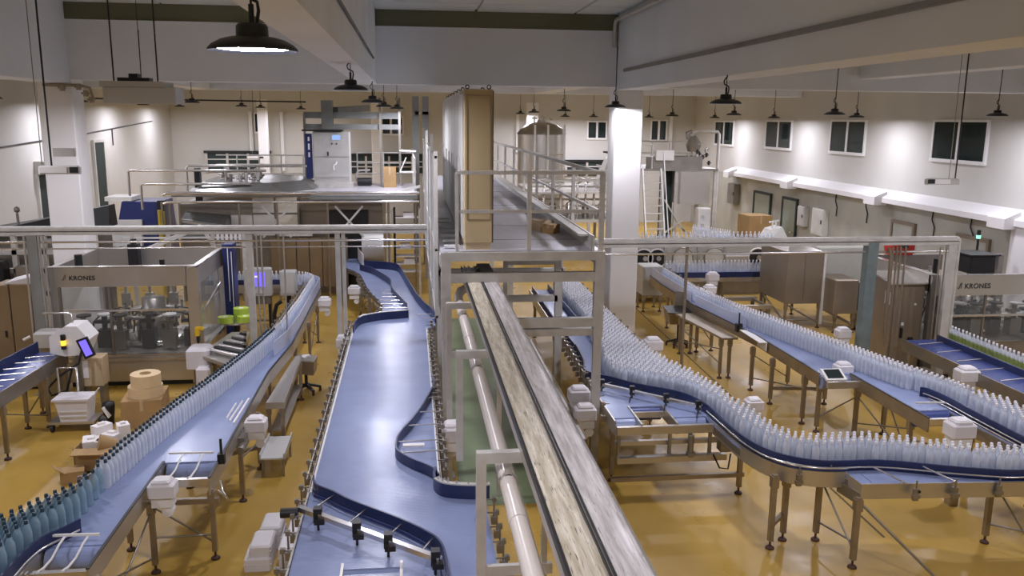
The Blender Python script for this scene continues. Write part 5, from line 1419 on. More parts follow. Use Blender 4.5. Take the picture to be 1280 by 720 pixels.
for p, k in sel:
    bottle('white_capped_bottle', body_pet, cap_w, p[0], p[1], ZB, lab[k][0], lab[k][1])
crowd('white_capped_bottles', body_pet, cap_w, [q[0] for q in rest], ZB, 'further clear bottles with white caps, too many to pick apart, farther along the right conveyors', 'bottles', 'pet', 'cap_white')
# labelled bottles on the right infeed
lbl = MB().lathe((0, 0, 0), [(0.0455, 0.09), (0.0455, 0.19)], 10).mesh('label_band'); lbl.materials.append(MATS['label_bottle'])
for p in along([(9.86, 11.3), (9.90, 14.2)], 0.105, 0, 12):
    o = bottle('labelled_bottle', body_pet, cap_w, p[0], p[1], ZB, 'bottle with green label and white cap on the right edge infeed conveyor', 'labelled bottles at the right edge')
    put('label_band', lbl, o, (p[0], p[1], ZB))

# ------------------------------------------------------------------ filling machine with its platform, far left of the middle
fm = thing('filling_machine', 'large stainless filling machine with a platform and hooded octagonal roof behind the left tray bridge', 'machine', (-3.5, 26.0, 0))
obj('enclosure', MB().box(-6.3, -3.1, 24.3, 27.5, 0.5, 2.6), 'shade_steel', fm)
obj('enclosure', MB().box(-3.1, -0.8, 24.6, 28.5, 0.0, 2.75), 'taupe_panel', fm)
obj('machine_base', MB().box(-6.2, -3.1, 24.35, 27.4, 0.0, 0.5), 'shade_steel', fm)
oct_b = [(-5.9, 24.0), (-3.7, 23.9), (-2.75, 25.2), (-2.75, 27.2), (-3.7, 28.4), (-5.4, 28.4), (-6.2, 27.2), (-6.2, 25.0)]
cx, cy = -4.5, 26.2
hd = MB()
n = 8
top = [(cx + (x - cx) * 0.78, cy + (y - cy) * 0.78, 3.18) for x, y in oct_b]
bot = [(x, y, 2.92) for x, y in oct_b]
hd._add(bot + top, [tuple(reversed(range(n))), tuple(range(n, 2 * n))] + [(i, (i + 1) % n, n + (i + 1) % n, n + i) for i in range(n)])
obj('hood', hd, 'hood_grey', fm)
obj('hood_rim', MB().prism(oct_b, 2.86, 2.925), 'steel_bright', fm)
for i, x in enumerate((-4.95, -4.35, -3.72)):
    for j, z in enumerate((1.72, 2.02, 2.36)):
        if i == 0 and j != 1: continue
        obj('wall_panel', MB().box(x, x + 0.57, 24.25, 24.3, z, z + (0.24, 0.28, 0.42)[j]), 'pale_panel' if (i, j) in ((1, 0), (1, 1), (1, 2), (0, 1)) else 'cream', fm)
obj('type_plate', MB().box(-3.72, -2.75, 24.2, 24.25, 1.70, 1.92), 'pale_panel', fm)
for i in range(5):
    obj('plate_mark', MB().box(-3.62 + i * 0.1, -3.55 + i * 0.1, 24.19, 24.2, 1.77, 1.86), 'taupe_panel', fm)
for i in range(6):
    x = -3.92 + i * 0.36
    obj('door_panel', MB().bevbox(x, x + 0.34, 24.2, 24.26, 0.25, 1.65, 0.01), 'tan_panel' if i < 5 else 'shade_steel', fm)  # tan ones: reflection of the floor painted into the door colour
obj('dark_bay', MB().box(-2.3, -1.2, 24.5, 24.56, 0.2, 2.4), 'dark_rubber', fm)
obj('side_hood', MB().hull8([(-6.2, 23.6, 1.75), (-4.9, 23.6, 1.75), (-4.9, 24.3, 1.75), (-6.2, 24.3, 1.75)], [(-6.15, 23.7, 2.25), (-5.0, 23.65, 2.1), (-5.0, 24.3, 2.3), (-6.15, 24.3, 2.4)]), 'hood_grey', fm)
obj('side_hood_edge', MB().bar((-6.1, 23.62, 2.2), (-4.95, 23.6, 2.02), 0.08, 0.06), 'steel_bright', fm)
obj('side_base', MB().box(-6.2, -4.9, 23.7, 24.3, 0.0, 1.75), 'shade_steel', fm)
# platform round it
obj('platform', MB().box(-2.75, 0.2, 23.9, 28.6, 2.80, 2.86), 'deck', fm)
obj('platform_edge', MB().box(-2.75, 0.2, 23.85, 23.9, 2.76, 2.88), 'gantry_grey', fm)
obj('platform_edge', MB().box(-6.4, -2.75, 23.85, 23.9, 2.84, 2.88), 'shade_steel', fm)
for z, r in ((2.96, 0.045), (2.72, 0.035)):
    obj('pipe_run', MB().tube([(-6.55, 23.6, z - 0.05), (-6.45, 23.6, z), (0.25, 23.6, z)], r, 8), 'steel_bright', fm)
for x in (-6.6, -6.4, -6.15, -4.6, -3.6, -2.25, -0.6, 0.15):
    obj('platform_post', MB().cyl((x, 23.62, 0.0), (x, 23.62, 2.72), 0.03, 8), 'leg_steel', fm)
obj('yellow_post', MB().cyl((-6.75, 24.2, 0.0), (-6.75, 24.2, 2.4), 0.05, 8).cyl((-6.95, 24.6, 0.0), (-6.95, 24.6, 2.4), 0.05, 8), 'yellow_post', fm, 'yellow posts')
for x0 in (-4.0, -2.05):
    obj('cross_brace', MB().bar((x0, 23.66, 2.6), (x0 + 0.75, 23.66, 1.75), 0.05).bar((x0, 23.64, 1.75), (x0 + 0.75, 23.64, 2.6), 0.05), 'pale_panel', fm)
# railings on the left and right of the platform
def railing(parent, pts, z0, hgt, step=1.0, m='galv', mids=1):
    for i in range(len(pts) - 1):
        a, b = Vector((*pts[i], z0)), Vector((*pts[i + 1], z0))
        for k in range(mids + 1):
            z = hgt * (mids + 1 - k) / (mids + 1)
            obj('hand_rail' if k == 0 else 'mid_rail', MB().cyl(a + Vector((0, 0, z)), b + Vector((0, 0, z)), 0.024, 6), m, parent)
        L = (b - a).length
        for j in range(max(1, int(L / step)) + (1 if i == len(pts) - 2 else 0)):
            p = a.lerp(b, min(1, j * step / L))
            obj('rail_post', MB().cyl(p, p + Vector((0, 0, hgt)), 0.024, 6), m, parent)
railing(fm, [(-2.6, 27.8), (-2.75, 28.6), (-6.2, 28.6)], 2.86, 0.9, 0.7, mids=2)
railing(fm, [(-1.7, 28.4), (0.1, 28.5), (0.15, 24.2)], 2.86, 1.0, 0.85, mids=2)
obj('ramp_rail', MB().bar((-0.7, 23.9, 2.88), (0.28, 23.9, 3.12), 0.07), 'white_plastic', fm)
obj('white_rail', MB().cyl((-0.3, 26.5, 4.0), (0.2, 26.5, 3.98), 0.03, 8).cyl((-0.3, 26.5, 3.35), (0.2, 26.5, 3.35), 0.03, 8).cyl((-0.3, 26.5, 3.35), (-0.1, 26.5, 3.8), 0.02, 6), 'white_plastic', fm)
# pipes and valves on the roof, left
for (x0, y, z, x1) in ((-7.7, 24.6, 3.5, -4.0), (-7.3, 24.3, 3.15, -4.4), (-6.2, 24.8, 3.62, -2.9)):
    obj('pipe_run', MB().tube([(x0, y, z - 0.7), (x0, y, z - 0.05), (x0 + 0.06, y, z), (x1, y, z)], 0.035, 8), 'steel_bright', fm)
rnd = random.Random(9)
for i in range(16):
    x = rnd.uniform(-5.4, -4.1); y = rnd.uniform(24.8, 25.6); z = 3.05 + rnd.uniform(0.05, 0.3)
    obj('valve', MB().cyl((x, y, z), (x + 0.02, y, z + 0.22), 0.05, 8).cyl((x - 0.12, y, z + 0.1), (x + 0.12, y, z + 0.1), 0.025, 6), 'steel_bright' if i % 2 else 'steel_dark', fm)
for x in (-5.9, -5.2, -4.3):
    obj('roof_post', MB().cyl((x, 25.0, 2.9), (x, 25.0, 3.65), 0.03, 8), 'galv', fm)
obj('drive_column', MB().box(-6.0, -5.85, 24.8, 25.0, 2.5, 3.55), 'black', fm)
# control cabinet on the platform
cc = thing('control_cabinet', 'pale grey control cabinet with a dark blue side strip standing on the far platform', 'cabinet', (-2.4, 26.8, 2.86))
obj('body', MB().bevbox(-2.90, -1.80, 26.5, 27.1, 3.02, 4.56, 0.02), 'grey_cab', cc)
obj('plinth', MB().box(-2.95, -1.75, 26.45, 27.15, 2.86, 3.02), 'galv', cc)
obj('upper_door', MB().box(-2.88, -1.82, 26.47, 26.5, 3.82, 4.52), 'grey_cab', cc)
obj('lower_door', MB().box(-2.88, -1.82, 26.47, 26.5, 3.2, 3.79), 'grey_cab', cc)
obj('display', MB().box(-2.32, -2.08, 26.455, 26.47, 4.32, 4.46), 'screen_pale', cc, 'small lit display')
obj('buttons', MB().box(-2.35, -2.31, 26.455, 26.47, 4.18, 4.22).box(-2.2, -2.17, 26.455, 26.47, 4.18, 4.22).box(-2.47, -2.43, 26.44, 26.47, 3.84, 3.96), 'black', cc)
obj('door_handle', MB().tube([(-2.2, 26.45, 3.66), (-2.22, 26.42, 3.6), (-2.3, 26.42, 3.56), (-2.29, 26.45, 3.42)], 0.025, 6), 'white_plastic', cc)
obj('blue_strip', MB().box(-3.12, -2.92, 26.5, 26.56, 3.15, 4.5), 'navy_paint', cc, 'dark blue side strip')
obj('strip_dashes', MB().box(-3.04, -2.99, 26.49, 26.5, 4.28, 4.4).box(-3.04, -2.99, 26.49, 26.5, 4.02, 4.2).box(-3.04, -2.99, 26.49, 26.5, 3.8, 3.94), 'white_plastic', cc)
obj('roof_plate', MB().box(-3.2, -2.0, 26.4, 27.1, 4.57, 4.62), 'black', cc)
# gantry over it
gt = thing('hoist_gantry', 'grey steel gantry frame with twin cross beams above the far platform', 'gantry', (-1.7, 27.5, 2.86))
obj('cross_beam', MB().box(-3.25, -0.25, 27.4, 27.55, 4.95, 5.15), 'gantry_grey', gt); obj('cross_beam', MB().box(-3.25, -0.25, 27.4, 27.55, 4.62, 4.78), 'gantry_grey', gt)
obj('hoist_head', MB().box(-2.7, -2.35, 27.3, 27.65, 4.6, 5.5).box(-2.8, -2.2, 27.35, 27.6, 4.55, 4.7), 'gantry_grey', gt)
obj('hoist_arm', MB().bar((-2.3, 27.6, 5.2), (-1.4, 29.5, 5.3), 0.2), 'gantry_grey', gt)
for x in (-3.22, -0.9, -0.3):
    obj('gantry_post', MB().box(x - 0.035, x + 0.035, 27.3, 27.4, 2.86, 5.6 if x > -3 else 5.1), 'steel_dark', gt)
for x, y in ((0.22, 29.3), (0.55, 29.3)):
    obj('gantry_post', MB().box(x - 0.11, x + 0.11, y, y + 0.2, 0.0, 5.7), 'gantry_grey', gt)
obj('frame_link', MB().box(0.2, 0.75, 29.3, 29.5, 5.1, 5.2), 'galv', gt)
carton('cardboard_box', -0.62, 27.0, 0.38, 0.4, 2.86, 0.62, 0, 'tan box standing on the far platform right of the control cabinet', 'cardboard')
pu = thing('pump', 'small dark pump on the far platform beside the control cabinet', 'pump', (-1.45, 27.4, 2.86))
obj('pump_body', MB().cyl((-1.65, 27.4, 3.0), (-1.2, 27.4, 3.0), 0.12, 12), 'black', pu)
obj('pump_foot', MB().box(-1.62, -1.24, 27.3, 27.5, 2.86, 2.92), 'black', pu)
obj('pump_pipe', MB().tube([(-1.65, 27.4, 3.0), (-1.7, 27.4, 3.2), (-1.6, 27.4, 3.35), (-1.25, 27.4, 3.36)], 0.035, 8), 'steel', pu)
# rack of white trays under the platform
rk = thing('tray_rack', 'tall rack of white trays under the far platform, right of the wide blue belt', 'rack', (-0.1, 25.0, 0))
for x in (-0.45, 0.25):
    obj('upright', MB().box(x - 0.03, x + 0.03, 23.95, 24.35, 0.0, 2.5), 'black' if x < 0 else 'galv', rk)
for i in range(8):
    obj('tray', MB().box(-0.42, 0.22, 23.95, 24.35, 0.68 + i * 0.22, 0.71 + i * 0.22), 'white_plastic', rk)
    if i % 2: obj('tray_goods', MB().box(-0.3 + 0.1 * (i % 3), 0.0 + 0.1 * (i % 3), 24.0, 24.3, 0.71 + i * 0.22, 0.83 + i * 0.22), 'foam', rk)
wz = thing('winding_drum', 'grey cylindrical housing behind the upper end of the wide blue belt', 'housing', (-0.95, 24.2, 0))
obj('drum', MB().cyl((-1.35, 23.95, 1.45), (-0.75, 23.95, 1.45), 0.42, 20), 'grey_cab', wz)
obj('drum_stand', MB().box(-1.3, -0.8, 23.8, 24.1, 0.0, 1.1), 'steel_dark', wz)
obj('upright', MB().box(-0.68, -0.55, 23.9, 24.05, 0.0, 2.35), 'cream', wz)

# ------------------------------------------------------------------ steel tank and the plant behind the walkway
tk = thing('steel_tank', 'tall domed stainless steel tank beyond the walkway', 'tank', (5.6, 36.3, 0))
obj('tank_shell', MB().lathe((5.6, 36.3, 0.4), [(1.02, 0), (1.02, 3.95)], 40).lathe((5.6, 36.3, 0.4), [(0, 0), (1.02, 0)], 40), 'tank_steel', tk)
obj('tank_dome', MB().lathe((5.6, 36.3, 4.35), [(1.05, 0), (1.05, 0.03), (0.92, 0.22), (0.65, 0.4), (0.3, 0.5), (0, 0.52)], 40), 'steel_dark', tk)
obj('manhole', MB().cyl((5.6, 36.3, 4.82), (5.6, 36.3, 4.95), 0.2, 14), 'steel', tk)
for i, (dx, z) in enumerate(((-0.35, 5.1), (0.0, 5.15), (0.3, 5.05))):
    obj('dome_valve', MB().cyl((5.6 + dx, 36.1, 4.75), (5.6 + dx, 36.1, z), 0.03, 8).cyl((5.5 + dx, 36.1, z - 0.08), (5.72 + dx, 36.1, z - 0.08), 0.03, 8), 'steel_bright', tk)
for dx in (-0.45, 0.1, 0.78):
    obj('down_pipe', MB().tube([(5.6 + dx, 35.2, 4.75), (5.6 + dx, 35.17, 4.6), (5.6 + dx, 35.17, 2.6)], 0.045, 8), 'white_plastic', tk)
obj('pipe_tie', MB().cyl((5.15, 35.17, 3.55), (6.4, 35.17, 3.55), 0.025, 6), 'steel_bright', tk)
for a in range(4):
    x, y = 5.6 + 0.8 * math.cos(a * PI / 2 + 0.8), 36.3 + 0.8 * math.sin(a * PI / 2 + 0.8)
    obj('leg', MB().cyl((x, y, 0), (x, y, 0.45), 0.06, 8), 'steel_dark', tk)
pp = thing('process_plant', 'cluster of stainless pipework, rails and pumps in front of the steel tank', 'pipework', (5.6, 31.0, 0))
obj('skid', MB().box(4.2, 7.4, 29.5, 33.2, 1.4, 1.5), 'galv', pp)
for x in (4.3, 5.3, 6.3, 7.3):
    obj('skid_leg', MB().box(x - 0.05, x + 0.05, 29.5, 29.6, 0.0, 1.4), 'galv', pp)
    obj('skid_leg', MB().box(x - 0.05, x + 0.05, 33.0, 33.1, 0.0, 1.4), 'galv', pp)
rnd = random.Random(21)
for i in range(10):
    x = 4.4 + i * 0.3
    z = 1.9 + rnd.uniform(0, 1.1)
    obj('pipe_run', MB().tube([(x, 29.7, 1.5), (x, 29.7, z - 0.06), (x + 0.05, 29.75, z), (x + 0.6, 31.5, z), (x + 0.6, 32.8, z)], 0.04, 8), 'steel_bright', pp)
for i in range(6):
    z = 1.75 + i * 0.22
    obj('pipe_run', MB().tube([(4.2, 29.6 + i * 0.12, z), (7.4, 29.6 + i * 0.12, z)], 0.035, 8), 'steel', pp)
for i in range(5):
    x = 4.5 + i * 0.6
    obj('pump_head', MB().cyl((x, 30.2, 1.5), (x, 30.2, 1.95), 0.13, 10).lathe((x, 30.2, 1.95), [(0.13, 0), (0.08, 0.1), (0, 0.12)], 10), 'steel_dark' if i % 2 else 'steel', pp)
railing(pp, [(4.2, 29.3), (7.3, 29.3), (7.3, 33.0)], 2.5, 0.75, 0.8)
obj('upper_deck', MB().box(4.2, 7.4, 29.2, 33.2, 2.44, 2.5), 'galv', pp)
cs = thing('control_desk', 'pale sloping control desk on the upper deck right of the tank', 'desk', (7.2, 31.5, 2.5))
obj('desk_body', MB().hull8([(6.9, 31.2, 2.5), (7.75, 31.2, 2.5), (7.75, 31.9, 2.5), (6.9, 31.9, 2.5)], [(7.35, 31.2, 3.55), (7.75, 31.2, 3.75), (7.75, 31.9, 3.75), (7.35, 31.9, 3.55)]), 'pale_panel', cs)
obj('desk_top', MB().box(7.3, 7.8, 31.15, 31.95, 3.76, 3.82), 'black', cs)
obj('desk_support', MB().box(7.45, 7.75, 31.25, 31.8, 0.0, 2.5), 'steel_dark', cs)
obj('desk_plate', MB().box(6.95, 7.35, 31.15, 31.2, 2.6, 2.85), 'white_plastic', cs)

# ------------------------------------------------------------------ second filler platform with its steep ladder
sf = thing('filler_platform', 'stainless filler platform with railings behind the column on the right', 'platform', (9.5, 30.0, 0))
obj('platform_deck', MB().box(8.0, 11.0, 29.6, 32.5, 3.22, 3.3), 'steel_dark', sf)
obj('steel_housing', MB().bevbox(9.55, 10.65, 29.4, 31.0, 2.05, 3.22, 0.02), 'steel', sf)
obj('steel_housing', MB().box(8.6, 10.4, 29.6, 30.6, 3.3, 3.72), 'steel_dark', sf)
obj('dark_bay', MB().box(9.15, 9.6, 30.4, 30.6, 0.3, 3.2), 'dark_opening', sf)
for x in (8.05, 9.5, 9.0, 10.3, 10.95):
    obj('platform_post', MB().box(x - 0.06, x + 0.06, 29.65, 29.77, 0.0, 3.22), 'galv', sf)
obj('cross_brace', MB().bar((9.05, 29.6, 2.2), (9.95, 29.6, 0.9), 0.05).bar((9.05, 29.58, 0.95), (9.95, 29.58, 1.6), 0.05).bar((9.5, 29.6, 1.3), (10.3, 29.6, 0.8), 0.05), 'galv', sf)
railing(sf, [(8.05, 29.6), (8.6, 29.6)], 3.3, 0.85, 0.5)
railing(sf, [(8.6, 32.3), (10.9, 32.3), (10.9, 31.0)], 3.3, 0.9, 0.7)
rnd = random.Random(3)
for i in range(18):
    x = 9.95 + rnd.uniform(0, 0.8); y = 29.6 + rnd.uniform(0, 0.5); z = 3.35 + rnd.uniform(0, 0.55)
    obj('fitting', MB().cyl((x, y, z), (x, y, z + 0.16), 0.045, 8).cyl((x - 0.08, y, z + 0.08), (x + 0.08, y, z + 0.08), 0.02, 6), 'steel_bright' if i % 2 else 'black', sf)
obj('hose_funnel', MB().cyl((10.1, 29.8, 4.15), (10.05, 29.8, 4.45), 0.28, 14, 0.12).cyl((10.1, 29.8, 3.9), (10.1, 29.8, 4.15), 0.2, 14, 0.28), 'steel_dark', sf)
obj('swing_arm', MB().tube([(11.0, 29.7, 0.0), (11.0, 29.7, 4.5), (10.95, 29.7, 4.6), (10.2, 29.7, 4.62), (10.0, 29.75, 4.55), (10.05, 29.8, 4.35)], 0.06, 8), 'galv', sf)
obj('vent_neck', MB().tube([(10.0, 29.75, 4.6), (9.85, 29.75, 4.55), (9.9, 29.78, 4.35)], 0.08, 8), 'steel_dark', sf)
obj('junction_panel', MB().box(8.65, 9.3, 29.45, 29.6, 3.6, 3.95), 'pale_panel', sf)
ld = thing('steep_ladder', 'steep pale metal ladder with flat treads leading up to the right filler platform', 'ladder', (8.5, 28.9, 0))
for x in (8.18, 8.85):
    obj('side_rail', MB().bar((x, 28.4, 0.0), (x, 29.5, 3.3), 0.05, 0.12), 'pale_panel', ld)
for i in range(12):
    t = (i + 0.7) / 12.5
    obj('tread', MB().box(8.2, 8.83, 28.4 + 1.1 * t - 0.08, 28.4 + 1.1 * t + 0.08, 3.3 * t - 0.015, 3.3 * t + 0.015), 'galv', ld)
obj('hand_rail', MB().tube([(8.9, 28.35, 0.9), (8.9, 29.4, 3.9)], 0.02, 6), 'pale_panel', ld)
# machine with round windows (packer)
pk = thing('round_window_machine', 'low machine with a row of round ringed windows behind the far cross conveyor', 'machine', (8.5, 23.7, 0))
obj('housing', MB().box(6.2, 10.9, 23.4, 24.4, 0.42, 1.46), 'grey_cab', pk)
obj('base_frame', MB().box(6.3, 10.8, 23.5, 24.3, 0.0, 0.42), 'steel_dark', pk)
for i, x in enumerate((6.62, 7.02, 7.78, 8.72, 10.02, 10.42)):
    rr = 0.27 if i in (0, 1, 4, 5) else 0.30
    ring = [(x + rr * math.cos(a * PI / 12), 23.38, 1.10 + rr * math.sin(a * PI / 12)) for a in range(25)]
    obj('ring', MB().tube(ring, 0.022, 6), 'white_plastic' if i in (0, 1, 4, 5) else 'steel_dark', pk)
    obj('window_disc', MB().cyl((x, 23.40, 1.10), (x, 23.37, 1.10), rr - 0.02, 20), 'black' if i in (0, 1, 4, 5) else 'pale_panel', pk)
    if i in (0, 1, 4, 5):
        obj('fan_hub', MB().cyl((x + 0.04, 23.37, 1.10), (x + 0.04, 23.33, 1.10), 0.07, 10), 'steel', pk)
obj('slot', MB().box(9.05, 9.75, 23.36, 23.4, 1.12, 1.17), 'white_plastic', pk)
obj('divider', MB().box(7.22, 7.30, 23.36, 23.4, 0.45, 1.46).box(8.2, 8.28, 23.36, 23.4, 0.45, 1.46).box(9.0, 9.06, 23.36, 23.4, 0.45, 1.46), 'steel_bright', pk)
obj('top_belt', MB().box(6.0, 10.9, 23.5, 23.8, 1.46, 1.5), 'steel_dark', pk)
for p in along([(6.1, 23.62), (10.6, 23.62)], 0.13, 0, 13):
    bottle('far_bottle', body_pet, cap_w, p[0], p[1], 1.501, 'tiny clear bottle on top of the machine with round windows', 'bottles on top of the round window machine')
# machinery standing low in front of it, left part
wt = thing('work_bench', 'steel work bench with white canisters in front of the round window machine, beside the column', 'bench', (6.8, 22.6, 0))
obj('bench_top', MB().box(6.0, 7.3, 22.6, 23.2, 0.66, 0.70), 'steel', wt)
obj('bench_shelf', MB().box(6.0, 7.3, 22.6, 23.2, 0.28, 0.31), 'steel_dark', wt)
for x, y in ((6.04, 22.64), (7.26, 22.64), (6.04, 23.16), (7.26, 23.16)):
    obj('leg', MB().box(x - 0.03, x + 0.03, y - 0.03, y + 0.03, 0, 0.66), 'steel', wt)
cn = thing('canister', 'white canister standing on the bench beside the column', 'canister', (6.75, 22.8, 0.70))
obj('body', MB().lathe((6.75, 22.8, 0.70), [(0, 0), (0.09, 0), (0.09, 0.25), (0.04, 0.3), (0.04, 0.34), (0, 0.34)], 14), 'white_plastic', cn)
# low frame of the next line
lf = thing('low_frame', 'low steel machine frame standing on the floor under the far cross conveyor', 'frame', (8.6, 20.8, 0))
for y in (19.9, 20.9):
    obj('long_bar', MB().bar((7.2, y, 0.42), (9.0, y, 0.42), 0.1), 'steel', lf)
obj('long_bar', MB().bar((7.2, 20.4, 0.12), (9.1, 20.4, 0.12), 0.12), 'steel_dark', lf)
for x in (7.3, 8.1, 8.9):
    obj('cross_bar', MB().bar((x, 19.9, 0.42), (x, 20.9, 0.42), 0.06), 'steel_dark', lf)
    obj('leg', MB().box(x - 0.04, x + 0.04, 20.86, 20.94, 0, 0.42), 'leg_steel', lf)
    obj('leg', MB().box(x - 0.04, x + 0.04, 19.86, 19.94, 0, 0.42), 'leg_steel', lf)
# drying tunnel on legs
dt = thing('drying_tunnel', 'taupe steel drying tunnel on crossed legs right of the far cross conveyor', 'tunnel', (9.6, 19.7, 0))
obj('main_box', MB().bevbox(9.05, 10.0, 19.3, 20.9, 0.62, 1.9, 0.015), 'taupe_panel', dt)
obj('box_seam', MB().box(9.5, 9.51, 19.29, 19.3, 0.65, 1.88), 'steel_dark', dt)
obj('corner_strip', MB().box(9.97, 10.02, 19.27, 19.33, 0.1, 1.92), 'pale_panel', dt)
obj('top_hood', MB().hull8([(9.1, 19.4, 1.9), (9.95, 19.4, 1.9), (9.95, 20.9, 1.9), (9.1, 20.9, 1.9)], [(9.3, 19.8, 1.98), (9.8, 19.8, 1.98), (9.8, 20.8, 1.98), (9.3, 20.8, 1.98)]), 'steel_bright', dt)
obj('side_box', MB().bevbox(10.02, 10.62, 18.75, 19.6, 0.48, 1.3, 0.015), 'taupe_panel', dt)
obj('rear_box', MB().bevbox(10.02, 11.3, 19.62, 21.0, 0.7, 1.95, 0.015), 'shaded_grey_green', dt)
obj('outlet', MB().box(10.62, 10.66, 18.8, 19.5, 0.55, 1.22), 'black', dt)
for x, y in ((9.1, 19.35), (9.95, 19.35), (9.1, 20.8), (10.1, 18.8), (10.55, 18.8), (9.95, 20.8)):
    leg(dt, x, y, 0.64 if x < 10 else 0.5)
brace(dt, (9.1, 19.35, 0.6), (9.95, 19.35, 0.12), 0.025); brace(dt, (9.1, 19.35, 0.15), (9.1, 20.8, 0.6), 0.025); brace(dt, (10.0, 19.35, 0.5), (10.55, 18.8, 0.2), 0.03); brace(dt, (9.1, 19.35, 0.2), (9.95, 19.35, 0.2), 0.02)
og = thing('outlet_conveyor', 'short conveyor with a few bottles leaving the drying tunnel toward the green post', 'conveyor', (11.3, 18.6, 0))
obj('belt', MB().prism([(10.68, 19.0), (10.68, 19.4), (12.4, 18.2), (12.4, 17.75)], 0.84, 0.88), 'belt_dark', og)
obj('side_panel', MB().ribbon([(10.68, 18.97), (12.4, 17.72)], 0.74, 0.98, 0.02), 'guide_navy', og)
obj('side_panel', MB().ribbon([(10.68, 19.42), (12.4, 18.22)], 0.74, 0.98, 0.02), 'steel', og)
for x, y in ((10.8, 19.1), (12.3, 17.95), (11.5, 18.6)):
    leg(og, x, y, 0.76)
for p in along([(10.75, 19.2), (12.3, 18.1)], 0.1, 0, 14):
    bottle('tunnel_bottle', body_pet, cap_w, p[0], p[1], 0.881, 'clear bottle on the short conveyor leaving the drying tunnel', 'bottles leaving the drying tunnel')
# capper line beyond, along the right wall
wl2 = thing('case_conveyor', 'slanting white bottle conveyor far right below the platform', 'conveyor', (11.3, 26.5, 0))
obj('belt', MB().prism([(9.9, 29.0), (10.3, 29.0), (12.2, 24.9), (11.75, 24.9)], 1.0, 1.05), 'belt_dark', wl2)
obj('side_panel', MB().ribbon([(9.88, 29.0), (11.73, 24.9)], 0.85, 1.08, 0.03), 'pale_panel', wl2)
obj('side_panel', MB().ribbon([(10.32, 29.0), (12.22, 24.9)], 0.85, 1.12, 0.03), 'pale_panel', wl2)
for x, y in ((10.1, 28.6), (11.0, 26.8), (11.8, 25.1)):
    leg(wl2, x, y, 0.86); leg(wl2, x + 0.2, y, 0.86)
for p in along([(10.0, 28.95), (10.75, 27.3)], 0.11, -0.05, 15):
    bottle('line_bottle', body_pet, cap_w, p[0], p[1], 1.051, 'tiny bottle at the upper end of the slanting white conveyor', 'bottles on the slanting white conveyor')
hdm = thing('sloped_cover', 'small pale machine cover with sloped sides over the slanting conveyor', 'cover', (11.9, 26.6, 0))
obj('cover', MB().hull8([(11.55, 26.3, 1.1), (12.35, 26.3, 1.1), (12.35, 27.1, 1.1), (11.55, 27.1, 1.1)], [(11.75, 26.4, 1.5), (12.1, 26.4, 1.6), (12.1, 27.0, 1.6), (11.75, 27.0, 1.5)]), 'pale_panel', hdm)
obj('cover_base', MB().box(12.22, 12.34, 26.4, 27.0, 0.0, 1.1), 'steel_dark', hdm)
obj('top_frame', MB().bar((11.7, 26.5, 1.75), (12.2, 26.9, 1.75), 0.05).bar((11.8, 26.5, 1.5), (11.8, 26.5, 1.75), 0.04).bar((12.1, 26.9, 1.5), (12.1, 26.9, 1.75), 0.04), 'white_plastic', hdm)
gp = thing('white_case', 'pale grey case at the upper end of the slanting conveyor', 'case', (10.3, 29.35, 0))
obj('case_body', MB().bevbox(10.15, 10.6, 29.0, 29.4, 1.12, 1.95, 0.03), 'pale_panel', gp)
obj('case_dial', MB().cyl((10.3, 28.99, 1.65), (10.3, 28.97, 1.65), 0.06, 10).cyl((10.3, 28.99, 1.35), (10.3, 28.97, 1.35), 0.06, 10), 'grey_cab', gp)
obj('case_stand', MB().box(10.33, 10.55, 29.05, 29.35, 0, 1.12), 'steel_dark', gp)
carton('cardboard_box', 12.5, 29.6, 0.9, 0.9, 0.9, 0.75, 0.1, 'big brown cardboard box on a pallet stack by the right wall', 'cardboard')
pls = thing('pallet', 'wooden pallet stack under the big brown cardboard box by the right wall', 'pallet', (12.5, 29.6, 0))
for i in range(6):
    obj('board', MB().box(11.95, 13.05, 29.1, 30.1, i * 0.15, i * 0.15 + 0.03), 'cardboard', pls)
    for x in (12.0, 12.5, 13.0):
        obj('block', MB().box(x - 0.05, x + 0.05, 29.15, 30.05, i * 0.15 + 0.03, (i + 1) * 0.15), 'tan_panel', pls)
wb = thing('white_cabinet', 'low white machine casing with frames beside the right wall, behind the drying tunnel', 'cabinet', (12.6, 22.5, 0))
obj('casing', MB().bevbox(11.6, 13.4, 21.5, 23.2, 0.0, 1.05, 0.03), 'pale_panel', wb)
obj('lid', MB().hull8([(11.6, 21.5, 1.05), (13.4, 21.5, 1.05), (13.4, 23.2, 1.05), (11.6, 23.2, 1.05)], [(11.8, 21.8, 1.25), (13.2, 21.8, 1.25), (13.2, 23.0, 1.25), (11.8, 23.0, 1.25)]), 'white_plastic', wb)
obj('frame_bar', MB().bar((11.6, 23.4, 1.5), (12.8, 23.4, 1.5), 0.05).bar((11.65, 23.4, 0), (11.65, 23.4, 1.5), 0.05).bar((12.75, 23.4, 0), (12.75, 23.4, 1.5), 0.05), 'galv', wb)

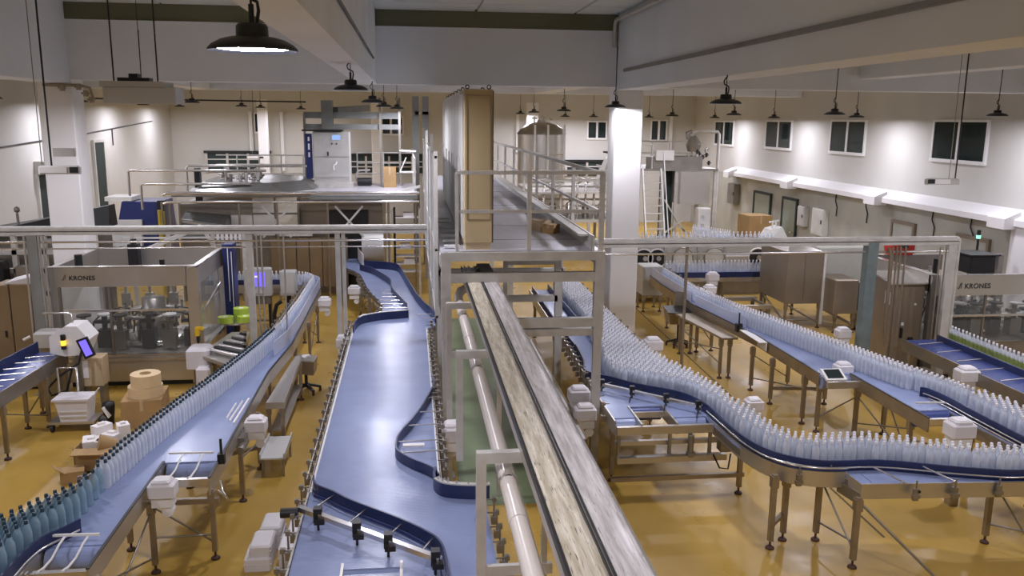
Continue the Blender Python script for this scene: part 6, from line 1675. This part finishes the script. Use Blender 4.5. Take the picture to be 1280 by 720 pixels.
# ------------------------------------------------------------------ left side things
sw = thing('shrink_machine', 'dark blue machine with a sloping pale front behind the left white column', 'machine', (-8.5, 28.0, 0))
obj('housing', MB().hull8([(-9.3, 27.5, 0.5), (-7.6, 27.5, 0.5), (-7.6, 29.0, 0.5), (-9.3, 29.0, 0.5)], [(-8.9, 27.6, 2.35), (-7.75, 27.6, 2.35), (-7.75, 29.0, 2.35), (-8.9, 29.0, 2.35)]), 'navy_paint', sw)
obj('front_slope', MB().hull8([(-9.35, 27.3, 1.0), (-8.3, 27.3, 1.0), (-8.3, 27.5, 1.0), (-9.35, 27.5, 1.0)], [(-9.0, 27.45, 1.8), (-8.3, 27.45, 1.8), (-8.3, 27.55, 1.8), (-9.0, 27.55, 1.8)]), 'grey_cab', sw)
obj('end_frame', MB().box(-7.8, -7.6, 27.45, 27.7, 0.0, 2.4), 'black', sw)
obj('roof_slab', MB().box(-9.4, -8.6, 27.6, 28.6, 2.37, 2.5), 'pale_panel', sw)
obj('base', MB().box(-9.2, -7.7, 27.6, 28.9, 0.0, 0.5), 'steel_dark', sw)
for i in range(4):
    obj('roller', MB().cyl((-9.3 + i * 0.25, 27.15, 1.0), (-9.0 + i * 0.25, 26.7, 1.0), 0.06, 8), 'steel_bright', sw)
obj('roller_frame', MB().box(-9.35, -8.3, 26.7, 27.3, 0.0, 0.93), 'steel_dark', sw)
# steel frames behind the left bridge post
bf = thing('feed_frame', 'dim grey steel frame machine at the left edge behind the tray bridge', 'machine', (-8.6, 19.5, 0))
for x in (-9.6, -9.0, -8.4, -7.8, -7.35):
    obj('upright', MB().box(x - 0.05, x + 0.05, 19.0, 19.1, 0.0, 2.5), 'galv', bf)
for z in (1.2, 1.7, 2.1, 2.5):
    obj('cross_bar', MB().box(-9.7, -7.3, 19.0, 19.1, z - 0.05, z + 0.05), 'galv', bf)
obj('motor_block', MB().bevbox(-8.95, -8.5, 18.6, 19.0, 1.25, 1.95, 0.05), 'black', bf)
obj('motor_block', MB().bevbox(-8.3, -7.95, 18.7, 19.0, 1.5, 1.85, 0.03), 'steel_dark', bf)
obj('panel', MB().bevbox(-9.6, -7.35, 19.4, 20.4, 0.3, 2.3, 0.03), 'steel_dark', bf)
obj('dark_hood', MB().hull8([(-9.5, 19.3, 2.45), (-6.9, 20.4, 2.45), (-6.9, 21.0, 2.45), (-9.5, 21.0, 2.45)], [(-8.6, 19.6, 2.6), (-6.9, 20.5, 2.95), (-6.9, 20.9, 2.95), (-8.6, 20.9, 2.6)]), 'black', bf)
obj('hood_post', MB().box(-7.2, -6.98, 20.5, 20.8, 0, 2.45), 'steel_dark', bf)
obj('whistle', MB().cyl((-8.6, 19.8, 2.6), (-8.6, 19.8, 2.85), 0.03, 8).lathe((-8.6, 19.8, 2.85), [(0.0, 0), (0.06, 0.04), (0.06, 0.12), (0, 0.16)], 10), 'steel_dark', bf)
lb = thing('white_bar_machine', 'pale tubular frames behind the left labelling machine, below the tray bridge', 'frame', (-5.0, 20.5, 0))
obj('slant_bar', MB().bar((-6.3, 20.0, 1.85), (-4.9, 20.6, 2.45), 0.09).bar((-4.9, 20.6, 2.45), (-4.6, 20.6, 1.9), 0.07), 'pale_panel', lb)
obj('cross_bar', MB().bar((-6.6, 20.4, 2.2), (-3.9, 20.4, 2.2), 0.04).bar((-4.6, 20.6, 2.0), (-3.9, 20.6, 2.0), 0.04), 'pale_panel', lb)
for x in (-6.4, -5.6, -4.6, -3.9):
    obj('upright', MB().box(x - 0.04, x + 0.04, 20.35, 20.43, 0.0, 2.45), 'galv', lb)
for i in range(6):
    obj('clip', MB().box(-4.5 + 0.1 * i, -4.44 + 0.1 * i, 20.3, 20.34, 2.1, 2.3), 'white_plastic', lb)
tc_ = thing('tan_cabinet', 'tall tan cabinet pair with white papers on top at the left edge', 'cabinet', (-7.2, 16.3, 0))
obj('body', MB().bevbox(-7.52, -7.24, 16.0, 16.6, 0.05, 1.96, 0.01), 'tan_panel', tc_)
obj('body', MB().bevbox(-7.20, -6.86, 15.95, 16.6, 0.05, 1.98, 0.01), 'tan_panel', tc_)
obj('plinth', MB().box(-7.5, -6.88, 16.02, 16.58, 0.0, 0.05), 'black', tc_)
obj('hook', MB().box(-7.36, -7.33, 15.97, 16.0, 1.0, 1.12), 'black', tc_)
ppb = thing('paper_box', 'open white paper box lying on the tall tan cabinet', 'paper', (-7.08, 16.2, 1.98))
obj('sheets', MB().hull8([(-7.3, 16.0, 1.981), (-6.86, 16.0, 1.981), (-6.86, 16.5, 1.981), (-7.3, 16.5, 1.981)], [(-7.3, 16.0, 2.0), (-6.86, 16.0, 2.1), (-6.86, 16.5, 2.13), (-7.3, 16.5, 2.02)]), 'white_box', ppb)
bk = thing('dark_stack', 'dark stacked crates at the very left edge beside the tan cabinet', 'crates', (-7.9, 15.4, 0))
for i in range(3):
    obj('crate', MB().bevbox(-8.1, -7.62, 15.2, 15.7, 0.01 + i * 0.35, 0.34 + i * 0.35, 0.02), 'dark_rubber', bk)
gy = thing('grey_gearbox', 'grey gear housing with pipes standing between the hood and the tray bridge post', 'gearbox', (-6.3, 15.2, 0))
obj('housing', MB().bevbox(-6.55, -6.1, 15.15, 15.5, 1.0, 1.28, 0.04), 'grey_cab', gy)
obj('stand', MB().box(-6.45, -6.2, 15.2, 15.45, 0.0, 1.0), 'steel_dark', gy)
obj('tap', MB().cyl((-6.6, 15.2, 1.2), (-6.7, 15.15, 1.15), 0.025, 8), 'cream', gy)
# trolley with a white crate
tr = thing('crate_trolley', 'low steel trolley on castors holding a white crate beside the left infeed', 'trolley', (-5.4, 13.9, 0))
obj('platform', MB().box(-5.78, -5.08, 13.62, 14.05, 0.13, 0.17), 'steel', tr)
for x, y in ((-5.74, 13.66), (-5.12, 13.66), (-5.74, 14.0), (-5.12, 14.0)):
    w_ = obj('castor', MB().cyl((x - 0.02, y, 0.06), (x + 0.02, y, 0.06), 0.06, 12).box(x - 0.03, x + 0.03, y - 0.02, y + 0.02, 0.1, 0.14), 'dark_rubber', tr)
obj('handle_frame', MB().tube([(-5.74, 14.05, 0.17), (-5.74, 14.05, 0.95), (-5.45, 14.05, 0.95), (-5.45, 14.05, 0.17)], 0.02, 8), 'steel_bright', tr)
wc = thing('white_crate', 'white plastic crate with papers on the low trolley', 'crate', (-5.42, 13.8, 0.171))
obj('crate', MB().hull8([(-5.6, 13.64, 0.171), (-5.2, 13.64, 0.171), (-5.2, 13.98, 0.171), (-5.6, 13.98, 0.171)], [(-5.66, 13.62, 0.52), (-5.16, 13.62, 0.52), (-5.16, 14.0, 0.52), (-5.66, 14.0, 0.52)]), 'white_box', wc)
obj('crate_rim', MB().box(-5.7, -5.14, 13.6, 14.02, 0.52, 0.55), 'white_box', wc)
obj('crate_rib', MB().box(-5.6, -5.2, 13.615, 13.63, 0.33, 0.35).box(-5.6, -5.2, 13.62, 13.635, 0.25, 0.27), 'pale_panel', wc)
bp_ = thing('bag_bin', 'dark bin liner with white sheets just right of the white crate', 'bin', (-5.0, 13.95, 0))
obj('bin', MB().lathe((-4.98, 14.0, 0.0), [(0, 0), (0.07, 0), (0.1, 0.3), (0.09, 0.36), (0, 0.37)], 12), 'black', bp_)
obj('sheet', MB().bar((-5.02, 13.88, 0.32), (-4.93, 13.88, 0.15), 0.12, 0.02).bar((-5.14, 13.86, 0.52), (-5.05, 13.84, 0.66), 0.05, 0.01), 'foam', bp_)
sm = thing('small_cabinet', 'small cream and brown box under the operator screen', 'box', (-5.45, 14.75, 0))
obj('body', MB().bevbox(-5.62, -5.25, 14.62, 14.95, 0.45, 0.95, 0.01), 'cardboard_pale', sm)
obj('stand', MB().box(-5.6, -5.54, 14.65, 14.9, 0, 0.45).box(-5.33, -5.27, 14.65, 14.9, 0, 0.45), 'steel_dark', sm)
obj('paper_label', MB().box(-5.6, -5.47, 14.605, 14.62, 0.6, 0.9), 'foam', sm)
hd_ = thing('small_castor_frame', 'small floor ring stand lying right of the trolley', 'stand', (-4.85, 14.3, 0))
obj('ring', MB().tube([(-4.85 + 0.07 * math.cos(a * PI / 8), 14.4 + 0.07 * math.sin(a * PI / 8), 0.02) for a in range(17)], 0.015, 6), 'steel_dark', hd_)
obj('hub', MB().cyl((-4.85, 14.4, 0.0), (-4.85, 14.4, 0.06), 0.03, 8), 'steel_dark', hd_)
# cartons and paper rolls
carton('cardboard_box', -4.42, 14.1, 0.62, 0.78, 0, 0.46, 0.12, 'brown cardboard box on the floor carrying two big paper rolls')
def roll(cx, cy, z, r, h, label):
    t = thing('tape_roll', label, 'roll', (cx, cy, z), 'paper rolls on the box')
    obj('wound_tape', MB().lathe((cx, cy, z), [(r * 0.4, 0), (r, 0), (r, h), (r * 0.4, h), (r * 0.4, 0)], 28, False), 'tape_paper', t)
    obj('core', MB().lathe((cx, cy, z), [(r * 0.33, 0.0), (r * 0.4, 0.0), (r * 0.4, h + 0.004), (r * 0.33, h + 0.004), (r * 0.33, 0)], 20), 'cardboard', t)
roll(-4.38, 14.02, 0.466, 0.27, 0.17, 'lower big cream paper roll on the cardboard box')
roll(-4.36, 14.0, 0.642, 0.235, 0.2, 'upper big cream paper roll, on top of the other one')
fb = thing('open_carton', 'open cardboard box full of white foam pieces on the floor at left', 'box', (-4.45, 12.3, 0))
b = MB()
X0, X1, Y0, Y1, H = -4.78, -4.12, 11.95, 12.6, 0.36
b.box(X0, X1, Y0, Y1, 0, 0.02).box(X0, X0 + 0.012, Y0, Y1, 0, H).box(X1 - 0.012, X1, Y0, Y1, 0, H).box(X0, X1, Y0, Y0 + 0.012, 0, H).box(X0, X1, Y1 - 0.012, Y1, 0, H)
obj('carton', b, 'cardboard', fb)
obj('flap', MB().bar((-4.45, Y0 - 0.0, H), (-4.45, Y0 - 0.18, H - 0.03), 0.62, 0.012), 'cardboard', fb)
obj('flap', MB().hull8([(X1, Y0, H), (X1 + 0.22, Y0, H + 0.03), (X1 + 0.22, Y1, H + 0.03), (X1, Y1, H)], [(X1, Y0, H + 0.012), (X1 + 0.22, Y0, H + 0.042), (X1 + 0.22, Y1, H + 0.042), (X1, Y1, H + 0.012)]), 'cardboard_pale', fb)
rnd = random.Random(12)
for i, (x, y, sx, sy, z, a) in enumerate(((-4.62, 12.2, 0.22, 0.3, 0.30, 0.3), (-4.38, 12.35, 0.25, 0.2, 0.32, -0.4), (-4.25, 12.45, 0.16, 0.2, 0.42, 0.5), (-4.55, 12.45, 0.25, 0.16, 0.42, 0.9), (-4.42, 12.12, 0.2, 0.16, 0.30, 0.1))):
    t = thing('foam_piece', ['large white foam block at the left front of the open carton', 'white foam block in the middle of the open carton', 'upright white foam block at the right rear of the open carton', 'white foam block at the rear left of the open carton', 'small white foam block at the front of the open carton'][i], 'foam', (x, y, z), 'foam pieces in the carton')
    obj('block', MB().rbox(x, y, sx, sy, z - 0.12, z + 0.12, a), 'foam', t)
    obj('notch', MB().rbox(x, y, sx * 0.4, sy * 0.4, z + 0.12, z + 0.15, a), 'foam', t)
obj('half_disc', MB().cyl((-4.45, 12.0, 0.42), (-4.25, 12.08, 0.34), 0.13, 12, 0.1), 'cardboard', fb, 'round brown card piece')
dbx = thing('small_carton', 'small flattened brown carton beside the open foam carton', 'box', (-4.7, 11.75, 0))
obj('carton', MB().rbox(-4.72, 11.72, 0.3, 0.25, 0, 0.16, 0.3), 'cardboard', dbx)
obj('flap', MB().bar((-4.8, 11.62, 0.16), (-4.9, 11.55, 0.26), 0.22, 0.01), 'cardboard', dbx)
cd2 = thing('black_can', 'small black object on the rear of the foam carton', 'can', (-4.62, 12.7, 0))
obj('can', MB().lathe((-4.62, 12.72, 0.0), [(0, 0), (0.06, 0), (0.06, 0.5), (0.03, 0.56), (0, 0.56)], 12), 'black', cd2)
# white caps / blocks by the wide belt
wbs = [(-1.75, 9.15, 0.001, 0.30, 0.16, 'lowest front white block of the pile left of the wide belt'), (-1.42, 9.2, 0.001, 0.22, 0.24, 'white block beside the belt bracket at the right of the pile'), (-1.72, 9.18, 0.162, 0.24, 0.13, 'white block stacked on the front of the pile'),
       (-1.70, 9.65, 0.001, 0.30, 0.16, 'white block at the rear of the pile left of the wide belt'), (-1.68, 9.65, 0.162, 0.24, 0.12, 'topmost rear white block of the pile'), (-1.40, 9.65, 0.001, 0.2, 0.2, 'small white block at the rear right of the pile')]
for i, (x, y, z, s, h, lab_) in enumerate(wbs):
    t = thing('foam_block', lab_, 'block', (x, y, z), 'white blocks beside the wide belt')
    obj('block', MB().bevbox(x - s / 2, x + s / 2, y - 0.2, y + 0.2, z, z + h, 0.02), 'white_box', t)
    obj('band', MB().box(x - s / 2 - 0.002, x + s / 2 + 0.002, y - 0.202, y + 0.202, z + h * 0.45, z + h * 0.52), 'pale_panel', t)
# steel side table along the left conveyor and the star-foot tray stand
st = thing('side_table', 'grey steel side table beside the left bottle conveyor', 'table', (-2.0, 13.8, 0))
obj('table_top', MB().hull8([(-2.2, 12.5, 0.74), (-1.93, 12.5, 0.74), (-1.98, 15.1, 0.74), (-2.1, 15.1, 0.74)], [(-2.2, 12.5, 0.77), (-1.93, 12.5, 0.77), (-1.98, 15.1, 0.77), (-2.1, 15.1, 0.77)]), 'steel_bright', st)
obj('table_rim', MB().ribbon([(-2.2, 12.5), (-1.93, 12.5), (-1.98, 15.1)], 0.68, 0.78, 0.012), 'steel', st)
for x, y in ((-1.97, 12.6), (-2.17, 12.6), (-1.99, 14.9), (-2.08, 14.9)):
    leg(st, x, y, 0.73)
obj('lower_shelf', MB().box(-2.17, -1.96, 12.6, 14.9, 0.28, 0.3), 'steel', st)
st2 = thing('film_tray', 'clear film tray on short legs behind the steel side table', 'tray', (-1.95, 12.0, 0))
obj('tray', MB().box(-2.15, -1.8, 11.5, 12.35, 0.28, 0.30).box(-2.15, -2.13, 11.5, 12.35, 0.3, 0.36).box(-1.82, -1.8, 11.5, 12.35, 0.3, 0.36), 'curtain', st2)
obj('tray_leg', MB().box(-2.13, -2.1, 11.55, 11.6, 0, 0.28).box(-1.85, -1.82, 11.55, 11.6, 0, 0.28).box(-2.13, -2.1, 12.25, 12.3, 0, 0.28).box(-1.85, -1.82, 12.25, 12.3, 0, 0.28), 'steel_dark', st2)
def star_stand(name, label, cx, cy, ztop, boxm, screen=False):
    t = thing(name, label, 'stand', (cx, cy, 0))
    obj('column', MB().cyl((cx, cy, 0.1), (cx, cy, ztop), 0.03, 10), 'black', t)
    for i in range(5):
        a = 2 * PI * i / 5 + 0.3
        o = obj('foot_arm', MB().bar((cx, cy, 0.16), (cx + 0.26 * math.cos(a), cy + 0.26 * math.sin(a), 0.08), 0.045, 0.04), 'black', t)
        obj('glide', MB().cyl((cx + 0.25 * math.cos(a), cy + 0.25 * math.sin(a), 0.0), (cx + 0.25 * math.cos(a), cy + 0.25 * math.sin(a), 0.08), 0.025, 8), 'foot_plastic', o)
    return t
ts = star_stand('tray_stand', 'small steel tray stand on a black star foot beside the left conveyor', -1.95, 15.35, 0.42, 'steel')
obj('tray', MB().hull8([(-2.12, 15.2, 0.40), (-1.80, 15.2, 0.36), (-1.78, 15.6, 0.36), (-2.1, 15.6, 0.4)], [(-2.14, 15.18, 0.66), (-1.78, 15.18, 0.62), (-1.76, 15.62, 0.62), (-2.12, 15.62, 0.66)]), 'leg_steel', ts)
obj('tray_inside', MB().hull8([(-2.10, 15.22, 0.655), (-1.82, 15.22, 0.625), (-1.80, 15.58, 0.625), (-2.08, 15.58, 0.655)], [(-2.10, 15.22, 0.662), (-1.82, 15.22, 0.632), (-1.80, 15.58, 0.632), (-2.08, 15.58, 0.662)]), 'steel_dark', ts)
obj('small_parts', MB().rbox(-1.95, 15.45, 0.14, 0.1, 0.645, 0.68, 0.4).rbox(-1.98, 15.36, 0.1, 0.06, 0.645, 0.675, -0.5), 'foam', ts, 'small white parts lying in the tray')
ts = star_stand('desk_stand', 'small desk with dark top and raised back panel on a black star foot at right', 5.95, 17.95, 0.6, 'leg_steel')
obj('desk_box', MB().hull8([(5.68, 17.7, 0.56), (6.22, 17.7, 0.56), (6.2, 18.15, 0.56), (5.7, 18.15, 0.56)], [(5.62, 17.65, 0.82), (6.28, 17.65, 0.82), (6.25, 18.2, 0.86), (5.65, 18.2, 0.86)]), 'leg_steel', ts)
obj('desk_top', MB().hull8([(5.6, 17.63, 0.82), (6.3, 17.63, 0.82), (6.27, 18.2, 0.865), (5.63, 18.2, 0.865)], [(5.6, 17.63, 0.84), (6.3, 17.63, 0.84), (6.27, 18.2, 0.885), (5.63, 18.2, 0.885)]), 'black', ts)
obj('back_panel', MB().hull8([(5.9, 18.16, 0.88), (6.3, 18.16, 0.88), (6.3, 18.22, 0.88), (5.9, 18.22, 0.88)], [(5.95, 18.18, 1.22), (6.3, 18.18, 1.16), (6.3, 18.24, 1.16), (5.95, 18.24, 1.22)]), 'taupe_panel', ts)
# screen cart, control box near the far end of the left conveyor
vs = thing('screen_cart', 'grey control unit with a lit violet screen on a wheeled frame behind the left conveyor', 'cart', (-3.55, 19.7, 0))
obj('case', MB().bevbox(-3.80, -3.22, 19.75, 20.0, 0.92, 1.56, 0.02), 'grey_cab', vs)
obj('display', MB().box(-3.70, -3.35, 19.73, 19.75, 1.14, 1.47), 'screen', vs, 'lit violet screen')
obj('display_bar', MB().box(-3.68, -3.5, 19.722, 19.73, 1.36, 1.4), 'screen_bar', vs)
obj('keypad', MB().box(-3.68, -3.38, 19.735, 19.75, 0.98, 1.06), 'pale_panel', vs)
obj('lower_box', MB().box(-3.6, -3.25, 19.78, 19.98, 0.72, 0.92), 'steel_dark', vs)
for x in (-3.72, -3.28):
    obj('frame_leg', MB().box(x - 0.03, x + 0.03, 19.8, 19.86, 0.1, 0.92), 'black', vs)
    obj('castor', MB().cyl((x - 0.02, 19.83, 0.06), (x + 0.02, 19.83, 0.06), 0.06, 10), 'black', vs)
obj('frame_bar', MB().box(-3.72, -3.28, 19.81, 19.85, 0.3, 0.34), 'leg_steel', vs)
gb = thing('grey_control_box', 'grey box cabinet mounted before the far left curve of bottles', 'cabinet', (-2.8, 20.1, 0))
obj('body', MB().bevbox(-3.02, -2.66, 19.75, 20.1, 0.92, 1.48, 0.02), 'grey_cab', gb)
obj('stand', MB().box(-2.9, -2.8, 19.88, 19.96, 0.0, 0.92), 'black', gb)
obj('door', MB().box(-2.99, -2.69, 19.735, 19.75, 0.96, 1.43), 'grey_cab', gb)
bb = thing('bent_bracket', 'black bent arm stand between the violet screen and the left conveyor', 'stand', (-3.1, 19.4, 0))
obj('arm', MB().tube([(-3.12, 19.4, 0.0), (-3.12, 19.4, 0.55), (-3.06, 19.4, 0.78), (-2.95, 19.4, 0.86)], 0.045, 8), 'black', bb)
obj('base', MB().box(-3.2, -3.04, 19.32, 19.48, 0, 0.02), 'black', bb)
# table with green label rolls at the side of the labelling machine
rt = thing('roll_table', 'round steel table at the side of the left labelling machine', 'table', (-3.55, 17.3, 0))
obj('table_top', MB().cyl((-3.52, 17.2, 0.93), (-3.52, 17.2, 0.96), 0.36, 24), 'steel_bright', rt)
obj('column', MB().cyl((-3.52, 17.2, 0.02), (-3.52, 17.2, 0.93), 0.06, 10), 'black', rt)
obj('base', MB().cyl((-3.52, 17.2, 0.0), (-3.52, 17.2, 0.025), 0.22, 16), 'black', rt)
for i, (x, y, z, lab_) in enumerate(((-3.68, 17.0, 0.961, 'nearest green and white label roll on the round table'), (-3.42, 17.25, 0.961, 'second green and white label roll on the round table'), (-3.32, 17.05, 0.961, 'rightmost green label roll on the round table'), (-3.42, 17.22, 1.085, 'green label roll stacked on another one'))):
    t = thing('label_roll', lab_, 'roll', (x, y, z), 'green label rolls')
    obj('wound_labels', MB().lathe((x, y, z), [(0.05, 0), (0.15, 0), (0.15, 0.12), (0.05, 0.12), (0.05, 0)], 20, False), 'label_green', t)
    obj('core', MB().lathe((x, y, z), [(0.035, 0), (0.05, 0), (0.05, 0.122), (0.035, 0.122), (0.035, 0)], 14), 'white_plastic', t)
rc = thing('roller_bed', 'bed of small dark rollers and a white cover between labelling machine and left conveyor', 'conveyor', (-3.2, 14.9, 0))
obj('bed_frame', MB().prism([(-3.75, 15.0), (-3.0, 14.2), (-2.78, 14.5), (-3.05, 15.5), (-3.15, 16.6), (-3.5, 16.6)], 0.80, 0.86), 'steel', rc)
for i in range(9):
    t = i / 8
    obj('roller', MB().cyl((-3.55 + 0.35 * t, 15.05 + 1.3 * t, 0.93), (-2.88 - 0.3 * t, 14.55 + 1.75 * t, 0.93), 0.035, 8), 'black' if i % 2 else 'steel_bright', rc)
for x, y in ((-3.5, 15.1), (-2.95, 14.45), (-3.4, 16.4), (-3.2, 16.4)):
    leg(rc, x, y, 0.8)
obj('white_cover', MB().bevbox(-3.95, -3.55, 14.9, 15.35, 0.62, 0.98, 0.04).bevbox(-3.75, -3.5, 14.7, 14.95, 0.4, 0.7, 0.04), 'white_box', rc)
obj('cover_foot', MB().box(-3.85, -3.65, 15.0, 15.2, 0.0, 0.62), 'steel_dark', rc)

# ------------------------------------------------------------------ hanging things
def hanging(name, label, x, y, z, wdt, top, dx, green):
    t = thing(name, label, 'fixture', (x, y, z))
    obj('lamp_case', MB().bevbox(x - wdt / 2, x + wdt / 2, y - 0.05, y + 0.05, z, z + 0.11, 0.02), 'grey_cab', t)
    obj('diffuser', MB().box(x - wdt * 0.46, x + wdt * 0.2, y - 0.055, y - 0.05, z + 0.015, z + 0.095), 'white_plastic', t)
    obj('end_cap', MB().box(x + wdt * 0.27 * green, x + wdt * 0.48 * green, y - 0.057, y - 0.05, z + 0.02, z + 0.095), 'black', t)
    obj('hang_rod', MB().cyl((x + dx, y, z + 0.11), (x + dx * 1.0, y, top), 0.012, 6), 'black', t)
    obj('hang_rod', MB().cyl((x + dx - 0.12, y, z + 0.11), (x + dx - 0.12, y, top), 0.006, 6), 'steel_dark', t)
    return t
h1 = hanging('emergency_light', 'grey emergency light on a rod at left, in front of the dark opening', -4.62, 12.0, 4.22, 0.52, 7.12, -0.1, 1)
obj('bracket_box', MB().box(-4.68, -4.42, 11.98, 12.06, 4.45, 4.56), 'grey_cab', h1)
h2 = hanging('emergency_light', 'grey emergency light on a long rod in front of the right wall windows', 9.3, 14.0, 3.93, 0.62, 7.12, 0.24, -1)
h3 = hanging('emergency_light', 'tiny white emergency light hanging before the far wall at left', -6.6, 38.0, 4.15 - 0.95, 0.7, 7.16, 0.0, 1)
sd = thing('suspended_duct', 'white box duct hanging on two rods beside the left column, dark device on top', 'duct', (-4.05, 14.0, 5.16))
obj('duct_box', MB().bevbox(-4.6, -3.53, 13.8, 14.3, 5.17, 5.42, 0.01), 'wall_paint', sd)
obj('top_tray', MB().box(-4.62, -3.7, 13.75, 14.35, 5.42, 5.5), 'grey_cab', sd)
obj('device', MB().box(-4.42, -3.95, 13.95, 14.15, 5.50, 5.56).box(-4.25, -4.12, 13.95, 14.15, 5.56, 5.62), 'black', sd)
for x in (-4.5, -3.85):
    obj('hang_rod', MB().cyl((x, 14.05, 5.5), (x, 14.05, 7.1), 0.012, 6), 'black', sd)
vb = thing('valve_cluster', 'brass valves and thin pipes on the top of the left white column', 'valves', (-6.2, 17.5, 5.3))
obj('supply_pipe', MB().tube([(-6.95, 17.62, 5.55), (-6.3, 17.62, 5.55), (-6.1, 17.62, 5.5), (-6.05, 17.62, 5.3)], 0.03, 8), 'leg_steel', vb)
for i, (x, z) in enumerate(((-6.6, 5.5), (-6.3, 5.52), (-6.18, 5.4), (-6.08, 5.28))):
    obj('valve', MB().cyl((x, 17.62, z - 0.06), (x, 17.62, z + 0.06), 0.05, 8).cyl((x - 0.07, 17.6, z), (x + 0.07, 17.6, z), 0.025, 6), 'leg_steel', vb)
